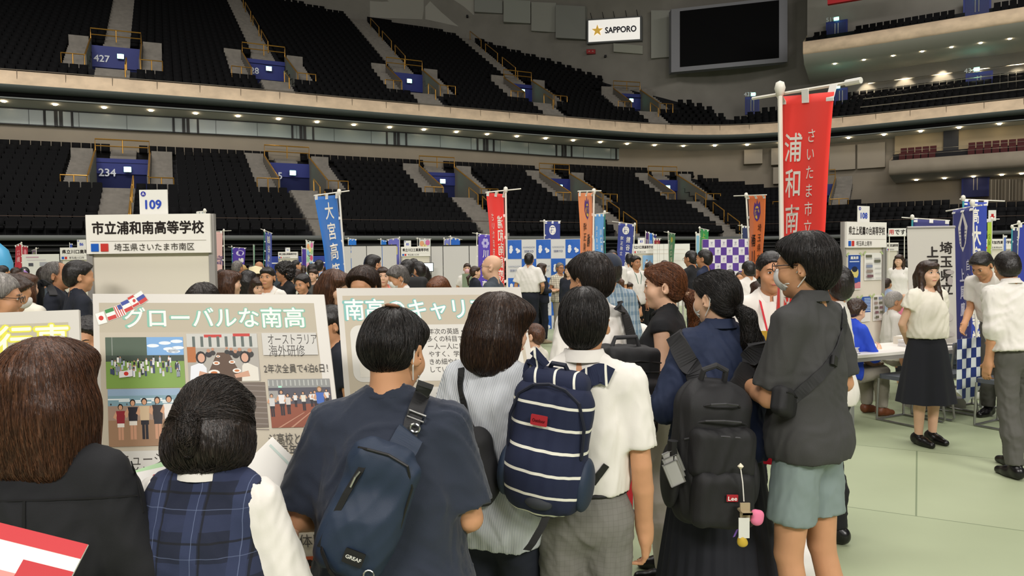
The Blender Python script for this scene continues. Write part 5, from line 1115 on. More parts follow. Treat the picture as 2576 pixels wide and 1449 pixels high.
# poster in the middle: global school
W2, H2 = .84, 1.19
bd, fn, PB, nB, OB = board((233, 739, 2.74), (815, 741, 2.74), (252, 1645, 2.38), (915, 1600, 2.40), W2, H2, 'poster_board', 'large cream poster with travel photographs and a row of flags before panel 109', 'poster', .0)
sh = Sheet(fn, .00002, .0004)
sh.rect(.022, .034, W2-.04, H2-.03, 'B8AF9B', 8, 8); sh.rect(.022, .145, W2-.04, H2-.03, 'BEB5A3', 8, 8); sh.flush('poster_sheet', bd)
glow_text(sh, .108, .054, 'グローバルな南高', .082, 'F2F4EC', '86BCA8', .012, .055, fit=.645); sh.flush('title_lettering', bd)
ux = lambda x: (x-36)/(1655-36)*W2     # crop columns of the photograph's poster
def flags(s):
    for i, (u, v, kind) in enumerate(((.008, .076, 'jp'), (.042, .062, 'it'), (.074, .051, 'us'), (.100, .034, 'fr'), (.126, .016, 'ca'), (.150, .006, 'ru'))):
        r = -.28-.06*i; L = lambda a, b: (u+a*cos(r)-b*sin(r), v+a*sin(r)+b*cos(r)); Q = lambda a0, b0, a1, b1, c: s.poly([L(a0, b0), L(a1, b0), L(a1, b1), L(a0, b1)], c)
        Q(-.002, -.002, .034, .044, 'C8C4B8'); Q(0, 0, .032, .042, 'F0EEE8')
        if kind == 'jp': s.ell(*L(.016, .021), .009, .009, 'C83028', 14, up=True)
        elif kind == 'it': Q(0, 0, .032, .014, '3C8A4A'); Q(0, .028, .032, .042, 'C83A34')
        elif kind == 'us':
            for j in range(4): Q(.005*j*2*.8, 0, .005*j*2*.8+.004, .042, 'C84A48')
            Q(.014, 0, .032, .018, '3A4890')
        elif kind == 'fr': Q(0, 0, .032, .014, '3A4A9A'); Q(0, .028, .032, .042, 'C83A34')
        elif kind == 'ca': Q(0, 0, .032, .009, 'C83A34'); Q(0, .033, .032, .042, 'C83A34'); s.ell(*L(.016, .021), .006, .007, 'C83A34', 8, up=True)
        else: Q(0, .014, .032, .028, '3A4A9A'); Q(0, .028, .032, .042, 'C83A34')
flags(sh); sh.flush('flag_garland', bd)
rg = random.Random(5)
def ph_field(s, u0, v0, u1, v1):
    w, h = u1-u0, v1-v0; s.rect(u0, v0, u1, v1, '7AA8D8', 3, 3)
    for q in range(7): s.ell(u0+w*rg.uniform(.6, .95), v0+h*rg.uniform(.06, .3), w*.08, h*.035, 'E4ECF2', 12)
    s.up(); s.rect(u0, v0, u0+w*.53, v0+h*.5, '4A5A4A'); s.rect(u0+w*.08, v0, u0+w*.09, v0+h*.46, '8A9088'); s.rect(u0, v0+h*.36, u1, v0+h*.5, '3E4A40'); s.rect(u0, v0+h*.48, u1, v1, '7C9C4C', 3, 2)
    for q in range(70):
        a, b = rg.uniform(.04, .95), rg.uniform(.40, .70); c = rg.choice(['DCDCE0', 'B8C0D0', '404868', 'C8C8CC', '88909C', '2A2E38', 'E8E4E0']); s.rect(u0+w*(a-.013), v0+h*b, u0+w*(a+.013), v0+h*(b+.1), c); s.ell(u0+w*a, v0+h*(b-.015), w*.009, h*.018, rg.choice(['1C1614', 'C09070']), 6, up=True)
    s.poly([(u0+w*.17, v0+h*.68), (u0+w*.34, v0+h*.64), (u0+w*.34, v0+h*.77), (u0+w*.17, v0+h*.80)], 'E4E0E0'); s.ell(u0+w*.26, v0+h*.72, w*.03, h*.04, 'CC3830', 12, up=True)
def ph_table(s, u0, v0, u1, v1):
    w, h = u1-u0, v1-v0; s.rect(u0, v0, u1, v1, 'A8A49C'); s.rect(u0, v0, u1, v0+h*.3, 'C4C4BE'); s.rect(u0+w*.25, v0+h*.02, u0+w*.5, v0+h*.08, 'C03830'); s.rect(u0+w*.66, v0, u0+w*.9, v0+h*.06, 'C03830')
    for q in range(8): s.rect(u0+w*(.08+.115*q), v0+h*.06, u0+w*(.12+.115*q), v0+h*.28, '5A6460')
    s.rect(u0, v0+h*.28, u0+w*.12, v0+h*.6, 'B06A38'); s.poly([(u0+w*.42, v0+h*.4), (u0+w*.58, v0+h*.4), (u0+w*.78, v1), (u0+w*.22, v1)], '5A4434')
    for a, b, r in ((.36, .82, .08), (.68, .78, .06), (.4, .62, .05), (.62, .6, .045), (.43, .48, .03)): s.ell(u0+w*a, v0+h*b, w*r, h*r*.8, 'E8E4DC', 14, up=True); s.ell(u0+w*a, v0+h*b, w*r*.6, h*r*.4, 'C07038', 10, up=True)
    for a, b, r, c in ((.3, .36, .035, '28242A'), (.36, .33, .028, '34302E'), (.62, .33, .03, '2A2628'), (.68, .38, .036, '26221E'), (.74, .34, .035, '3A3634'), (.56, .31, .025, '2A2A28'), (.88, .36, .04, '2E2E2A')): s.ell(u0+w*a, v0+h*(b+.08), w*r*1.4, h*r*1.8, c, 10, up=True); s.ell(u0+w*a, v0+h*b, w*r*.8, h*r*1.1, 'B8866A', 10, up=True)
    for a, c, q in ((.14, 'E0E4EA', 1), (.86, 'DCD8CC', -1)):
        s.poly([(u0+w*(a-.12), v1), (u0+w*(a-.1), v0+h*.68), (u0+w*(a+.05*q), v0+h*.6), (u0+w*(a+.12), v0+h*.72), (u0+w*(a+.12), v1)], c); s.ell(u0+w*(a+.05*q), v0+h*.5, w*.075, h*.13, '1A1414', 12, up=True); s.ell(u0+w*(a+.055*q), v0+h*.51, w*.05, h*.095, 'D0A088', 12, up=True)
        s.poly([(u0+w*(a+.02*q), v0+h*.78), (u0+w*(a+.22*q), v0+h*.86), (u0+w*(a+.2*q), v0+h*.93), (u0+w*(a+.0*q), v0+h*.9)], 'C89A80')
def ph_beach(s, u0, v0, u1, v1):
    w, h = u1-u0, v1-v0; s.rect(u0, v0, u1, v0+h*.2, '90A8C0'); s.rect(u0, v0+h*.12, u1, v0+h*.36, '7C9CA8')
    for q in range(6): s.rect(u0+w*.15*q, v0+h*(.17+.03*(q % 3)), u0+w*(.15*q+.3 if q < 5 else 1), v0+h*(.195+.03*(q % 3)), 'E0E6E6')
    s.rect(u0, v0+h*.3, u1, v1, 'A08878', 3, 2); s.rect(u0, v0+h*.55, u1, v1, '98785E', 3, 2)
    for q in range(9): s.ell(u0+w*rg.uniform(.02, .98), v0+h*.27, w*.008, h*.02, '4A4440', 6)
    s.up()
    for i, (a, hh, t, b_, lg) in enumerate(((.17, .66, '8C2A34', 'E0DAD0', 'C09074'), (.34, .74, '2A2830', 'DCD6CC', 'C09074'), (.50, .76, 'C8B090', '26242C', '26242C'), (.68, .78, '302A2C', '2C2A30', 'C09074'), (.84, .80, 'DAD6D2', '56688A', 'C09074'))): figure(s, u0+w*a, v0+h*(.92-hh), h*hh, t, b_, legs=lg)
def ph_gym(s, u0, v0, u1, v1):
    w, h = u1-u0, v1-v0; s.rect(u0, v0, u1, v1, '8A4A34'); s.rect(u0, v0, u1, v0+h*.52, '4E4C56'); s.rect(u0, v0, u1, v0+h*.18, '8A8C8A')
    for q in range(14): s.rect(u0+w*q/14, v0+h*.02, u0+w*(q+.3)/14, v0+h*.14, 'B0B2AE')
    s.rect(u0+w*.16, v0+h*.14, u0+w*.22, v0+h*.18, 'A8E0C8'); s.rect(u0, v0+h*.24, u0+w*.15, v0+h*.46, '9A9894')
    for q in range(5): s.poly([(u0+w*(.1+.2*q), v1), (u0+w*(.14+.2*q), v1), (u0+w*(.55+.1*q), v0+h*.7), (u0+w*(.53+.1*q), v0+h*.7)], 'B88870')
    for a, b, hh, t in ((.04, .3, .5, 'C8C8C8'), (.2, .22, .56, 'DCDCDC'), (.3, .3, .45, 'C8C4C0'), (.42, .28, .32, 'D8D8D8'), (.55, .26, .42, 'D8D4C8'), (.68, .26, .34, 'DCDCDC'), (.74, .24, .42, 'D4D4D4'), (.93, .22, .36, 'D8D8D8')): figure(s, u0+w*a, v0+h*b, h*hh, t, '26242C')
    figure(s, u0+w*.82, v0+h*.16, h*.7, '3E64B0', '1C1A20', hair='8A6A40', legs='B08468')
def ph_court(s, u0, v0, u1, v1):
    s.rect(u0, v0, u1, v1, '6E6258'); w, h = u1-u0, v1-v0
    for q in range(9): s.poly([(u0, v0+h*.12*q), (u1, v0+h*(.12*q+.08)), (u1, v0+h*(.12*q+.1)), (u0, v0+h*(.12*q+.02))], '8A8078')
def ph_dark(s, u0, v0, u1, v1):
    w, h = u1-u0, v1-v0; s.rect(u0, v0, u1, v1, '2E2C34'); [s.ell(u0+w*rg.uniform(.1, .9), v0+h*rg.uniform(.1, .8), w*.12, h*.12, rg.choice(['1A1820', '3A4460', '4A4038']), 10, up=True) for q in range(12)]
def ph_crowd(s, u0, v0, u1, v1):
    w, h = u1-u0, v1-v0; s.rect(u0, v0, u1, v1, '8A8078'); s.rect(u0, v0, u1, v0+h*.3, 'B85A38')
    for q in range(26): a, b = rg.random(), rg.random(); s.ell(u0+w*(.06+.88*a), v0+h*(.1+.8*b), w*.07, h*.08, rg.choice(['DCDCE0', '3E5080', 'E0E0E4', '2A2420', 'C89878', '201A18']), 10, up=True)
photos = [(ph_field, 117, 353+10, 660, 720, 'photo of a large group on a lawn'), (ph_table, 675, 340, 1178, 682, 'photo of students eating at a long table'), (ph_beach, 125, 725, 620, 1118, 'photo of five friends on a beach'), (ph_court, 690, 690, 1205, 1010, 'photo of a brown court'), (ph_gym, 1208, 672, 1650, 1015, 'photo of a class in a sports hall'), (ph_dark, 1190, 1530, 1560, 1690, 'dark photo of bags'), (ph_crowd, 1190, 1880, 1620, 2150, 'photo of students and helmets')]
vy = lambda y: (y-47)/2.787*.84/583+(max(0, y-800)/2.787)*-.00004
for f, x0, y0, x1, y1, lb in photos: f(sh, ux(x0), vy(y0), ux(x1)*.985, vy(y1)); sh.flush('printed_photo', bd, label=lb)
sh.rect(ux(1195), vy(338), ux(1570), vy(500), 'CCCAC4'); sh.text(ux(1235), vy(345), 'オーストラリア', .046, '44403C', .0, fit=.175); sh.text(ux(1235), vy(428), '海外研修', .046, '44403C', 0, fit=.128); sh.flush('caption_lettering', bd)
sh.text(ux(1190), vy(565), '2年次全員で4泊6日！', .036, '44403C', 0, fit=.225); sh.flush('caption_lettering', bd); sh.text(ux(1180), vy(1055), 'ジ高校と姉妹校', .046, '44403C', 0, fit=.2); sh.text(ux(1180), vy(1135), '！(毎年実施)', .044, '44403C', 0, fit=.165); sh.text(ux(1200), vy(1215), '施)', .042, '44403C'); sh.flush('caption_lettering', bd)
sh.rect(ux(130), vy(1150), ux(900), vy(1350), 'CCCAC4'); sh.text(ux(200), vy(1165), 'ニュージーランド', .048, '44403C', 0, fit=.30); sh.text(ux(245), vy(1258), '学校交流', .05, '44403C', 0, fit=.185); sh.flush('caption_lettering', bd); sh.text(ux(1230), vy(1740), '流体験', .046, '44403C', 0); sh.flush('body_lettering', bd)
easel(PB, nB, OB, bd, 'poster with travel photographs')
# poster on the right: career
bd3, fn3, P3_, n3, O3 = board((846, 725, 3.28), (1309, 722, 3.34), (906, 1490, 2.86), (1432, 1465, 2.92), W2, H2, 'poster_board', 'cream career poster with white text boxes behind the man in navy', 'poster')
sh = Sheet(fn3, .00002, .0004); sh.rect(.024, .034, W2-.024, H2-.03, 'BAB09C', 8, 8); sh.flush('poster_sheet', bd3)
glow_text(sh, .026, .052, '南高のキャリア', .098, 'F0F4EE', '7EB8B2', .012, .055, fit=.645); sh.flush('title_lettering', bd3)
def rbox2(s, u0, v0, u1, v1, c, r=.04):
    P = []
    for (cx, cy, a0) in ((u1-r, v1-r, 0), (u0+r, v1-r, pi/2), (u0+r, v0+r, pi), (u1-r, v0+r, 3*pi/2)): P += [(cx+r*cos(a0+k*pi/10), cy+r*sin(a0+k*pi/10)) for k in range(6)]
    s.poly(P, c)
rbox2(sh, .045, .165, .80, .405, 'D2D0C8'); rbox2(sh, .045, .43, .80, .68, 'D2D0C8'); rbox2(sh, .045, .705, .80, 1.145, 'D2D0C8'); sh.flush('text_boxes', bd3)
sh.ell(.13, .29, .032, .05, 'C8986E', 14, up=True); sh.ell(.12, .245, .042, .035, '2A2422', 14, up=True); sh.rect(.075, .325, .165, .385, 'D8D4C8'); sh.rect(.15, .335, .22, .385, '8A7A70'); sh.flush('printed_photo', bd3)
sh.text(.08, .183, '少人数指導', .036, '34302C', .012); sh.flush('caption_lettering', bd3)
lines = ['1年次の英語・数学で', '多くの科目で少人数の', '一人一人に目が行き届き', 'やすく、学力や希望する', 'きめ細やかな指導を実施', 'しています。']
for i, tx in enumerate(lines): sh.text(.383, .183+.0325*i, tx, .0275, '44403C', 0)
sh.flush('body_lettering', bd3)
for i, tx in enumerate(['1・2年次で探究を', '学び、3年次は', 'ゼミ形式の授業', 'を深めていく']): sh.text(.395, .452+.036*i, tx, .0275, '44403C', 0)
sh.flush('body_lettering', bd3)
for i, tx in enumerate(['な探究活動を行い', '連携した学びや', 'と仕事の体験で', '独自の学びを', 'す。総合的な', 'る分野の学び', '関連したこと']): sh.text(.385+.006*i, .955+.0285*i, tx, .026, '44403C', 0)
sh.flush('body_lettering', bd3); easel(P3_, n3, O3, bd3, 'career poster')
# poster at the left edge
bd1, fn1, P1_, n1, O1 = board((-455, 803, 2.42), (198, 779, 2.42), (-440, 1720, 2.1), (229, 1700, 2.1), W2, H2, 'poster_board', 'cream poster with yellow-edged title cut off by the left edge', 'poster')
sh = Sheet(fn1, .00002, .0004); sh.rect(.03, .045, W2-.035, H2-.03, 'B8B19D', 8, 8); sh.flush('poster_sheet', bd1)
glow_text(sh, .33, .055, '学校行事', .13, 'F4F0DC', 'E0DC50', .012, .06, fit=.47); sh.flush('title_lettering', bd1)
for i, (u, v) in enumerate(((.06, .25), (.44, .25), (.06, .6), (.44, .6))): (ph_crowd, ph_gym)[i % 2](sh, u, v, u+.33, v+.28); sh.flush('printed_photo', bd1)
easel(P1_, n1, O1, bd1, 'poster at the left edge')
# ---------------------------------------------------------------- backdrops, partitions, screens in the middle distance
def partition(x0, x1, t, joints, label, ytop=619):
    p0, p1 = at(x0, ytop, t), at(x1, ytop, t); root = empty('partition_wall', (p0[0], p0[1], 0), math.atan2(p1[1]-p0[1], p1[0]-p0[0]), label, 'partition'); L = np.linalg.norm((p1-p0)[:2]); z = p0[2]
    xs_ = [0]+[(j-x0)/(x1-x0)*L for j in joints]+[L]
    for a, b in zip(xs_[:-1], xs_[1:]): MB().box(((a+b)/2, 0, z/2), ((b-a)/2-.012, .02, z/2-.01)).build('panel', mat('partition_grey', 'CFCBC8', .7), root)
    MB().box((L/2, 0, z+.01), (L/2, .025, .02)).build('top_rail', M_BLACK, root)
partition(860, 998, 25.5, (883, 922, 961), 'pale grey partition wall left of panel 85')
partition(1084, 1206, 25.5, (1114, 1180), 'pale grey partition wall right of panel 85')
def backdrop(x0, x1, y0, y1, t, nx, ny, c0, c1, label, cell=None, off=0):
    p = at(x0, y0, t); k = t/F_PX; Wd, Hd = (x1-x0)*k, (y1-y0)*k; root = empty('backdrop', (p[0], p[1], 0), 0, label, 'backdrop'); z = p[2]
    fn_ = lambda u, v, l: (u, -l+.01*sin(u*9+v*4), z-v)
    mb = MB(); nn = 14; mb.add([fn_(Wd*i/nn, Hd*j/nn, 0) for j in range(nn+1) for i in range(nn+1)], [(j*15+i, j*15+15+i, j*15+16+i, j*15+i+1) for j in range(nn) for i in range(nn)]); mb.build('cloth', mat('cloth_'+c1, c1, .8), root, True)
    s = Sheet(fn_, .002); s.lift = .004; w, h = Wd/nx, Hd/ny
    for j in range(ny):
        for i in range(nx):
            if (i+j+off) % 2 == 0: s.rect(i*w, j*h, (i+1)*w, (j+1)*h, c0, 3, 3, up=False)
    s.up(); s.flush('checks', root)
    if cell:
        for j in range(ny):
            for i in range(nx): cell(s, i*w, j*h, w, h, (i+j+off) % 2 == 0)
        s.flush('lettering', root)
    for q in (0, Wd): MB().tube([(q, .05, 0), (q, .05, z)], .02, 8).build('post', M_ALU, root)
    MB().tube([(0, .05, z), (Wd, .05, z)], .015, 8).build('top_bar', M_ALU, root)
def seiryo(s, u, v, w, h, blue):
    if blue:
        for a, b, r in ((.28, .38, .11), (.28, .52, .13), (.25, .62, .1), (.68, .5, .09), (.8, .58, .1), (.72, .64, .07)): s.ell(u+w*a, v+h*b, w*r, h*r*.9, 'E8E8EC', 12)
        s.up()
    else: s.text(u+w*.5, v+h*.33, 'KAWAGUCHI', h*.13, '8088A0', 0, 'c', fit=w*.8); s.text(u+w*.5, v+h*.53, 'SEIRYO', h*.16, '606A90', .01, 'c', fit=w*.62)
backdrop(1275, 1496, 604, 843, 17.5, 6, 5, '2E66C0', 'DAD8D6', 'blue and white checkered backdrop with printed school name behind the man in white', seiryo)
def tri(s, u, v, w, h, pur):
    if not pur: s.poly([(u+w*.3, v+h*.3), (u+w*.7, v+h*.3), (u+w*.5, v+h*.6)], 'A8A4B4'); s.rect(u+w*.25, v+h*.66, u+w*.75, v+h*.7, 'B8B4C0')
backdrop(1768, 1888, 603, 722, 19.5, 8, 6, '5A3A92', 'E2DEE2', 'purple and white checkered backdrop with small triangle marks', tri)
# map board
p = at(1643, 614, 25); k = 25/F_PX; mp_ = empty('map_board', (p[0], p[1], 0), 0, 'large white map board with green squares at its foot', 'board'); z = p[2]
MB().box((46*k, 0, z/2), (46*k, .02, z/2)).build('panel', M_CARD, mp_); s = Sheet(lambda u, v, l: (u, -.022-l, z-v), .002)
for a in (10, 15, 26): s.rect(a*k, 0, (a+.6)*k, 60*k, 'B0B0A8')
for a in (14, 24, 42): s.rect(0, a*k, 80*k, (a+.6)*k, 'D8C8B8')
for i, (a, b) in enumerate(((38, 80), (56, 80), (47, 96), (65, 96), (38, 112))): s.rect((a)*k, b*k, (a+9)*k, (b+15)*k, '98B068')
s.flush('print', mp_)
# tablet on panel 85, poster on panel 83
p = at(1078, 672, 25.0); o = empty('tablet', p, 0, 'lit tablet screen held up in front of panel 85', 'tablet'); MB().rbox((0, 0, 0), (.17, .15, .012), .02, rotm('X', 90)).build('case', M_BLACK, o); MB().rbox((0, -.014, 0), (.15, .13, .003), .01, rotm('X', 90)).build('screen', mat('tablet_glow', 'E8FFFF', emit='DFF8FF', estr=.8), o)
MB().tube([(0, .02, -.1), (0, .02, -p[2]+.01)], .015, 8).build('stand_tube', M_BLACK, o)
p = at(1630, 660, 25.465); o = empty('poster', p, 0, 'pale blue poster with two figures on panel 83', 'poster'); MB().box((0, .0, 0), (.18, .004, .24)).build('paper', M_CARD, o); s = Sheet(lambda u, v, l: (u-.18, -.006-l, .24-v), .002); s.rect(0, 0, .36, .48, '8AB4DC'); figure(s, .14, .14, .36, 'E8ECF0'); figure(s, .24, .18, .32, 'E8ECF0'); s.flush('print', o)
# white roll-up screen with brush lettering
bdR, fnR, PR, nR, OR = board((2282, 573, 8.2), (2402, 571, 8.2), (2291, 955, 8.2), (2409, 955, 8.2), .53, 1.72, 'rollup_screen', 'white roll-up screen with black brush lettering behind the woman in the white blouse', 'screen', th=.004)
s = Sheet(fnR, .001)
for i in range(26):
    rr = random.Random(i); s.ell(rr.uniform(.06, .47), rr.uniform(.5, 1.25), rr.uniform(.03, .06), rr.uniform(.02, .05), rr.choice(['B4AEAA', 'A8A09C', 'C0BAB4', '98928E']), 12, up=True)
s.rect(.02, 1.35, .5, 1.7, 'B8C8DC', 2, 2); s.flush('printed_landscape', bdR)
s.vtext(.425, .17, '埼玉県立', .145, '2A2422', .02, 1.06); s.vtext(.275, .22, '上尾鷹の台高校', .135, '2A2422', .03, 1.05); s.flush('lettering', bdR)
q = lambda p: p-OR
MB().tube([q(PR[0]), q(PR[1])], .015, 8).build('top_rail', M_ALU, bdR); MB().box(q((PR[2]+PR[3])/2)*np.array((1, 1, 0))+np.array((0, .0, .05)), (.30, .09, .05)).build('base_cassette', M_ALU, bdR); MB().tube([q((PR[0]+PR[1])/2)+np.array((0, .05, 0)), q((PR[2]+PR[3])/2)*np.array((1, 1, 0))+np.array((0, .05, .05))], .01, 6).build('pole', M_STEEL, bdR)
# white banner with "... desu" on the far rail
p0 = at(2236, 575, 21); k = 21/F_PX; o = empty('wall_banner', p0, 0, 'small white banner with red and black characters between panel 108 and the roll-up screen', 'banner'); MB().box((21*k, 0, -9.5*k), (22*k, .01, 10*k)).build('cloth', M_CARD, o); s = Sheet(lambda u, v, l: (u, -.012-l, -v), .002); s.text(.0, .03, '用', .15, 'C83030', .02); s.text(.16, .03, 'です', .16, '201C1C', .02); s.flush('lettering', o)
for q_ in (2, 40): MB().tube([(q_*k, .01, -9*k), (q_*k, .01, -p0[2]+.0)], .012, 6).build('pole', M_POLE, o)
p0 = at(2496, 542, 24); o = empty('sign_card', p0, 0, 'small white card with a red arrow hung near the right edge', 'sign'); MB().box((0, 0, 0), (.12, .01, .17)).build('card', M_CARD, o); s = Sheet(lambda u, v, l: (u-.12, -.012-l, .17-v), .002); s.poly([(.08, .12), (.16, .12), (.16, .2), (.2, .2), (.12, .3), (.04, .2), (.08, .2)], 'C02828'); s.flush('arrow', o); MB().tube([(0, 0.01, -.1), (0, .01, -p0[2])], .012, 6).build('pole', M_POLE, o)
# lilac cloth, pale blue balloon, far boards at the left
p = at(86, 690, 11); bk_ = 11/F_PX; o = empty('lilac_cloth', (p[0], p[1], 0), 0, 'lilac cloth stretched between two poles behind the grey-haired man', 'cloth')
for q_ in (-26, 32): MB().tube([(q_*bk_, .02, 0), (q_*bk_, .02, p[2]+.08)], .012, 6).build('pole', M_POLE, o)
mb = MB(); fl = lambda a, b: ((-26+58*a)*bk_, .02*sin(a*14), p[2]+.07-.10*sin(pi*a)*(1-b)-.62*b); mb.add([fl(i/16, j/8) for j in range(9) for i in range(17)], [(j*17+i, j*17+i+1, j*17+18+i, j*17+17+i) for j in range(8) for i in range(16)]); mb.build('cloth', mat('lilac', 'A880C8', .8), o, True)
p = at(-30, 660, 14); o = empty('balloon_arch', (p[0], p[1], 0), 0, 'pale blue inflated figure cut off by the left edge', 'inflatable'); mb = MB(); mb.lathe([(.001, 0), (.28, .1), (.34, .6), (.38, 1.2), (.40, 1.7), (.33, 1.95), (.18, 2.1), (.001, 2.16)], 24); mb.build('body', mat('balloon_blue', '58B0E0', .35), o, True); MB().lathe([(.05, 0), (.3, 0), (.3, .03), (.05, .03)], 20).build('base_ring', M_WHITE, o)
p0 = at(56, 640, 26); k = 26/F_PX; o = empty('notice_board', (p0[0], p0[1], 0), 0, 'white notice board with faint drawings far off at the left', 'board'); MB().box((46*k, 0, (p0[2])/2), (46*k, .02, p0[2]/2)).build('panel', M_CARD, o); s = Sheet(lambda u, v, l: (u, -.022-l, p0[2]-v), .002); s.rect(10*k, 6*k, 42*k, 9*k, 'D0A8B8'); s.rect(12*k, 14*k, 60*k, 15*k, 'C8B8C8'); s.rect(16*k, 22*k, 28*k, 30*k, '585860'); s.rect(44*k, 20*k, 64*k, 30*k, 'B0B0B8'); s.flush('print', o)
p0 = at(684, 645, 38); k = 38/F_PX; o = empty('blue_screen', (p0[0], p0[1], 0), 0, 'low blue display wall behind panel 51', 'screen'); MB().box((66*k, 0, p0[2]/2), (70*k, .02, p0[2]/2)).build('panel', mat('display_blue', '2A3E98', .6), o); MB().box((66*k, -.03, p0[2]-.35), (70*k, .01, .03)).build('white_rail', M_CARD, o)
p0 = at(2495, 595, 22); booth(2510, 595, 24, 1.0, -10, '県立草加西高等学校', '埼玉県草加市', '', 'faint pinkish booth panel far off at the right, under the lime banner')
booth(2244, 628, 30, .5, 0, '県立羽生高等学校', '埼玉県羽生市', '', 'tiny white booth header right of panel 108')
# ---------------------------------------------------------------- tables, chairs, papers on the right
zt = .70
def on_z(x, y, z): d = at(x, y, 1.0)-CAM; return CAM+d*((z-CAM_H)/d[2])
A0, A1 = on_z(2100, 899, zt), on_z(2502, 864, zt); du = (A1-A0)/np.linalg.norm(A1-A0); dv = np.array((-du[1], du[0], 0)); LT = np.linalg.norm(A1-A0)
tb = empty('folding_table', (*A0[:2], 0), math.atan2(du[1], du[0]), 'long white folding table in front of panel 108', 'table')
MB().rbox((LT/2, .3, zt-.015), (LT/2, .3, .015), .03).build('tabletop', mat('table_white', 'E8E4DC', .4), tb)
MB().box((LT/2, .02, zt-.05), (LT/2-.03, .012, .02)).build('apron', M_ALU, tb)
for i, u in enumerate((.28, LT-.12)):
    for v in (.05, .55): MB().box((u, v, zt/2-.015), (.02, .016, zt/2-.015)).build('leg', mat('leg_grey', 'A4A6A4', .45), tb)
    MB().box((u, .3, .18), (.012, .25, .012)).build('leg_brace', M_ALU, tb); MB().box((u, .3, .5), (.012, .25, .012)).build('leg_brace', M_ALU, tb)
onT = lambda u, v, z=0: A0+du*u+dv*v+np.array((0, 0, z))
ang = math.atan2(du[1], du[0])
def stack(u, v, w, d, n, label, rot=0, th=.006, cols=('ECE8E0', 'D8D8D8')):
    o = empty('paper_stack', onT(u, v), ang+rot, label, 'papers', 'paper stacks on the table')
    for i in range(n): MB().box((random.uniform(-.006, .006), random.uniform(-.006, .006), th*(i+.5)), (w/2, d/2, th*.47)).build('booklet', mat('paper_%s' % cols[i % len(cols)], cols[i % len(cols)], .6), o)
stack(.62, .30, .30, .22, 6, 'neat stack of white booklets on the table beside the person in blue', .1, .008)
stack(1.38, .18, .24, .3, 8, 'stack of booklets on the table just right of the woman in the dark skirt', .05, .009)
stack(.28, .14, .26, .18, 3, 'loose leaflets at the left end of the white table', .2, .004, ('E8E8EC', 'A8C0E0', 'E8E4E0'))
stack(.80, .36, .24, .3, 1, 'single white sheet in front of the person in blue', -.3, .002)
o = empty('document_tray', onT(1.62, .36), ang, 'cream shallow box lid full of booklets at the right of the table', 'tray'); MB().box((0, 0, .04), (.21, .15, .04)).build('tray_body', mat('tray_cream', 'DCD4C4', .7), o); MB().box((0, 0, .085), (.19, .13, .006)).build('booklet', M_CARD, o)
o = tag(MB().tube([(-.06, 0, .006), (.06, .02, .006)], .005, 6).build('pen', M_BLACK), 'black pen lying on the white table', 'pen'); o.location = onT(1.75, .1)
def bottle(u, v, label, liq, cap, h=.2, r=.032):
    o = empty('drink_bottle', onT(u, v), ang, label, 'bottle'); MB().lathe([(r*.9, 0), (r, .01), (r, h*.62), (r*.5, h*.82), (r*.4, h*.9)], 16).build('bottle_body', mat('liquid_'+liq, liq, .15), o, True); MB().lathe([(r*.45, h*.9), (r*.45, h), (r*.3, h)], 12).build('cap', mat('cap_'+cap, cap, .4), o); MB().lathe([(r*1.02, h*.2), (r*1.02, h*.55)], 16).build('wrapper', mat('wrap_'+cap, cap, .5), o)
bottle(1.93, .42, 'tall bottle of yellow tea at the right end of the table', 'D8B858', 'E0C060', .26, .04)
o = empty('paper_fan', onT(1.86, .30), ang, 'round blue paper fan standing near the tea bottle', 'fan'); MB().lathe([(.001, -.002), (.075, -.002), (.075, .002), (.001, .002)], 20).build('fan_leaf', mat('fan_blue', '2A70C8', .5), o).rotation_euler = (pi/2, 0, 0); o.children[0].location = (0, 0, .19); MB().box((0, 0, .07), (.008, .004, .07)).build('handle', M_WHITE, o)
o = empty('tote_bag', onT(1.80, .48), ang, 'white plastic bag standing on the table behind the blue fan', 'bag'); sdf_mesh('bag_body', [bx((0, 0, .13), (.15, .07, .13), .05)], mat('bag_white', 'DED8C8', .5), o, .012, None, None, lambda V: folds(V, .008, 22, 4))
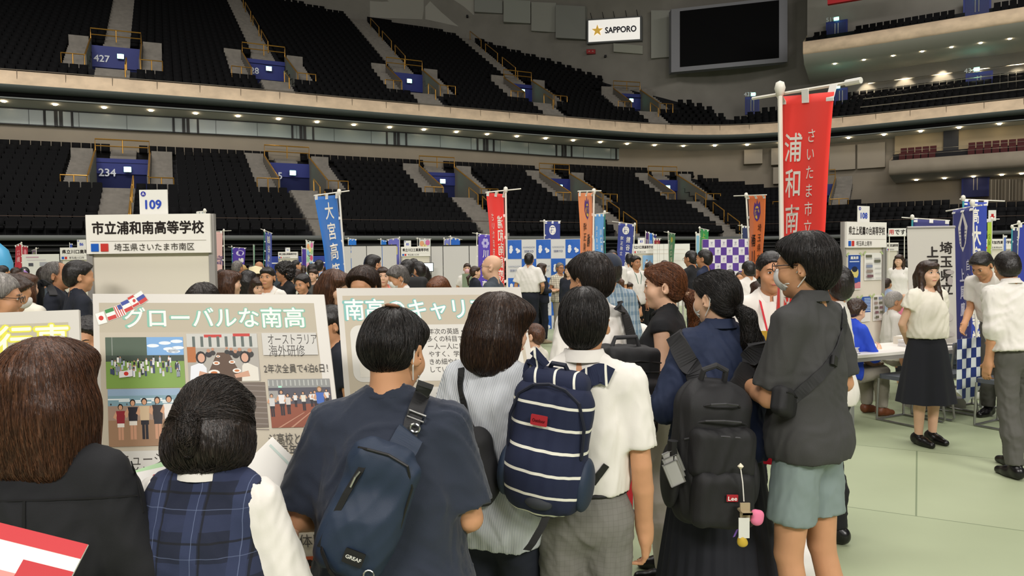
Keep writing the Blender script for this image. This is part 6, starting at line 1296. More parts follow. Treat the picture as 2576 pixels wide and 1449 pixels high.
def pipe_chair(p, yaw, label, cover=False):
    o = empty('pipe_chair', p, R_(yaw), label, 'chair', 'pipe chairs on the right'); r = .011
    for q in (-1, 1): MB().tube([(q*.21, .20, .012), (q*.21, -.22, .012), (q*.21, -.245, .04), (q*.20, -.19, .44), (q*.195, -.235, .78)], r, 7).build('side_tube', M_STEEL, o)
    MB().tube([(-.21, .20, .012), (.21, .20, .012)], r, 7).build('floor_bar', M_STEEL, o); MB().rbox((0, .0, .45), (.20, .20, .02), .04).build('seat', mat('chair_grey', '5A5E66', .7), o); MB().rbox((0, -.225, .70), (.19, .09, .012), .03, rotm('X', 82)).build('backrest', mat('chair_grey', '5A5E66', .7), o)
    for q in (-1, 1): MB().tube([(q*.20, .19, .43), (q*.21, .20, .012)], r, 7).build('front_tube', M_STEEL, o)
    if cover:
        fnc = lambda u, v, l: (u-.21, -.262-l-.015*sin(u*22)*v, .83-v)
        c = empty('checkered_cloth', p, R_(yaw), cover, 'cloth', 'checkered cloths on chair backs'); Wc, Hc = .42, .52
        mb = MB(); mb.add([fnc(Wc*i/12, (Hc+.14*(1-abs(i-6)/6))*j/12, 0) for j in range(13) for i in range(13)], [(j*13+i, j*13+13+i, j*13+14+i, j*13+i+1) for j in range(12) for i in range(12)]); mb.build('cloth', mat('cloth_white', 'DCE2E2', .85), c, True)
        s_ = Sheet(fnc, .002); s_.lift = .003
        for j in range(6):
            for i in range(5):
                if (i+j) % 2 == 0 and not (j == 5 and i in (0, 4)): s_.rect(Wc*i/5, .1*j, Wc*(i+1)/5, .1*(j+1), '2A3A78', 3, 3, up=False)
        s_.flush('blue_checks', c)
F0 = lambda x, y: on_z(x, y, 0)
pipe_chair(F0(2460, 1030), ang*57.3+2, 'pipe chair with checkered cloth nearest the student in grey trousers', 'navy and white checkered cloth over the right-hand pipe chair')
pipe_chair(F0(2370, 1045), ang*57.3+6, 'pipe chair half behind the dark skirt', 'navy and white checkered cloth over the chair behind the dark skirt')
pipe_chair(F0(2285, 1060), ang*57.3+4, 'pipe chair left of the dark skirt')
pipe_chair(F0(1560, 1260), 70, 'pipe chair whose curved leg shows behind the boy with the striped backpack')
pipe_chair(F0(2535, 1075), 30, 'pipe chair behind the grey trousers at the right edge')
o = empty('storage_crate', F0(2180, 1000), ang, 'white perforated crate under the white table', 'crate'); MB().box((0, 0, .14), (.2, .15, .14)).build('crate_body', M_WHITE, o); MB().box((0, -.155, .2), (.1, .004, .05)).build('blue_paper', mat('deep_blue', '1E2E88', .6), o)
# tables in the middle of the hall
def small_table(x, y, label, W=1.4):
    p = on_z(x, y, .7); o = empty('hall_table', (p[0], p[1], 0), .1, label, 'table', 'white tables in the middle of the hall'); MB().rbox((0, .22, .685), (W/2, .22, .015), .02).build('tabletop', mat('table_white', 'E8E4DC', .4), o)
    for q in (-1, 1):
        for v in (.04, .4): MB().box((q*(W/2-.08), v, .335), (.018, .015, .335)).build('leg', M_ALU, o)
small_table(1392, 738, 'white table beside the man with dark trousers'); small_table(1575, 731, 'white table by the seated woman in dark blue'); small_table(1780, 742, 'white table behind the ponytailed student')
# nearest objects: steel post by the banner base
p = at(1996, 1325, 3.75); o = empty('sign_post', (p[0], p[1], 0), 0, 'slim steel post standing in front of the white banner base', 'post'); MB().tube([(0, 0, .015), (0, 0, p[2]+.35)], .012, 8).build('tube', M_STEEL, o); MB().lathe([(.1, 0), (.1, .012), (.02, .016)], 18).build('foot_plate', M_STEEL, o)
# ================================================================= the people
from mathutils.bvhtree import BVHTree
def bvh_of(objs):
    vs, ps = [], []; bpy.context.view_layer.update()
    for o in objs:
        b = len(vs); M = o.matrix_world; vs += [M@v.co for v in o.data.vertices]; ps += [tuple(b+i for i in p.vertices) for p in o.data.polygons]
    return BVHTree.FromPolygons(vs, ps)
def on_body(tree, x, y, off=.006, tdef=3.0):
    d = at(x, y, 1.0)-CAM; d /= np.linalg.norm(d); h = tree.ray_cast(Vector(CAM), Vector(d))
    if h[0] is None: return at(x, y, tdef), -d
    n = np.array(h[1]); n = n if n@d < 0 else -n
    return np.array(h[0])+n*off, n
def strap(tree, pix, w, material, parent, name='strap', off=.006, tdef=3.0, th=.004, n=26):
    pix = np.array(pix, float); L = np.r_[0, np.cumsum(np.linalg.norm(np.diff(pix, axis=0), axis=1))]; q = np.linspace(0, L[-1], n)
    P, N = [], []
    for s in q: p, nn = on_body(tree, np.interp(s, L, pix[:, 0]), np.interp(s, L, pix[:, 1]), off, tdef); P.append(p); N.append(nn)
    P, N = np.array(P), np.array(N)
    for _ in range(2): P[1:-1] = (P[:-2]+2*P[1:-1]+P[2:])/4; N[1:-1] = (N[:-2]+2*N[1:-1]+N[2:])/4
    D = np.gradient(P, axis=0); W = np.cross(D, N); O = np.array(parent.matrix_world.translation) if parent else np.zeros(3); Mi = np.array(parent.matrix_world.inverted()) if parent else np.eye(4)
    mb = MB(); mb.strip(list(P), W, w, th); mb.v = [tuple((Mi@np.r_[v, 1])[:3]) for v in mb.v]; return mb.build(name, material, parent)
def bag_frame(name, x, y, t, yaw, roll, label, cat, lean=0):
    o = empty(name, at(x, y, t), 0, label, cat); o.rotation_euler = (Matrix.Rotation(R_(yaw), 3, 'Z') @ Matrix.Rotation(R_(roll), 3, 'Y') @ Matrix.Rotation(R_(lean), 3, 'X')).to_euler(); bpy.context.view_layer.update(); return o
# cloth materials
C_NAVY = mat('tee_navy', '222A3A', .85, bump=.2, bscale=500, sheen=.15); C_BLACK = mat('blouse_black', '0F1014', .85, bump=.15, bscale=500); C_WHITE = mat('shirt_white', 'E2DED6', .8, bump=.1, bscale=500); C_CREAM = mat('blouse_cream', 'E4DFD0', .75)
C_GREY = mat('polo_grey', '3C3C3B', .85, noise=.05, nscale=300, bump=.15, bscale=700); C_SHORT = mat('shorts_sage', '7F8E8C', .85); C_SLACK = fabric_pattern('slacks_grey', '77756F', [((1, .4, 0), .02, .12, 0, '6A6862', .6), ((0, 0, 1), .02, .12, 0, '6A6862', .6)]); C_SLK2 = mat('slacks_dark_grey', '55544F', .85)
C_BTR = mat('trousers_black', '101116', .85); C_NTR = mat('trousers_navy', '161B28', .85); C_SKN = mat('skirt_navy', '14161F', .85); C_NPOLO = mat('polo_navy', '16233F', .8, bump=.15, bscale=600); C_WPANT = mat('trousers_pale', 'D8CEC4', .8)
C_LBLUE = mat('shirt_light_blue', 'A8B8D4', .8); C_SLATE = mat('shirt_slate', '3C444C', .85); C_CHAR = mat('sweater_grey', '4C4B48', .9); C_ROYAL = mat('blouse_royal', '2148C8', .75); C_TAN = mat('trousers_khaki', '8C867A', .85); C_BEIGE = mat('top_beige', 'C8BCAC', .85); C_MAR = mat('top_coral', 'D88070', .8)
C_STRIPE = fabric_pattern('blouse_stripe', 'D4D6D8', [((1, .9, .12), .0075, .42, 0, '8E98A4', .75)])
C_PLAID = fabric_pattern('vest_plaid', '161D33', [((1, 0, 0), .115, .36, .0, '2C3656', .8), ((0, 0, 1), .115, .34, .03, '2A3352', .65), ((1, 0, 0), .115, .05, .07, '0A0C14', .8), ((0, 0, 1), .115, .05, .06, '0A0C14', .8), ((1, 0, 0), .115, .016, .09, '6A7696', .6), ((0, 0, 1), .115, .016, .095, '6A7696', .45)])
C_BPLAID = fabric_pattern('shirt_blue_plaid', '8A9AA8', [((1, 0, 0), .06, .4, 0, '6A8090', .8), ((0, 0, 1), .07, .4, 0, '5A7488', .7), ((1, 0, 0), .03, .1, .01, 'D0D4C8', .8)])
C_CHECK = fabric_pattern('shirt_check', 'CFC8B4', [((1, 0, 0), .045, .14, 0, '5A5040', .9), ((0, 0, 1), .045, .14, 0, '5A5040', .9)])
C_BSTR = fabric_pattern('backpack_stripe', '141D3A', [((0, 0, 1), .068, .13, .01, 'E4E2D4', 1.0)])
C_BSTV = fabric_pattern('backpack_stripe_upright', '141D3A', [((1, 0, .2), .062, .12, .02, 'E4E2D4', 1.0)])
B_BLK = mat('bag_black', '131315', .7, bump=.2, bscale=600); B_NVY = mat('bag_navy', '1C2C42', .6, bump=.15, bscale=700); B_DBL = mat('strap_charcoal', '2A2A2C', .75, bump=.25, bscale=800); M_ZIP = mat('zipper_black', '0B0B0C', .5); M_CHR = mat('ring_chrome', 'B8B8B4', .2, metal=.9); M_SHOE = mat('shoe_black', '0C0B0C', .3); M_SHBR = mat('shoe_brown', '6A3A1E', .5)
M_GLS = mat('glasses_black', '141414', .3)
HOLD = dict(l=((-.235, -.02, 1.13), (-.10, .25, 1.12)), r=((.235, -.02, 1.13), (.10, .25, 1.12)), palm_l=(.5, 0, .8), palm_r=(-.5, 0, .8))
WIDE = dict(l=((-.27, -.01, 1.14), (-.10, .22, 1.02)), r=((.27, -.01, 1.14), (.10, .22, 1.02)), palm_l=(.5, 0, .8), palm_r=(-.5, 0, .8))
FG = dict(fg=True, h=.0095, hf=.0068, fold=.0042, group='visitors in front of the posters')
# ---- nearest row
p1 = person('woman with a brown bob in a black blouse, at the lower left edge', 122, 857, 1.66, -8, 'bob', 'brown', 'a', topm=C_BLACK, botm=C_BTR, fem=True, arms=WIDE, w=1.22, sleeve=1.5, loose=.012, hairf=1.17, strand=3000, seed=1, **FG)
t1 = bvh_of([p1.topobj]); strap(t1, [(-40, 1262), (120, 1258), (300, 1250), (345, 1247)], .004, mat('seam_black', '050506', .9), p1.root, 'yoke_seam', .001, 1.6); strap(t1, [(62, 1262), (60, 1340), (64, 1449)], .006, mat('seam_black', '050506', .9), p1.root, 'pleat_seam', .001, 1.6); strap(t1, [(330, 1160), (345, 1210), (360, 1290)], .003, mat('seam_black', '050506', .9), p1.root, 'sleeve_seam', .001, 1.6)
p2 = person('student in a navy plaid vest reading brochures, hair half tied back', 542, 962, 1.72, -8, 'halfup', 'soft', 'a', topm=C_WHITE, vestm=C_PLAID, botm=C_SKN, bot='skirt', fem=True, arms=dict(l=((-.235, -.0, 1.13), (-.16, .26, 1.17)), r=((.235, .0, 1.13), (.10, .27, 1.19)), palm_l=(.6, 0, .7), palm_r=(-.6, 0, .7)), head=(0, 24, -7), sleeve=.92, loose=.004, collar=C_WHITE, hairf=1.10, w=1.10, strand=3000, tail=[(.0, -.122, .0, .014), (.0, -.142, -.025, .022), (.0, -.140, -.065, .020), (.0, -.130, -.10, .008)], seed=2, **FG)
p3 = person('man in a navy T-shirt with a diagonal sling bag and thinning crown', 990, 776, 1.95, -3, 'parted', 'black', 'b', topm=C_NAVY, botm=C_BTR, arms=dict(l=((-.27, -.02, 1.12), (-.14, .24, 1.04)), r=((.228, .0, 1.12), (.16, .24, 1.02)), palm_l=(.5, 0, .8), palm_r=(-.5, 0, .8)), head=(-20, 14, 0), w=1.18, sleeve=.86, loose=.010, hem=.80, mask=M_MASK, strand=3200, seed=3, **FG)
sdf_mesh('thin_crown', [el(p3.hc+p3.Hm@V3(.005, -.045, .1255), (.022, .026, .007), rot=p3.Hm)], mat('scalp', '8A6248', .6), p3.root, .004)
p4 = person('woman with a brown bob in a pale striped blouse, face turned to the right', 1262, 741, 2.55, -28, 'bobshort', 'dbrown', 'a', topm=C_STRIPE, botm=C_NTR, fem=True, arms=HOLD, head=(-44, 12, 0), sleeve=1.35, loose=.022, hem=.80, face=True, collar=C_STRIPE, hairf=1.08, w=1.05, strand=2600, seed=4, **FG)
p5 = person('boy in a white school shirt with the striped backpack', 1470, 726, 2.48, -8, 'short', 'black', 'b', topm=C_WHITE, botm=C_SLACK, arms=dict(l=((-.20, -.02, 1.12), (-.16, .12, .92)), r=((.20, -.03, 1.10), (.215, .03, .84))), head=(-6, 8, 0), sleeve=.80, loose=.0, tuck=True, w=.92, collar=C_WHITE, hairf=.99, strand=2600, seed=5, shoes=M_SHOE, curl=(25, 35), **FG)
p6 = person('tall dark-haired student in a white shirt behind the striped backpack boy', 1482, 640, 3.6, 38, 'shag', 'soft', 'b', topm=C_WHITE, botm=C_SLK2, arms=HOLD, head=(5, 6, 0), sleeve=.75, tuck=True, collar=C_WHITE, hairf=1.02, strand=2200, seed=6, shoes=M_SHOE, **FG)
p7 = person('woman in a black sleeveless top with a brown ponytail, in profile to the left', 1668, 662, 3.85, 66, 'ponylow', 'auburn', 'a', top='sleeveless', topm=C_BLACK, botm=C_WPANT, fem=True, arms=dict(l=((-.20, -.03, 1.13), (-.14, .2, 1.05)), r=((.20, -.03, 1.13), (.14, .2, 1.05))), head=(12, 2, 0), face=True, loose=.01, hem=.93, hairf=1.05, w=1.0, strand=2400, tail=[(0, -.108, -.035, .026), (0, -.155, -.075, .036), (0, -.165, -.14, .034), (0, -.14, -.235, .012)], seed=7, shoes=M_SHOE, **FG)
MB().lathe([(.001, -.02), (.03, -.012), (.034, 0), (.03, .012), (.001, .02)], 14, p7.hc+p7.Hm@V3(0, -.125, -.045)).build('hair_scrunchie', mat('scrunchie_gold', 'C8A888', .6), p7.root, True)
p8 = person('student in a navy polo and long pleated skirt with a black backpack and ponytail', 1800, 681, 3.2, 16, 'ponylow', 'black', 'a', topm=C_NPOLO, bot='longskirt', botm=C_SKN, fem=True, arms=dict(l=((-.275, -.01, 1.12), (-.16, .2, 1.05)), r=((.275, -.02, 1.10), (.20, .16, .98))), head=(22, 3, 0), mask=M_MASK, collar=C_NPOLO, sleeve=1.02, loose=.026, hem=.88, w=1.06, hairf=1.04, strand=2600, tail=[(.01, -.105, -.045, .022), (.02, -.15, -.085, .032), (.03, -.16, -.19, .040), (.035, -.155, -.31, .028), (.035, -.145, -.40, .008)], seed=8, shoes=M_SHOE, **FG)
p9 = person('tall man in a grey polo shirt and sage shorts with a crossbody strap', 2022, 590, 2.98, 42, 'shag', 'black', 'b', topm=C_GREY, bot='shorts', botm=C_SHORT, arms=dict(l=((-.195, .06, 1.10), (-.06, .24, 1.13)), r=((.225, -.04, 1.12), (.20, .18, 1.02)), palm_l=(.6, 0, .6)), head=(14, 4, 0), mask=M_MASK, glasses=M_GLS, collar=C_GREY, sleeve=.86, loose=.004, hem=.86, w=.95, hairf=1.04, strand=3000, seed=9, shortf=.66, shoes=M_SHOE, feet=((-.09, .02), (.105, -.05)), **FG)
BG = dict(group='people in the hall')
p10 = person('dark-haired person half hidden behind the man in the grey polo', 2100, 668, 4.4, 62, 'short', 'black', 'b', topm=C_WHITE, botm=C_BTR, shoes=M_SHOE, head=(-40, 0, 0), w=.82, fem=True, arms=dict(l=((-.16, .04, 1.12), (-.1, .18, .98)), r=((.16, .04, 1.12), (.1, .18, .98))), h=.013, hf=.008, **BG)
p11 = person('staff member in a white shirt with a red lanyard, facing us behind the red banner', 1940, 634, 4.5, 168, 'short', 'black', 'b', topm=C_WHITE, botm=C_BTR, sleeve=1.85, face=True, collar=C_WHITE, lanyard=mat('lanyard_red', 'C82030', .6), arms=dict(l=((-.235, .02, 1.12), (-.03, .25, 1.13)), r=((.235, .02, 1.12), (.06, .26, 1.10)), palm_l=(.5, 0, .7), palm_r=(-.5, 0, .7)), head=(8, 4, 0), tuck=True, shoes=M_SHOE, h=.012, hf=.0075, **BG)
o = empty('name_badge', at(1938, 848, 4.12), 0, 'yellow name badge on the red lanyard', 'badge'); MB().box((0, 0, 0), (.05, .003, .035)).build('card', mat('badge_yellow', 'C8A030', .5), o)
p12 = person('person in a blue plaid shirt with a navy cap beyond the tall student', 1530, 640, 5.6, 20, 'short', 'soft', 'b', topm=C_BPLAID, botm=C_NTR, shoes=M_SHOE, sleeve=1.4, h=.016, **BG)
sdf_mesh('cap', xf([el((0, -.018, .05), (.092, .108, .088)), bx((0, .12, .04), (.065, .05, .006), .006, .02), hs((0, 0, .025), (0, 0, -1))], p12.Hm, p12.hc), C_NAVY, p12.root, .009)
# ---- the right-hand side
p13 = person('woman in a white blouse and dark flared skirt standing before the roll-up screen', 2335, 656, 6.55, 196, 'longloose', 'dbrown', 'a', topm=C_CREAM, bot='skirt', botm=C_SKN, fem=True, face=True, tuck=True, sleeve=.45, loose=.016, arms=dict(l=((-.22, -.07, 1.13), (-.08, -.15, .96)), r=((.22, -.07, 1.13), (.08, -.15, .96))), shoes=M_SHOE, head=(-10, -4, 0), h=.012, hf=.0085, fold=.005, seed=13, **BG)
p14 = person('boy in a white shirt leaning over the table and holding a green-capped bottle', 2470, 640, 7.4, 118, 'bowl', 'black', 'b', topm=C_WHITE, botm=C_SLK2, lean=26, head=(0, 12, 0), arms=dict(l=((-.20, .14, 1.14), (-.19, .38, 1.06)), r=((.2, .06, 1.14), (.15, .3, 1.08))), face=True, sleeve=.7, tuck=True, h=.014, shoes=M_SHOE, **BG)
p15 = person('student seen from behind in a white shirt and grey trousers at the right edge', 2534, 634, 5.75, 8, 'short', 'black', 'b', topm=C_WHITE, botm=C_SLK2, lean=8, head=(-25, 8, 0), sleeve=1.3, tuck=False, hem=.95, loose=.02, collar=C_WHITE, shoes=M_SHOE, h=.012, hf=.008, fold=.006, seed=15, feet=((-.11, -.10), (.12, .16)), **BG)
p16 = person('seated person in a royal blue top reading at the white table', 2154, 752, 7.7, 292, 'shag', 'dbrown', 'a', topm=C_ROYAL, botm=C_TAN, fem=True, sit=.42, height=.95, lean=10, face=True, sleeve=1.55, arms=dict(l=((-.21, .14, 1.12), (-.05, .36, 1.07)), r=((.21, .16, 1.12), (.06, .37, 1.22))), shoes=M_SHBR, head=(0, 10, 0), h=.014, **BG)
p17 = person('grey-haired person seated beyond panel 108', 2252, 722, 8.9, 262, 'short', 'silver', 'b', topm=C_WHITE, botm=C_TAN, sit=.42, height=.95, face=True, sleeve=1.2, head=(0, 8, 0), **BG)
p18 = person('seated girl with bowed head between panel 108 and the screen', 2286, 652, 17, 200, 'bob', 'black', 'a', topm=C_WHITE, botm=C_SKN, fem=True, face=True, head=(20, 10, 0), **BG)
person('long-haired girl turned away beside the bowed girl', 2262, 640, 14.2, 140, 'long', 'dbrown', 'a', topm=C_WHITE, botm=C_SKN, fem=True, **BG)
person('child in pink behind the grey-haired seated person', 2276, 752, 9.6, 190, None, 'black', 'a', topm=mat('top_pink', 'D87890', .8), botm=C_SKN, fem=True, height=.68, **BG)
# ---- the left-hand side
p20 = person('grey-haired man in a navy shirt with a black rucksack, in profile to the right', 146, 657, 6.4, -72, 'receding', 'grey', 'c', topm=C_NTR, botm=C_BTR, face=True, collar=C_NAVY, sleeve=1.5, head=(-8, 0, 0), h=.012, hf=.008, strand=1000, **BG)
person('dark-haired man with a blue and white lanyard right of the grey-haired man', 200, 657, 6.0, -48, 'bowl', 'black', 'b', topm=C_NTR, botm=C_BTR, head=(-5, 4, 0), lanyard=C_LBLUE, sleeve=1.5, h=.014, **BG)
person('man in a slate shirt just behind the grey-haired man', 122, 668, 7.4, -30, 'crop', 'soft', 'c', topm=C_SLATE, botm=C_BTR, **BG)
person('silver-haired person with black glasses at the far left edge', -6, 688, 3.6, -66, 'short', 'silver', 'b', topm=C_WHITE, botm=C_BTR, glasses=M_GLS, face=True, head=(0, 8, 0), h=.014, hf=.008, strand=1400, **BG)
person('dark-haired person with a bowed head beside the silver-haired person', 36, 694, 4.9, -40, 'shag', 'dbrown', 'b', topm=C_BEIGE, botm=C_BTR, mask=M_MASK, head=(-20, 18, 0), **BG)
person('brown-haired woman in cream behind the bowed head at the left', 60, 686, 5.8, -15, 'bobshort', 'brown', 'a', topm=C_CREAM, botm=C_BTR, fem=True, **BG)
person('dark-haired boy peering between the two left posters', 219, 800, 3.5, 185, 'shag', 'black', 'b', topm=C_WHITE, botm=C_BTR, face=True, head=(0, 12, 0), h=.014, hf=.008, **BG)
person('person with tousled dark hair just above the travel poster', 508, 716, 4.4, 170, 'shag', 'soft', 'b', topm=C_WHITE, botm=C_BTR, head=(0, 14, 0), strand=1000, h=.014, hf=.008, **BG)
person('woman with long reddish brown hair facing right by panel 109', 577, 680, 6.6, -70, 'long', 'brown', 'a', topm=C_SLATE, botm=C_BTR, fem=True, face=True, h=.014, hf=.0085, strand=1000, **BG)
person('girl with long black hair seen from behind next to the reddish brown hair', 624, 680, 8.4, -12, 'long', 'black', 'a', topm=C_WHITE, botm=C_SKN, fem=True, **BG)
person('smiling girl with a fringe left of the sailor-collar girl', 648, 698, 8.0, 215, 'bobshort', 'dbrown', 'a', topm=C_WHITE, botm=C_SKN, fem=True, face=True, head=(0, 6, 0), **BG)
p34 = person('girl with hair parted in the middle and a white sailor collar facing us', 672, 671, 8.0, 178, 'tied', 'black', 'b', topm=C_WHITE, botm=C_SKN, fem=True, face=True, h=.013, hf=.008, tail=[(0, -.11, -.03, .02), (0, -.15, -.1, .02)], **BG)
for q in (-1, 1): MB().strip([p34.U((q*.05, -.09, 1.455)), p34.U((q*.09, .02, 1.46)), p34.U((q*.05, .115, 1.34)), p34.U((0, .125, 1.25))], (q*1, 0, .5), .055, .004).build('sailor_collar', C_CREAM, p34.root)
person('curly-haired man in a black shirt with a raised hand', 715, 659, 8.9, 128, 'curly', 'black', 'c', topm=C_BLACK, botm=C_BTR, face=True, arms=dict(l=((-.21, .16, 1.12), (-.10, .26, 1.30)), r=((.23, -.03, 1.12), (.2, .05, .9))), head=(-10, 0, 0), h=.013, hf=.008, **BG)
person('boy in a black T-shirt looking down right of the curly-haired man', 760, 690, 8.4, 150, 'bowl', 'black', 'b', topm=C_BLACK, botm=C_BTR, face=True, head=(10, 12, 0), **BG)
person('woman in a charcoal sweater behind the boy in black', 788, 676, 12.5, 165, 'tied', 'dbrown', 'a', topm=C_CHAR, botm=C_BTR, fem=True, face=True, sleeve=1.7, **BG)
person('grey-haired man in a light blue shirt under the purple crest banner', 598, 656, 13, -20, 'short', 'grey', 'c', topm=C_LBLUE, botm=C_BTR, **BG)
p39 = person('person in a tan cap right of the light blue shirt', 608, 666, 14, -40, 'crop', 'black', 'c', topm=C_TAN, botm=C_BTR, **BG)
sdf_mesh('cap', xf([el((0, -.018, .05), (.094, .11, .088)), bx((0, .12, .04), (.065, .05, .006), .006, .02), hs((0, 0, .02), (0, 0, -1))], p39.Hm, p39.hc), mat('cap_tan', 'B89860', .8), p39.root, .012)
person('bald man seen from behind below the tall blue banner', 652, 657, 13, 10, 'bald', 'grey', 'c', topm=C_TAN, botm=C_BTR, **BG)
p46 = person('person in a cream sun hat in front of the bald man', 645, 674, 11, -30, 'bob', 'dbrown', 'a', topm=C_CREAM, botm=C_BTR, fem=True, **BG)
MB().lathe([(.17, -.01), (.165, 0), (.105, .012), (.10, .09), (.001, .115)], 22, p46.hc+p46.Hm@V3(0, -.018, .045)).build('sun_hat', mat('hat_cream', 'DCD0A8', .85), p46.root, True)
person('young man in a white shirt standing under panel 51', 746, 654, 16, -60, 'crop', 'black', 'b', topm=C_WHITE, botm=C_BTR, face=True, **BG)
person('girl with a ponytail beside the dotted banner', 762, 667, 16.5, 20, 'pony', 'dbrown', 'a', topm=C_WHITE, botm=C_SKN, fem=True, tail=[(0, -.11, .02, .025), (0, -.17, -.06, .028), (0, -.15, -.2, .012)], **BG)
person('student in a pale blue shirt seen from behind right of the dotted banner', 803, 654, 14, 0, 'short', 'black', 'b', topm=C_LBLUE, botm=C_BTR, sleeve=1.8, **BG)
person('dark-haired student just left of the pale blue shirt', 786, 664, 13.4, -10, 'bowl', 'black', 'b', topm=C_WHITE, botm=C_BTR, **BG)
person('girl with long dark hair left of the charcoal sweater', 741, 676, 11.5, 120, 'long', 'dbrown', 'a', topm=C_CREAM, botm=C_SKN, fem=True, **BG)
person('student in white cut by the big blue banner', 826, 668, 11, 60, 'short', 'dbrown', 'b', topm=C_WHITE, botm=C_BTR, **BG)
p47 = person('woman with very long light brown hair between the two posters', 842, 680, 5.0, -140, 'longloose', 'brown', 'a', topm=C_BEIGE, botm=C_BTR, fem=True, sleeve=1.4, head=(20, 10, 0), hairf=1.1, h=.013, hf=.008, strand=1400, **BG)
person('person with wavy dark hair just above the career poster', 912, 674, 4.5, 170, 'shag', 'dbrown', 'b', topm=C_NTR, botm=C_BTR, head=(0, 10, 0), hairf=1.08, h=.013, hf=.008, strand=1800, **BG)
person('boy crouching between the two big posters', 828, 770, 4.0, 120, 'short', 'black', 'b', topm=C_NTR, botm=C_BTR, head=(0, 12, 0), **BG)
person('tall dark-haired man in front of the left partition wall', 938, 640, 9.0, -35, 'parted', 'black', 'b', topm=C_WHITE, botm=C_BTR, face=True, h=.014, hf=.008, **BG)
person('woman in coral facing us right of the wavy dark hair', 963, 671, 8.6, 192, 'tied', 'dbrown', 'a', topm=C_MAR, botm=C_BTR, fem=True, face=True, h=.014, **BG)
p51 = person('man with a mask and grey-streaked hair bending to the left', 1000, 671, 7.6, 118, 'shag', 'grey', 'b', topm=C_WHITE, botm=C_BTR, mask=M_MASK, lean=14, head=(0, 10, 0), lanyard=C_LBLUE, h=.014, strand=800, **BG)
p52 = person('dark-haired student with a rucksack strap in front of panel 85', 1026, 654, 8.8, -10, 'bowl', 'black', 'b', topm=C_WHITE, botm=C_BTR, collar=C_WHITE, h=.014, **BG)
p53 = person('man in a white shirt in profile right of the student with the rucksack', 1050, 657, 9.2, 62, 'crop', 'black', 'c', topm=C_WHITE, botm=C_BTR, face=True, head=(0, 8, 0), **BG)
person('person with a red hairband behind the man in profile', 1040, 651, 11, 10, 'short', 'black', 'b', topm=C_WHITE, botm=C_BTR, **BG)
person('dark-haired person partly hiding the lit tablet', 1064, 668, 11, 40, 'bobshort', 'black', 'b', topm=C_WHITE, botm=C_BTR, **BG)
person('person with glossy chestnut hair just over the career poster', 1102, 698, 6.4, 160, 'bob', 'auburn', 'a', topm=C_WHITE, botm=C_BTR, fem=True, head=(0, 16, 0), hairf=1.15, strand=1000, h=.014, **BG)
p55 = person('girl with a pink mask holding a green folder by the partition wall', 1175, 662, 15, 184, 'tied', 'dbrown', 'a', topm=C_WHITE, botm=C_SKN, fem=True, face=True, mask=M_MASKP, arms=HOLD, tail=[(0, -.11, -.03, .02), (.0, -.15, -.1, .02)], **BG)
q = p55.root.location; o = empty('folder', at(1178, 709, 14.62), R_(4), 'dull green folder held by the girl with the pink mask', 'folder'); MB().box((0, 0, 0), (.12, .006, .16)).build('cover', mat('folder_green', '7C8A70', .6), o)
person('woman with a ponytail in dark navy facing right by the girl with the pink mask', 1196, 669, 13, -68, 'ponylow', 'dbrown', 'a', topm=C_NTR, botm=C_BTR, fem=True, face=True, tail=[(0, -.11, -.05, .024), (0, -.16, -.1, .028), (0, -.15, -.25, .012)], sleeve=1.7, **BG)
person('bald man with black glasses in profile left of the red banner', 1236, 640, 7.3, 76, None, 'black', 'a', topm=C_SLATE, botm=C_BTR, face=True, glasses=M_GLS, h=.014, hf=.008, **BG)
p58 = person('man in a white shirt and dark trousers seen from behind in mid-hall', 1331, 637, 14.2, -14, 'short', 'black', 'b', topm=C_WHITE, botm=C_NTR, arms=dict(l=((-.25, -.02, 1.12), (-.22, .05, .9)), r=((.26, -.02, 1.12), (.20, .20, 1.02))), sleeve=.8, tuck=True, loose=.02, shoes=M_SHOE, h=.015, hf=.009, **BG)
person('woman in dark clothes facing right beside the man in white', 1363, 662, 14.6, -66, 'bobshort', 'dbrown', 'a', topm=C_NTR, botm=C_NTR, fem=True, face=True, arms=HOLD, sleeve=1.6, shoes=mat('shoe_tan', 'A89880', .5), **BG)
person('grey-haired person in a checked shirt with glasses before the blue backdrop', 1409, 661, 15, 205, 'short', 'grey', 'c', topm=C_CHECK, botm=C_TAN, face=True, glasses=M_GLS, arms=HOLD, w=1.1, shoes=M_SHOE, **BG)
person('dark-clothed person with long hair next to the checked shirt', 1432, 664, 13, 150, 'long', 'dbrown', 'a', topm=C_NTR, botm=C_NTR, fem=True, sleeve=1.6, **BG)
person('staff member in white with a green lanyard facing us by the light blue banner', 1541, 628, 12.4, 182, 'crop', 'black', 'b', topm=C_WHITE, botm=C_BTR, face=True, lanyard=mat('lanyard_green', '4A7868', .6), sleeve=.8, h=.015, hf=.0085, **BG)
p64 = person('girl with a pale scrunchie and long ponytail seen from behind', 1545, 676, 9, 18, 'pony', 'brown', 'a', topm=C_CREAM, botm=C_SKN, fem=True, tail=[(0, -.10, .01, .026), (.03, -.16, -.05, .034), (.05, -.15, -.2, .026), (.05, -.13, -.34, .008)], h=.015, **BG)
person('seated woman in dark blue with her hand at her face', 1579, 681, 12.6, 205, 'bobshort', 'dbrown', 'b', topm=C_NTR, botm=C_BTR, fem=True, face=True, sit=.42, height=.97, arms=dict(l=((-.2, .12, 1.14), (-.07, .2, 1.40)), r=((.2, .12, 1.1), (.05, .3, 1.08))), **BG)
person('young man in a white shirt with a green lanyard by panel 83', 1599, 644, 13, 208, 'shag', 'black', 'c', topm=C_WHITE, botm=C_BTR, face=True, lanyard=mat('lanyard_green', '4A7868', .6), **BG)
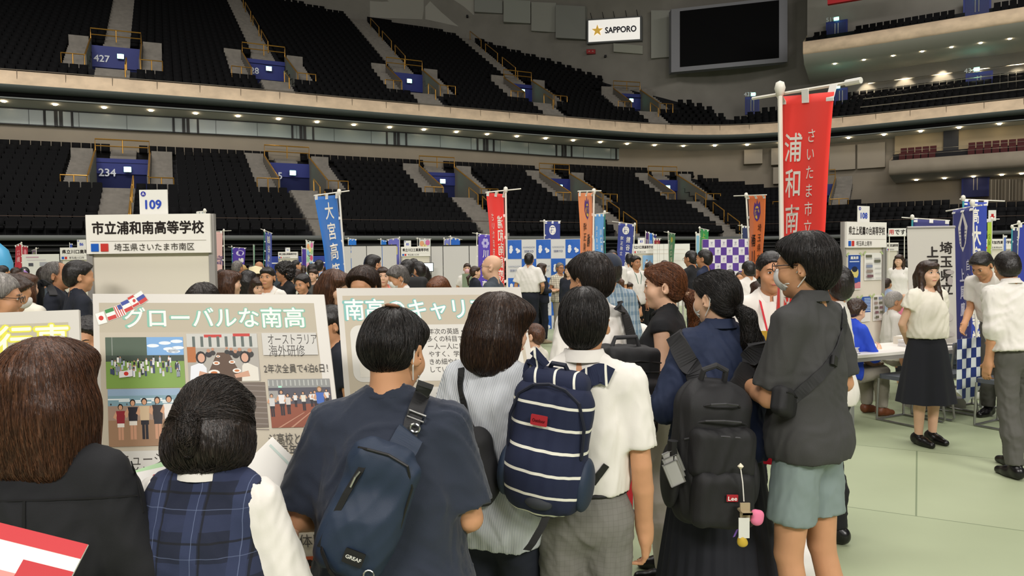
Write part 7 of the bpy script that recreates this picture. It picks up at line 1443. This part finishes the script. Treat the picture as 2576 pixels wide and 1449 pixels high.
person('black T-shirt wearer with a yellow print turned away beside the young man', 1584, 637, 15, -20, 'crop', 'black', 'b', topm=C_WHITE, botm=C_BTR, **BG)
person('boy in white sitting low behind the tall student', 1592, 740, 7.6, -50, 'crop', 'black', 'b', topm=C_WHITE, botm=C_BTR, sit=.42, height=.98, head=(-10, 8, 0), **BG)
person('dark head in front of panel 83', 1632, 660, 14, 30, 'short', 'dbrown', 'b', topm=C_WHITE, botm=C_BTR, **BG)
person('dark brown head in front of the map board', 1672, 655, 13, -20, 'bobshort', 'dbrown', 'b', topm=C_WHITE, botm=C_BTR, fem=True, **BG)
person('man in a black T-shirt with glasses leaning left by the map board', 1737, 630, 11.5, 40, 'crop', 'black', 'c', topm=C_BLACK, botm=C_BTR, glasses=M_GLS, face=True, lean=8, arms=dict(l=((-.22, .08, 1.12), (-.20, .3, .98)), r=((.23, 0, 1.12), (.2, .2, .98))), h=.014, **BG)
person('man in a blue jacket right of the man in the black T-shirt', 1770, 628, 10.4, 58, 'short', 'black', 'c', topm=C_NPOLO, botm=C_BTR, face=True, sleeve=1.7, h=.014, **BG)
person('dark head before the purple backdrop, nearest the ponytailed student', 1836, 678, 12, 150, 'short', 'black', 'b', topm=C_WHITE, botm=C_BTR, **BG)
person('brown head low before the purple backdrop', 1861, 684, 12.5, 160, 'crop', 'dbrown', 'b', topm=C_WHITE, botm=C_BTR, **BG)
person('student in white seen from behind left of the orange banner', 1882, 657, 9.6, 10, 'short', 'black', 'b', topm=C_WHITE, botm=C_BTR, lean=6, sleeve=1.7, loose=.02, h=.015, **BG)
person('dark head low in front of the orange banner', 1908, 706, 7.0, 10, 'bobshort', 'dbrown', 'b', topm=C_WHITE, botm=C_BTR, fem=True, **BG)
person('boy with glasses facing left below the orange banner', 1884, 722, 6.4, 70, 'short', 'black', 'b', topm=C_WHITE, botm=C_BTR, face=True, glasses=M_GLS, sit=.42, height=1.0, **BG)
person('person with tied hair low between the striped-blouse woman and the backpack boy', 1342, 835, 5.2, 60, 'tied', 'brown', 'a', topm=C_CREAM, botm=C_SKN, fem=True, height=.72, **BG)
for i, (x, y, t, hc_, st) in enumerate(((8, 668, 12, 'black', 'short'), (40, 673, 13, 'dbrown', 'short'), (61, 672, 13.5, 'black', 'short'), (560, 678, 12, 'dbrown', 'bobshort'), (633, 668, 15, 'soft', 'short'), (700, 664, 18, 'black', 'short'), (2316, 636, 19, 'black', 'short'), (2232, 700, 12, 'dbrown', 'short'))):
    person(('dark head at the far left edge of the crowd', 'dark brown head below the crimson banners', 'black head below the second crimson banner', 'dark brown head just right of panel 109', 'soft black head right of the tan cap', 'black head under the low blue display wall', 'tiny black head left of the roll-up screen', 'dark head just right of panel 108')[i], x, y, t, (-20, 10, 30, -30, 15, 0, 160, -60)[i], st, hc_, 'b', topm=(C_WHITE, C_LBLUE, C_SLATE)[i % 3], botm=C_BTR, hf=.011, **BG)
print('people done')
# ================================================================= bags, leaflets and other things carried
def hit_t(tree, x, y, tdef):
    p, n = on_body(tree, x, y, 0, tdef); return float((p-CAM)@FWD)
def tree_of(P): return bvh_of([o for o in P.root.children if o.type == 'MESH'])
def local_text(parent, w, h, tx, size, col, y=-.006, bg=None, bold=.02, z0=0, x0=0):
    s = Sheet(lambda u, v, l: (x0+u-w/2, y-l, z0+h/2-v), .0006)
    if bg: s.rect(0, 0, w, h, bg)
    s.text(w/2, h/2-size*.45, tx, size, col, bold, 'c', fit=w*.8); return s.flush('lettering', parent)
# ---- sling bag on the man in navy
T3 = tree_of(p3); ts = hit_t(T3, 925, 1285, 1.75)-.045
sl = bag_frame('sling_bag', 925, 1287, ts, 0, 22, 'dark blue sling bag hanging diagonally across the back of the man in navy', 'bag')
sdf_mesh('bag_body', [bx((0, 0, 0), (.088, .040, .158), .038), el((.0, -.02, -.05), (.080, .045, .09), .05), bx((-.01, 0, .13), (.06, .035, .04), .03, .04)], B_NVY, sl, .006, None, None, lambda V: folds(V, .004, 26, 31))
MB().tube([(-.072, -.030, .145), (-.05, -.042, .152), (.0, -.044, .158), (.05, -.04, .148), (.078, -.03, .10), (.085, -.022, .0), (.082, -.02, -.1)], .0035, 6).build('main_zipper', M_ZIP, sl)
MB().strip([(-.045, -.043, .115), (-.058, -.047, .04), (-.066, -.050, -.04), (-.070, -.045, -.10)], (1, -.25, .1), .016, .003).build('pocket_zipper', M_ZIP, sl)
MB().tube([(-.047, -.049, .10), (-.052, -.053, .085), (-.054, -.053, .06)], .003, 6).build('zip_pull', M_CHR, sl)
MB().strip([(-.088, -.02, -.085), (-.06, -.055, -.105), (-.03, -.062, -.135), (.0, -.058, -.155)], (0, -.3, 1), .012, .003).build('bottom_piping', M_ZIP, sl)
tgg = MB().rbox((0, 0, 0), (.024, .017, .002), .003, rotm('X', 90)).build('label', M_BLACK, sl); tgg.location = (.012, -.067, -.085); local_text(tgg, .046, .022, 'GREAF', .012, 'D8D8D0', -.003, None, .03)
MB().tube([(.058+.012*cos(a), -.058, -.115+.012*sin(a)) for a in np.linspace(0, 2*pi, 13)], .002, 6).build('ring', M_CHR, sl)
wb = strap(T3, [(985, 1180), (1005, 1140), (1035, 1092)], .072, B_NVY, sl, 'strap_taper', .014, 1.75, .008); st = strap(T3, [(1028, 1100), (1045, 1040), (1062, 990), (1072, 962)], .040, B_DBL, sl, 'strap', .010, 1.8, .004)
def ring_at(tree, x, y, w, h, parent, material, name, off, tdef):
    p, n = on_body(tree, x, y, off, tdef); Mi = np.array(parent.matrix_world.inverted()); loc = (Mi@np.r_[p, 1])[:3]
    return MB().tube([loc+np.array((w*cos(a), 0, h*sin(a))) for a in np.linspace(0, 2*pi, 13)], .0028, 6).build(name, material, parent)
ring_at(T3, 1042, 1078, .012, .010, sl, M_CHR, 'd_ring', .022, 1.75)
p, n = on_body(T3, 1048, 1042, .018, 1.75); Mi = np.array(sl.matrix_world.inverted()); c = (Mi@np.r_[p, 1])[:3]
MB().tube([c+np.array(q) for q in ((-.022, 0, .008), (.022, 0, .008), (.022, 0, -.008), (-.022, 0, -.008), (-.022, 0, .008), (.022, 0, .008))], .003, 6).build('buckle', M_CHR, sl)
# ---- striped backpack
T5 = tree_of(p5); tb5 = hit_t(T5, 1400, 1080, 2.3)-.085
bp = bag_frame('backpack', 1382, 1112, tb5, -20, 7, 'navy backpack with white horizontal stripes worn by the boy in white', 'backpack')
BD = [bx((0, 0, -.01), (.128, .075, .212), .07), el((0, -.03, -.09), (.12, .075, .12), .05)]
sdf_mesh('bag_body', BD, C_BSTR, bp, .0075, None, None, lambda V: folds(V, .005, 22, 41))
sdf_mesh('top_panel', [bx((0, .012, .185), (.105, .055, .045), .04), hs((0, 0, .165), (0, -.25, -1))], C_BSTV, bp, .006)
sdf_mesh('side_pocket', [el((.125, .0, -.11), (.03, .062, .085))], B_NVY, bp, .006); sdf_mesh('side_pocket', [el((-.125, .0, -.11), (.03, .062, .085))], B_NVY, bp, .006)
MB().tube([(-.118, -.05, -.02), (-.118, -.058, .08), (-.095, -.062, .15), (-.05, -.068, .185), (0, -.07, .195), (.05, -.068, .185), (.095, -.062, .15), (.118, -.058, .08), (.118, -.05, -.02)], .0055, 6).build('zipper', mat('zip_navy', '0C1226', .6), bp)
lb = MB().rbox((0, 0, 0), (.026, .016, .002), .003, rotm('X', 90)).build('label', mat('label_red', 'A01824', .7), bp); lb.location = (-.015, -.088, .085); local_text(lb, .05, .03, 'Outdoor', .014, '5A0C14', -.003)
sdf_mesh('bottom_patch', [el((.01, -.085, -.165), (.045, .02, .022))], mat('patch_grey', '2C3036', .7), bp, .005)
MB().strip([(.03, -.05, -.215), (.02, -.05, -.25), (-.005, -.055, -.31), (-.02, -.05, -.335)], (1, 0, .1), .025, .003).build('loose_strap', B_DBL, bp)
MB().tube([(-.035, .02, .215), (-.02, .01, .245), (.02, .01, .245), (.035, .02, .215)], .008, 8).build('handle', mat('zip_navy', '0C1226', .6), bp)
strap(T5, [(1338, 968), (1342, 930), (1352, 905), (1366, 893)], .062, C_BSTV, bp, 'shoulder_strap', .012, 2.3, .010); strap(T5, [(1452, 985), (1478, 952), (1510, 938), (1535, 950)], .062, C_BSTV, bp, 'shoulder_strap', .012, 2.3, .010)
strap(T5, [(1490, 1215), (1508, 1190), (1524, 1168)], .022, M_ZIP, bp, 'side_webbing', .006, 2.3)
# ---- belt of the boy
sdf_mesh('belt', [el(p5.hip+V3(0, 0, .085), (.158, .122, .022)), hs(p5.hip+V3(0, 0, .105), (0, 0, 1)), hs(p5.hip+V3(0, 0, .062), (0, 0, -1))], M_BLACK, p5.root, .006)
# ---- big black bag on the tall student's back
T6 = tree_of(p6); b6 = bag_frame('backpack', 1568, 985, hit_t(T6, 1545, 980, 3.45)-.16, 28, 4, 'large boxy black backpack on the tall student in white', 'backpack')
sdf_mesh('bag_body', [bx((0, 0, 0), (.145, .10, .21), .035), bx((0, -.10, -.06), (.12, .03, .12), .025, .02)], B_BLK, b6, .009, None, None, lambda V: folds(V, .005, 20, 51))
MB().tube([(-.09, -.02, .205), (-.075, -.02, .245), (.04, -.02, .25), (.06, -.02, .205)], .010, 8).build('handle', B_DBL, b6); MB().tube([(-.13, -.095, .14), (0, -.106, .15), (.13, -.095, .14)], .004, 6).build('zipper', M_ZIP, b6); MB().tube([(-.135, -.098, .10), (0, -.108, .10), (.135, -.098, .10)], .004, 6).build('flap_seam', M_ZIP, b6)
local_text(b6, .09, .03, 'OUTDOOR PRODUCTS', .016, 'B8B8B4', -.134, None, .0, -.12, .05)
strap(T6, [(1590, 900), (1585, 850), (1570, 800), (1556, 768)], .055, B_DBL, b6, 'shoulder_strap', .012, 3.5, .01)
# ---- black backpack with charms
T8 = tree_of(p8); b8 = bag_frame('backpack', 1786, 1130, hit_t(T8, 1790, 1060, 3.1)-.115, 6, 3, 'black backpack with a red label and dangling charms worn by the ponytailed student', 'backpack')
sdf_mesh('bag_body', [bx((0, 0, -.02), (.155, .10, .275), .09), bx((0, .03, .16), (.10, .07, .11), .06, .05)], B_BLK, b8, .009, None, None, lambda V: folds(V, .006, 18, 61))
sdf_mesh('front_pocket', [bx((.02, -.095, -.165), (.125, .055, .115), .045)], B_BLK, b8, .008, None, None, lambda V: folds(V, .005, 22, 62)); sdf_mesh('middle_pocket', [bx((.01, -.09, .01), (.128, .045, .10), .04)], B_BLK, b8, .008, None, None, lambda V: folds(V, .005, 22, 63))
for i, z in enumerate((.20, .135, .075, -.06)): w_ = (.085, .11, .13, .125)[i]; MB().tube([(-w_, -.07, z-.02), (-w_*.6, -.122+.01*i, z), (0, -.136+.004*i, z+.006), (w_*.6, -.125, z), (w_, -.075, z-.02)], .0045, 6).build('zipper', mat('zip_grey', '2E2E30', .5), b8)
sdf_mesh('side_pocket', [el((-.16, -.01, -.10), (.035, .07, .13))], B_BLK, b8, .008); sdf_mesh('side_pocket', [el((.16, -.01, -.12), (.035, .07, .11))], B_BLK, b8, .008)
MB().tube([(-.05, .02, .255), (-.045, -.01, .315), (.0, -.02, .335), (.045, -.01, .315), (.05, .02, .255)], .012, 8).build('handle', B_DBL, b8)
lb = MB().rbox((0, 0, 0), (.022, .013, .002), .002, rotm('X', 90)).build('label', mat('label_red', 'A01824', .7), b8); lb.location = (.035, -.155, -.145); local_text(lb, .043, .026, 'Lee', .022, 'F0EAE4', -.003)
strap(T8, [(1772, 990), (1742, 935), (1718, 885), (1702, 848)], .082, B_DBL, b8, 'shoulder_strap', .014, 3.1, .012); strap(T8, [(1842, 985), (1872, 930), (1896, 885), (1905, 860)], .075, B_DBL, b8, 'shoulder_strap', .014, 3.1, .012)
o = MB().tube([(-.165, -.07, -.12), (-.165, -.075, .02)], [.022, .020], 12).build('umbrella', M_BLACK); o.parent = b8; o.location = (-.012, 0, .03)
for q in range(3): MB().rbox((-.175, -.085-.006*q, -.03-.02*q), (.03, .002, .045), .01, rotm('Y', -25)).build('ring_file', mat('file_grey', 'A8A8A4', .4), b8)
# charms hang on a cord from the zip
ch = empty('charm_cluster', b8.matrix_world@Vector((.055, -.165, -.02)), 0, 'cluster of little charms on a white cord hanging from the black backpack', 'charm')
MB().tube([(0, 0, 0), (.006, -.01, -.06), (.010, -.012, -.13)], .0022, 6).build('cord', M_WHITE, ch); MB().lathe([(.001, -.012), (.012, 0), (.001, .012)], 8, (0, -.004, 0)).build('flower_charm', mat('charm_cream', 'E4DCC4', .5), ch)
MB().rbox((.012, -.018, -.165), (.019, .004, .032), .008, rotm('X', 90) @ np.eye(3)).build('amulet', mat('amulet_tan', 'A89878', .7), ch).rotation_euler = (0, 0, 0)
MB().box((.012, -.018, -.168), (.018, .004, .034)).build('amulet_pouch', mat('amulet_tan', 'A89878', .7), ch); MB().box((.006, -.026, -.225), (.020, .002, .038)).build('ticket_card', mat('card_pale', 'D8D8D0', .4), ch)
sdf_mesh('plush_charm', [el((.058, -.012, -.20), (.024, .018, .022)), el((.050, -.012, -.172), (.012, .010, .012)), el((.072, -.012, -.178), (.011, .010, .012))], mat('plush_pink', 'E07898', .9), ch, .004)
sdf_mesh('duck_charm', [el((.004, -.016, -.285), (.020, .014, .016)), el((.0, -.018, -.265), (.012, .011, .012))], mat('charm_yellow', 'C8A838', .6), ch, .004); MB().strip([(-.015, -.015, -.235), (-.028, -.015, -.262)], (1, 0, .4), .008, .003).build('purple_ribbon', mat('ribbon_purple', '6A4A98', .7), ch)
# ---- the polo man's crossbody bag
T9 = tree_of(p9); b9 = bag_frame('crossbody_bag', 1972, 1012, hit_t(T9, 1985, 990, 2.8)-.02, 50, 20, 'small black crossbody bag at the side of the man in the grey polo', 'bag')
sdf_mesh('bag_body', [bx((0, 0, 0), (.075, .035, .055), .025)], B_BLK, b9, .006, None, None, lambda V: folds(V, .003, 30, 71)); MB().tube([(-.07, -.034, .03), (.07, -.034, .03)], .003, 6).build('zipper', M_ZIP, b9)
strap(T9, [(2122, 782), (2118, 840), (2098, 900), (2060, 945), (2010, 990), (1985, 1010)], .042, B_DBL, b9, 'strap', .007, 2.8, .004, 40)
p, n = on_body(T9, 2092, 908, .012, 2.8); Mi = np.array(b9.matrix_world.inverted()); c = (Mi@np.r_[p, 1])[:3]; MB().rbox(c, (.026, .008, .018), .006).build('buckle', M_BLACK, b9)
# ---- the striped-blouse woman's shoulder bag
T4 = tree_of(p4); b4 = bag_frame('shoulder_bag', 1178, 1172, hit_t(T4, 1190, 1150, 2.45)-.05, -10, -6, 'soft black shoulder bag between the man in navy and the woman in stripes', 'bag')
sdf_mesh('bag_body', [bx((0, 0, 0), (.085, .05, .12), .05), el((-.02, 0, -.05), (.10, .055, .08), .05)], B_BLK, b4, .008, None, None, lambda V: folds(V, .010, 16, 81))
strap(T4, [(1162, 928), (1160, 975), (1172, 1030), (1190, 1080), (1212, 1130)], .022, M_ZIP, b4, 'strap', .006, 2.5, .004)
# ---- rucksack of the grey-haired man, and of the student by panel 85
T20 = tree_of(p20); b20 = bag_frame('rucksack', 88, 760, hit_t(T20, 108, 755, 6.4)-.02, -72, 0, 'black rucksack on the back of the grey-haired man', 'backpack'); sdf_mesh('bag_body', [bx((0, -.03, 0), (.14, .09, .19), .06)], B_BLK, b20, .012, None, None, lambda V: folds(V, .006, 18, 91)); MB().tube([(-.04, -.02, .18), (0, -.03, .23), (.04, -.02, .18)], .01, 8).build('handle', B_DBL, b20); MB().tube([(-.12, -.115, .05), (.12, -.115, .05)], .005, 6).build('zipper', M_ZIP, b20)
strap(T20, [(98, 718), (112, 708), (126, 716), (134, 745)], .06, B_DBL, b20, 'shoulder_strap', .012, 6.4, .01)
b52 = bag_frame('rucksack', 1046, 724, hit_t(tree_of(p52), 1030, 722, 8.8)-.06, -10, 0, 'black rucksack on the student in front of panel 85', 'backpack'); sdf_mesh('bag_body', [bx((0, 0, -.06), (.14, .08, .19), .06)], B_BLK, b52, .014); MB().tube([(-.10, .03, .11), (-.05, .02, .16), (.0, .03, .12)], .012, 8).build('handle', B_DBL, b52)
# ---- leaflets
def leaflet(x, y, t, w, h, yaw, pitch, roll, name, label, draw, th=.002, cat='leaflet', base=None):
    o = empty(name, at(x, y, t), 0, label, cat); o.rotation_euler = (Matrix.Rotation(R_(yaw), 3, 'Z') @ Matrix.Rotation(R_(pitch), 3, 'X') @ Matrix.Rotation(R_(roll), 3, 'Y')).to_euler()
    MB().box((0, 0, 0), (w/2, th, h/2)).build('sheet', base or M_CARD, o); s = Sheet(lambda u, v, l: (u-w/2, -th-l, h/2-v), .0004); draw(s, w, h); s.flush('print', o); return o
def d_white(s, w, h):
    s.poly([(w*.22, h*.07), (w*.62, h*.05), (w*.80, h*.18), (w*.45, h*.36), (w*.10, h*.18)], 'B8242C'); s.text(w*.3, h*.11, '学校案内', h*.06, 'E8C8C8', .02); ph_crowd(s, w*.55, h*.38, w*.95, h*.6); ph_dark(s, w*.15, h*.5, w*.5, h*.75)
leaflet(452, 1275, 1.82, .21, .29, 8, -58, -14, 'brochure', 'white brochure with a red hexagon held open by the student in plaid', d_white)
leaflet(415, 1268, 1.88, .20, .29, 12, -58, -22, 'brochure', 'pale green brochure sticking out under the white one', lambda s, w, h: [s.rect(0, 0, w, h, 'B4D8A8'), s.text(w*.1, h*.3, 'オープン', h*.08, '5AA050', .02)])
leaflet(668, 1195, 1.98, .16, .16, -20, -40, 30, 'brochure', 'white sheet in the right hand of the student in plaid', lambda s, w, h: s.rect(w*.1, h*.1, w*.9, h*.14, 'C8D8D0'))
leaflet(-8, 1188, 1.72, .16, .11, 20, -30, 24, 'leaflet', 'cream leaflet poking in at the left edge', lambda s, w, h: s.rect(w*.05, h*.1, w*.95, h*.16, 'D8A890'))
leaflet(20, 1452, 1.28, .20, .16, 10, -35, 18, 'leaflet', 'white leaflet with red border at the lower left corner', lambda s, w, h: [s.rect(0, 0, w, h*.16, 'C83238'), s.rect(0, h*.45, w, h*.62, 'D89088'), s.rect(w*.55, h*.3, w, h, 'C02A30')])
leaflet(1578, 1228, 2.62, .10, .19, 62, 0, 4, 'clear_folder', 'red clear folder behind the arm of the boy with the striped backpack', lambda s, w, h: s.rect(0, 0, w, h, 'B82A34'), .004)
leaflet(1940, 1118, 3.5, .13, .19, -30, 0, 0, 'red_folder', 'red folder with white lettering between the ponytailed student and the polo man', lambda s, w, h: [s.rect(0, 0, w, h, 'B01C2C'), s.text(w*.1, h*.3, 'INNOVAC', h*.12, 'E0A8A8', .02, rot=-.5)], .006)
S_, E_, W_ = p14.arm['l']; hp_ = p14.root.matrix_world@Vector(W_+(W_-E_)/np.linalg.norm(W_-E_)*.085)
o = empty('green_capped_bottle', (hp_[0], hp_[1], hp_[2]-.06), 0, 'small bottle with a green cap held over the table by the leaning boy', 'bottle'); MB().lathe([(.03, -.10), (.033, -.09), (.033, .02), (.02, .04)], 14).build('bottle_body', mat('tea_green', 'A8B878', .2), o, True); MB().lathe([(.024, .035), (.024, .075), (.001, .08)], 12).build('cap', mat('cap_green', '2E9A48', .4), o)
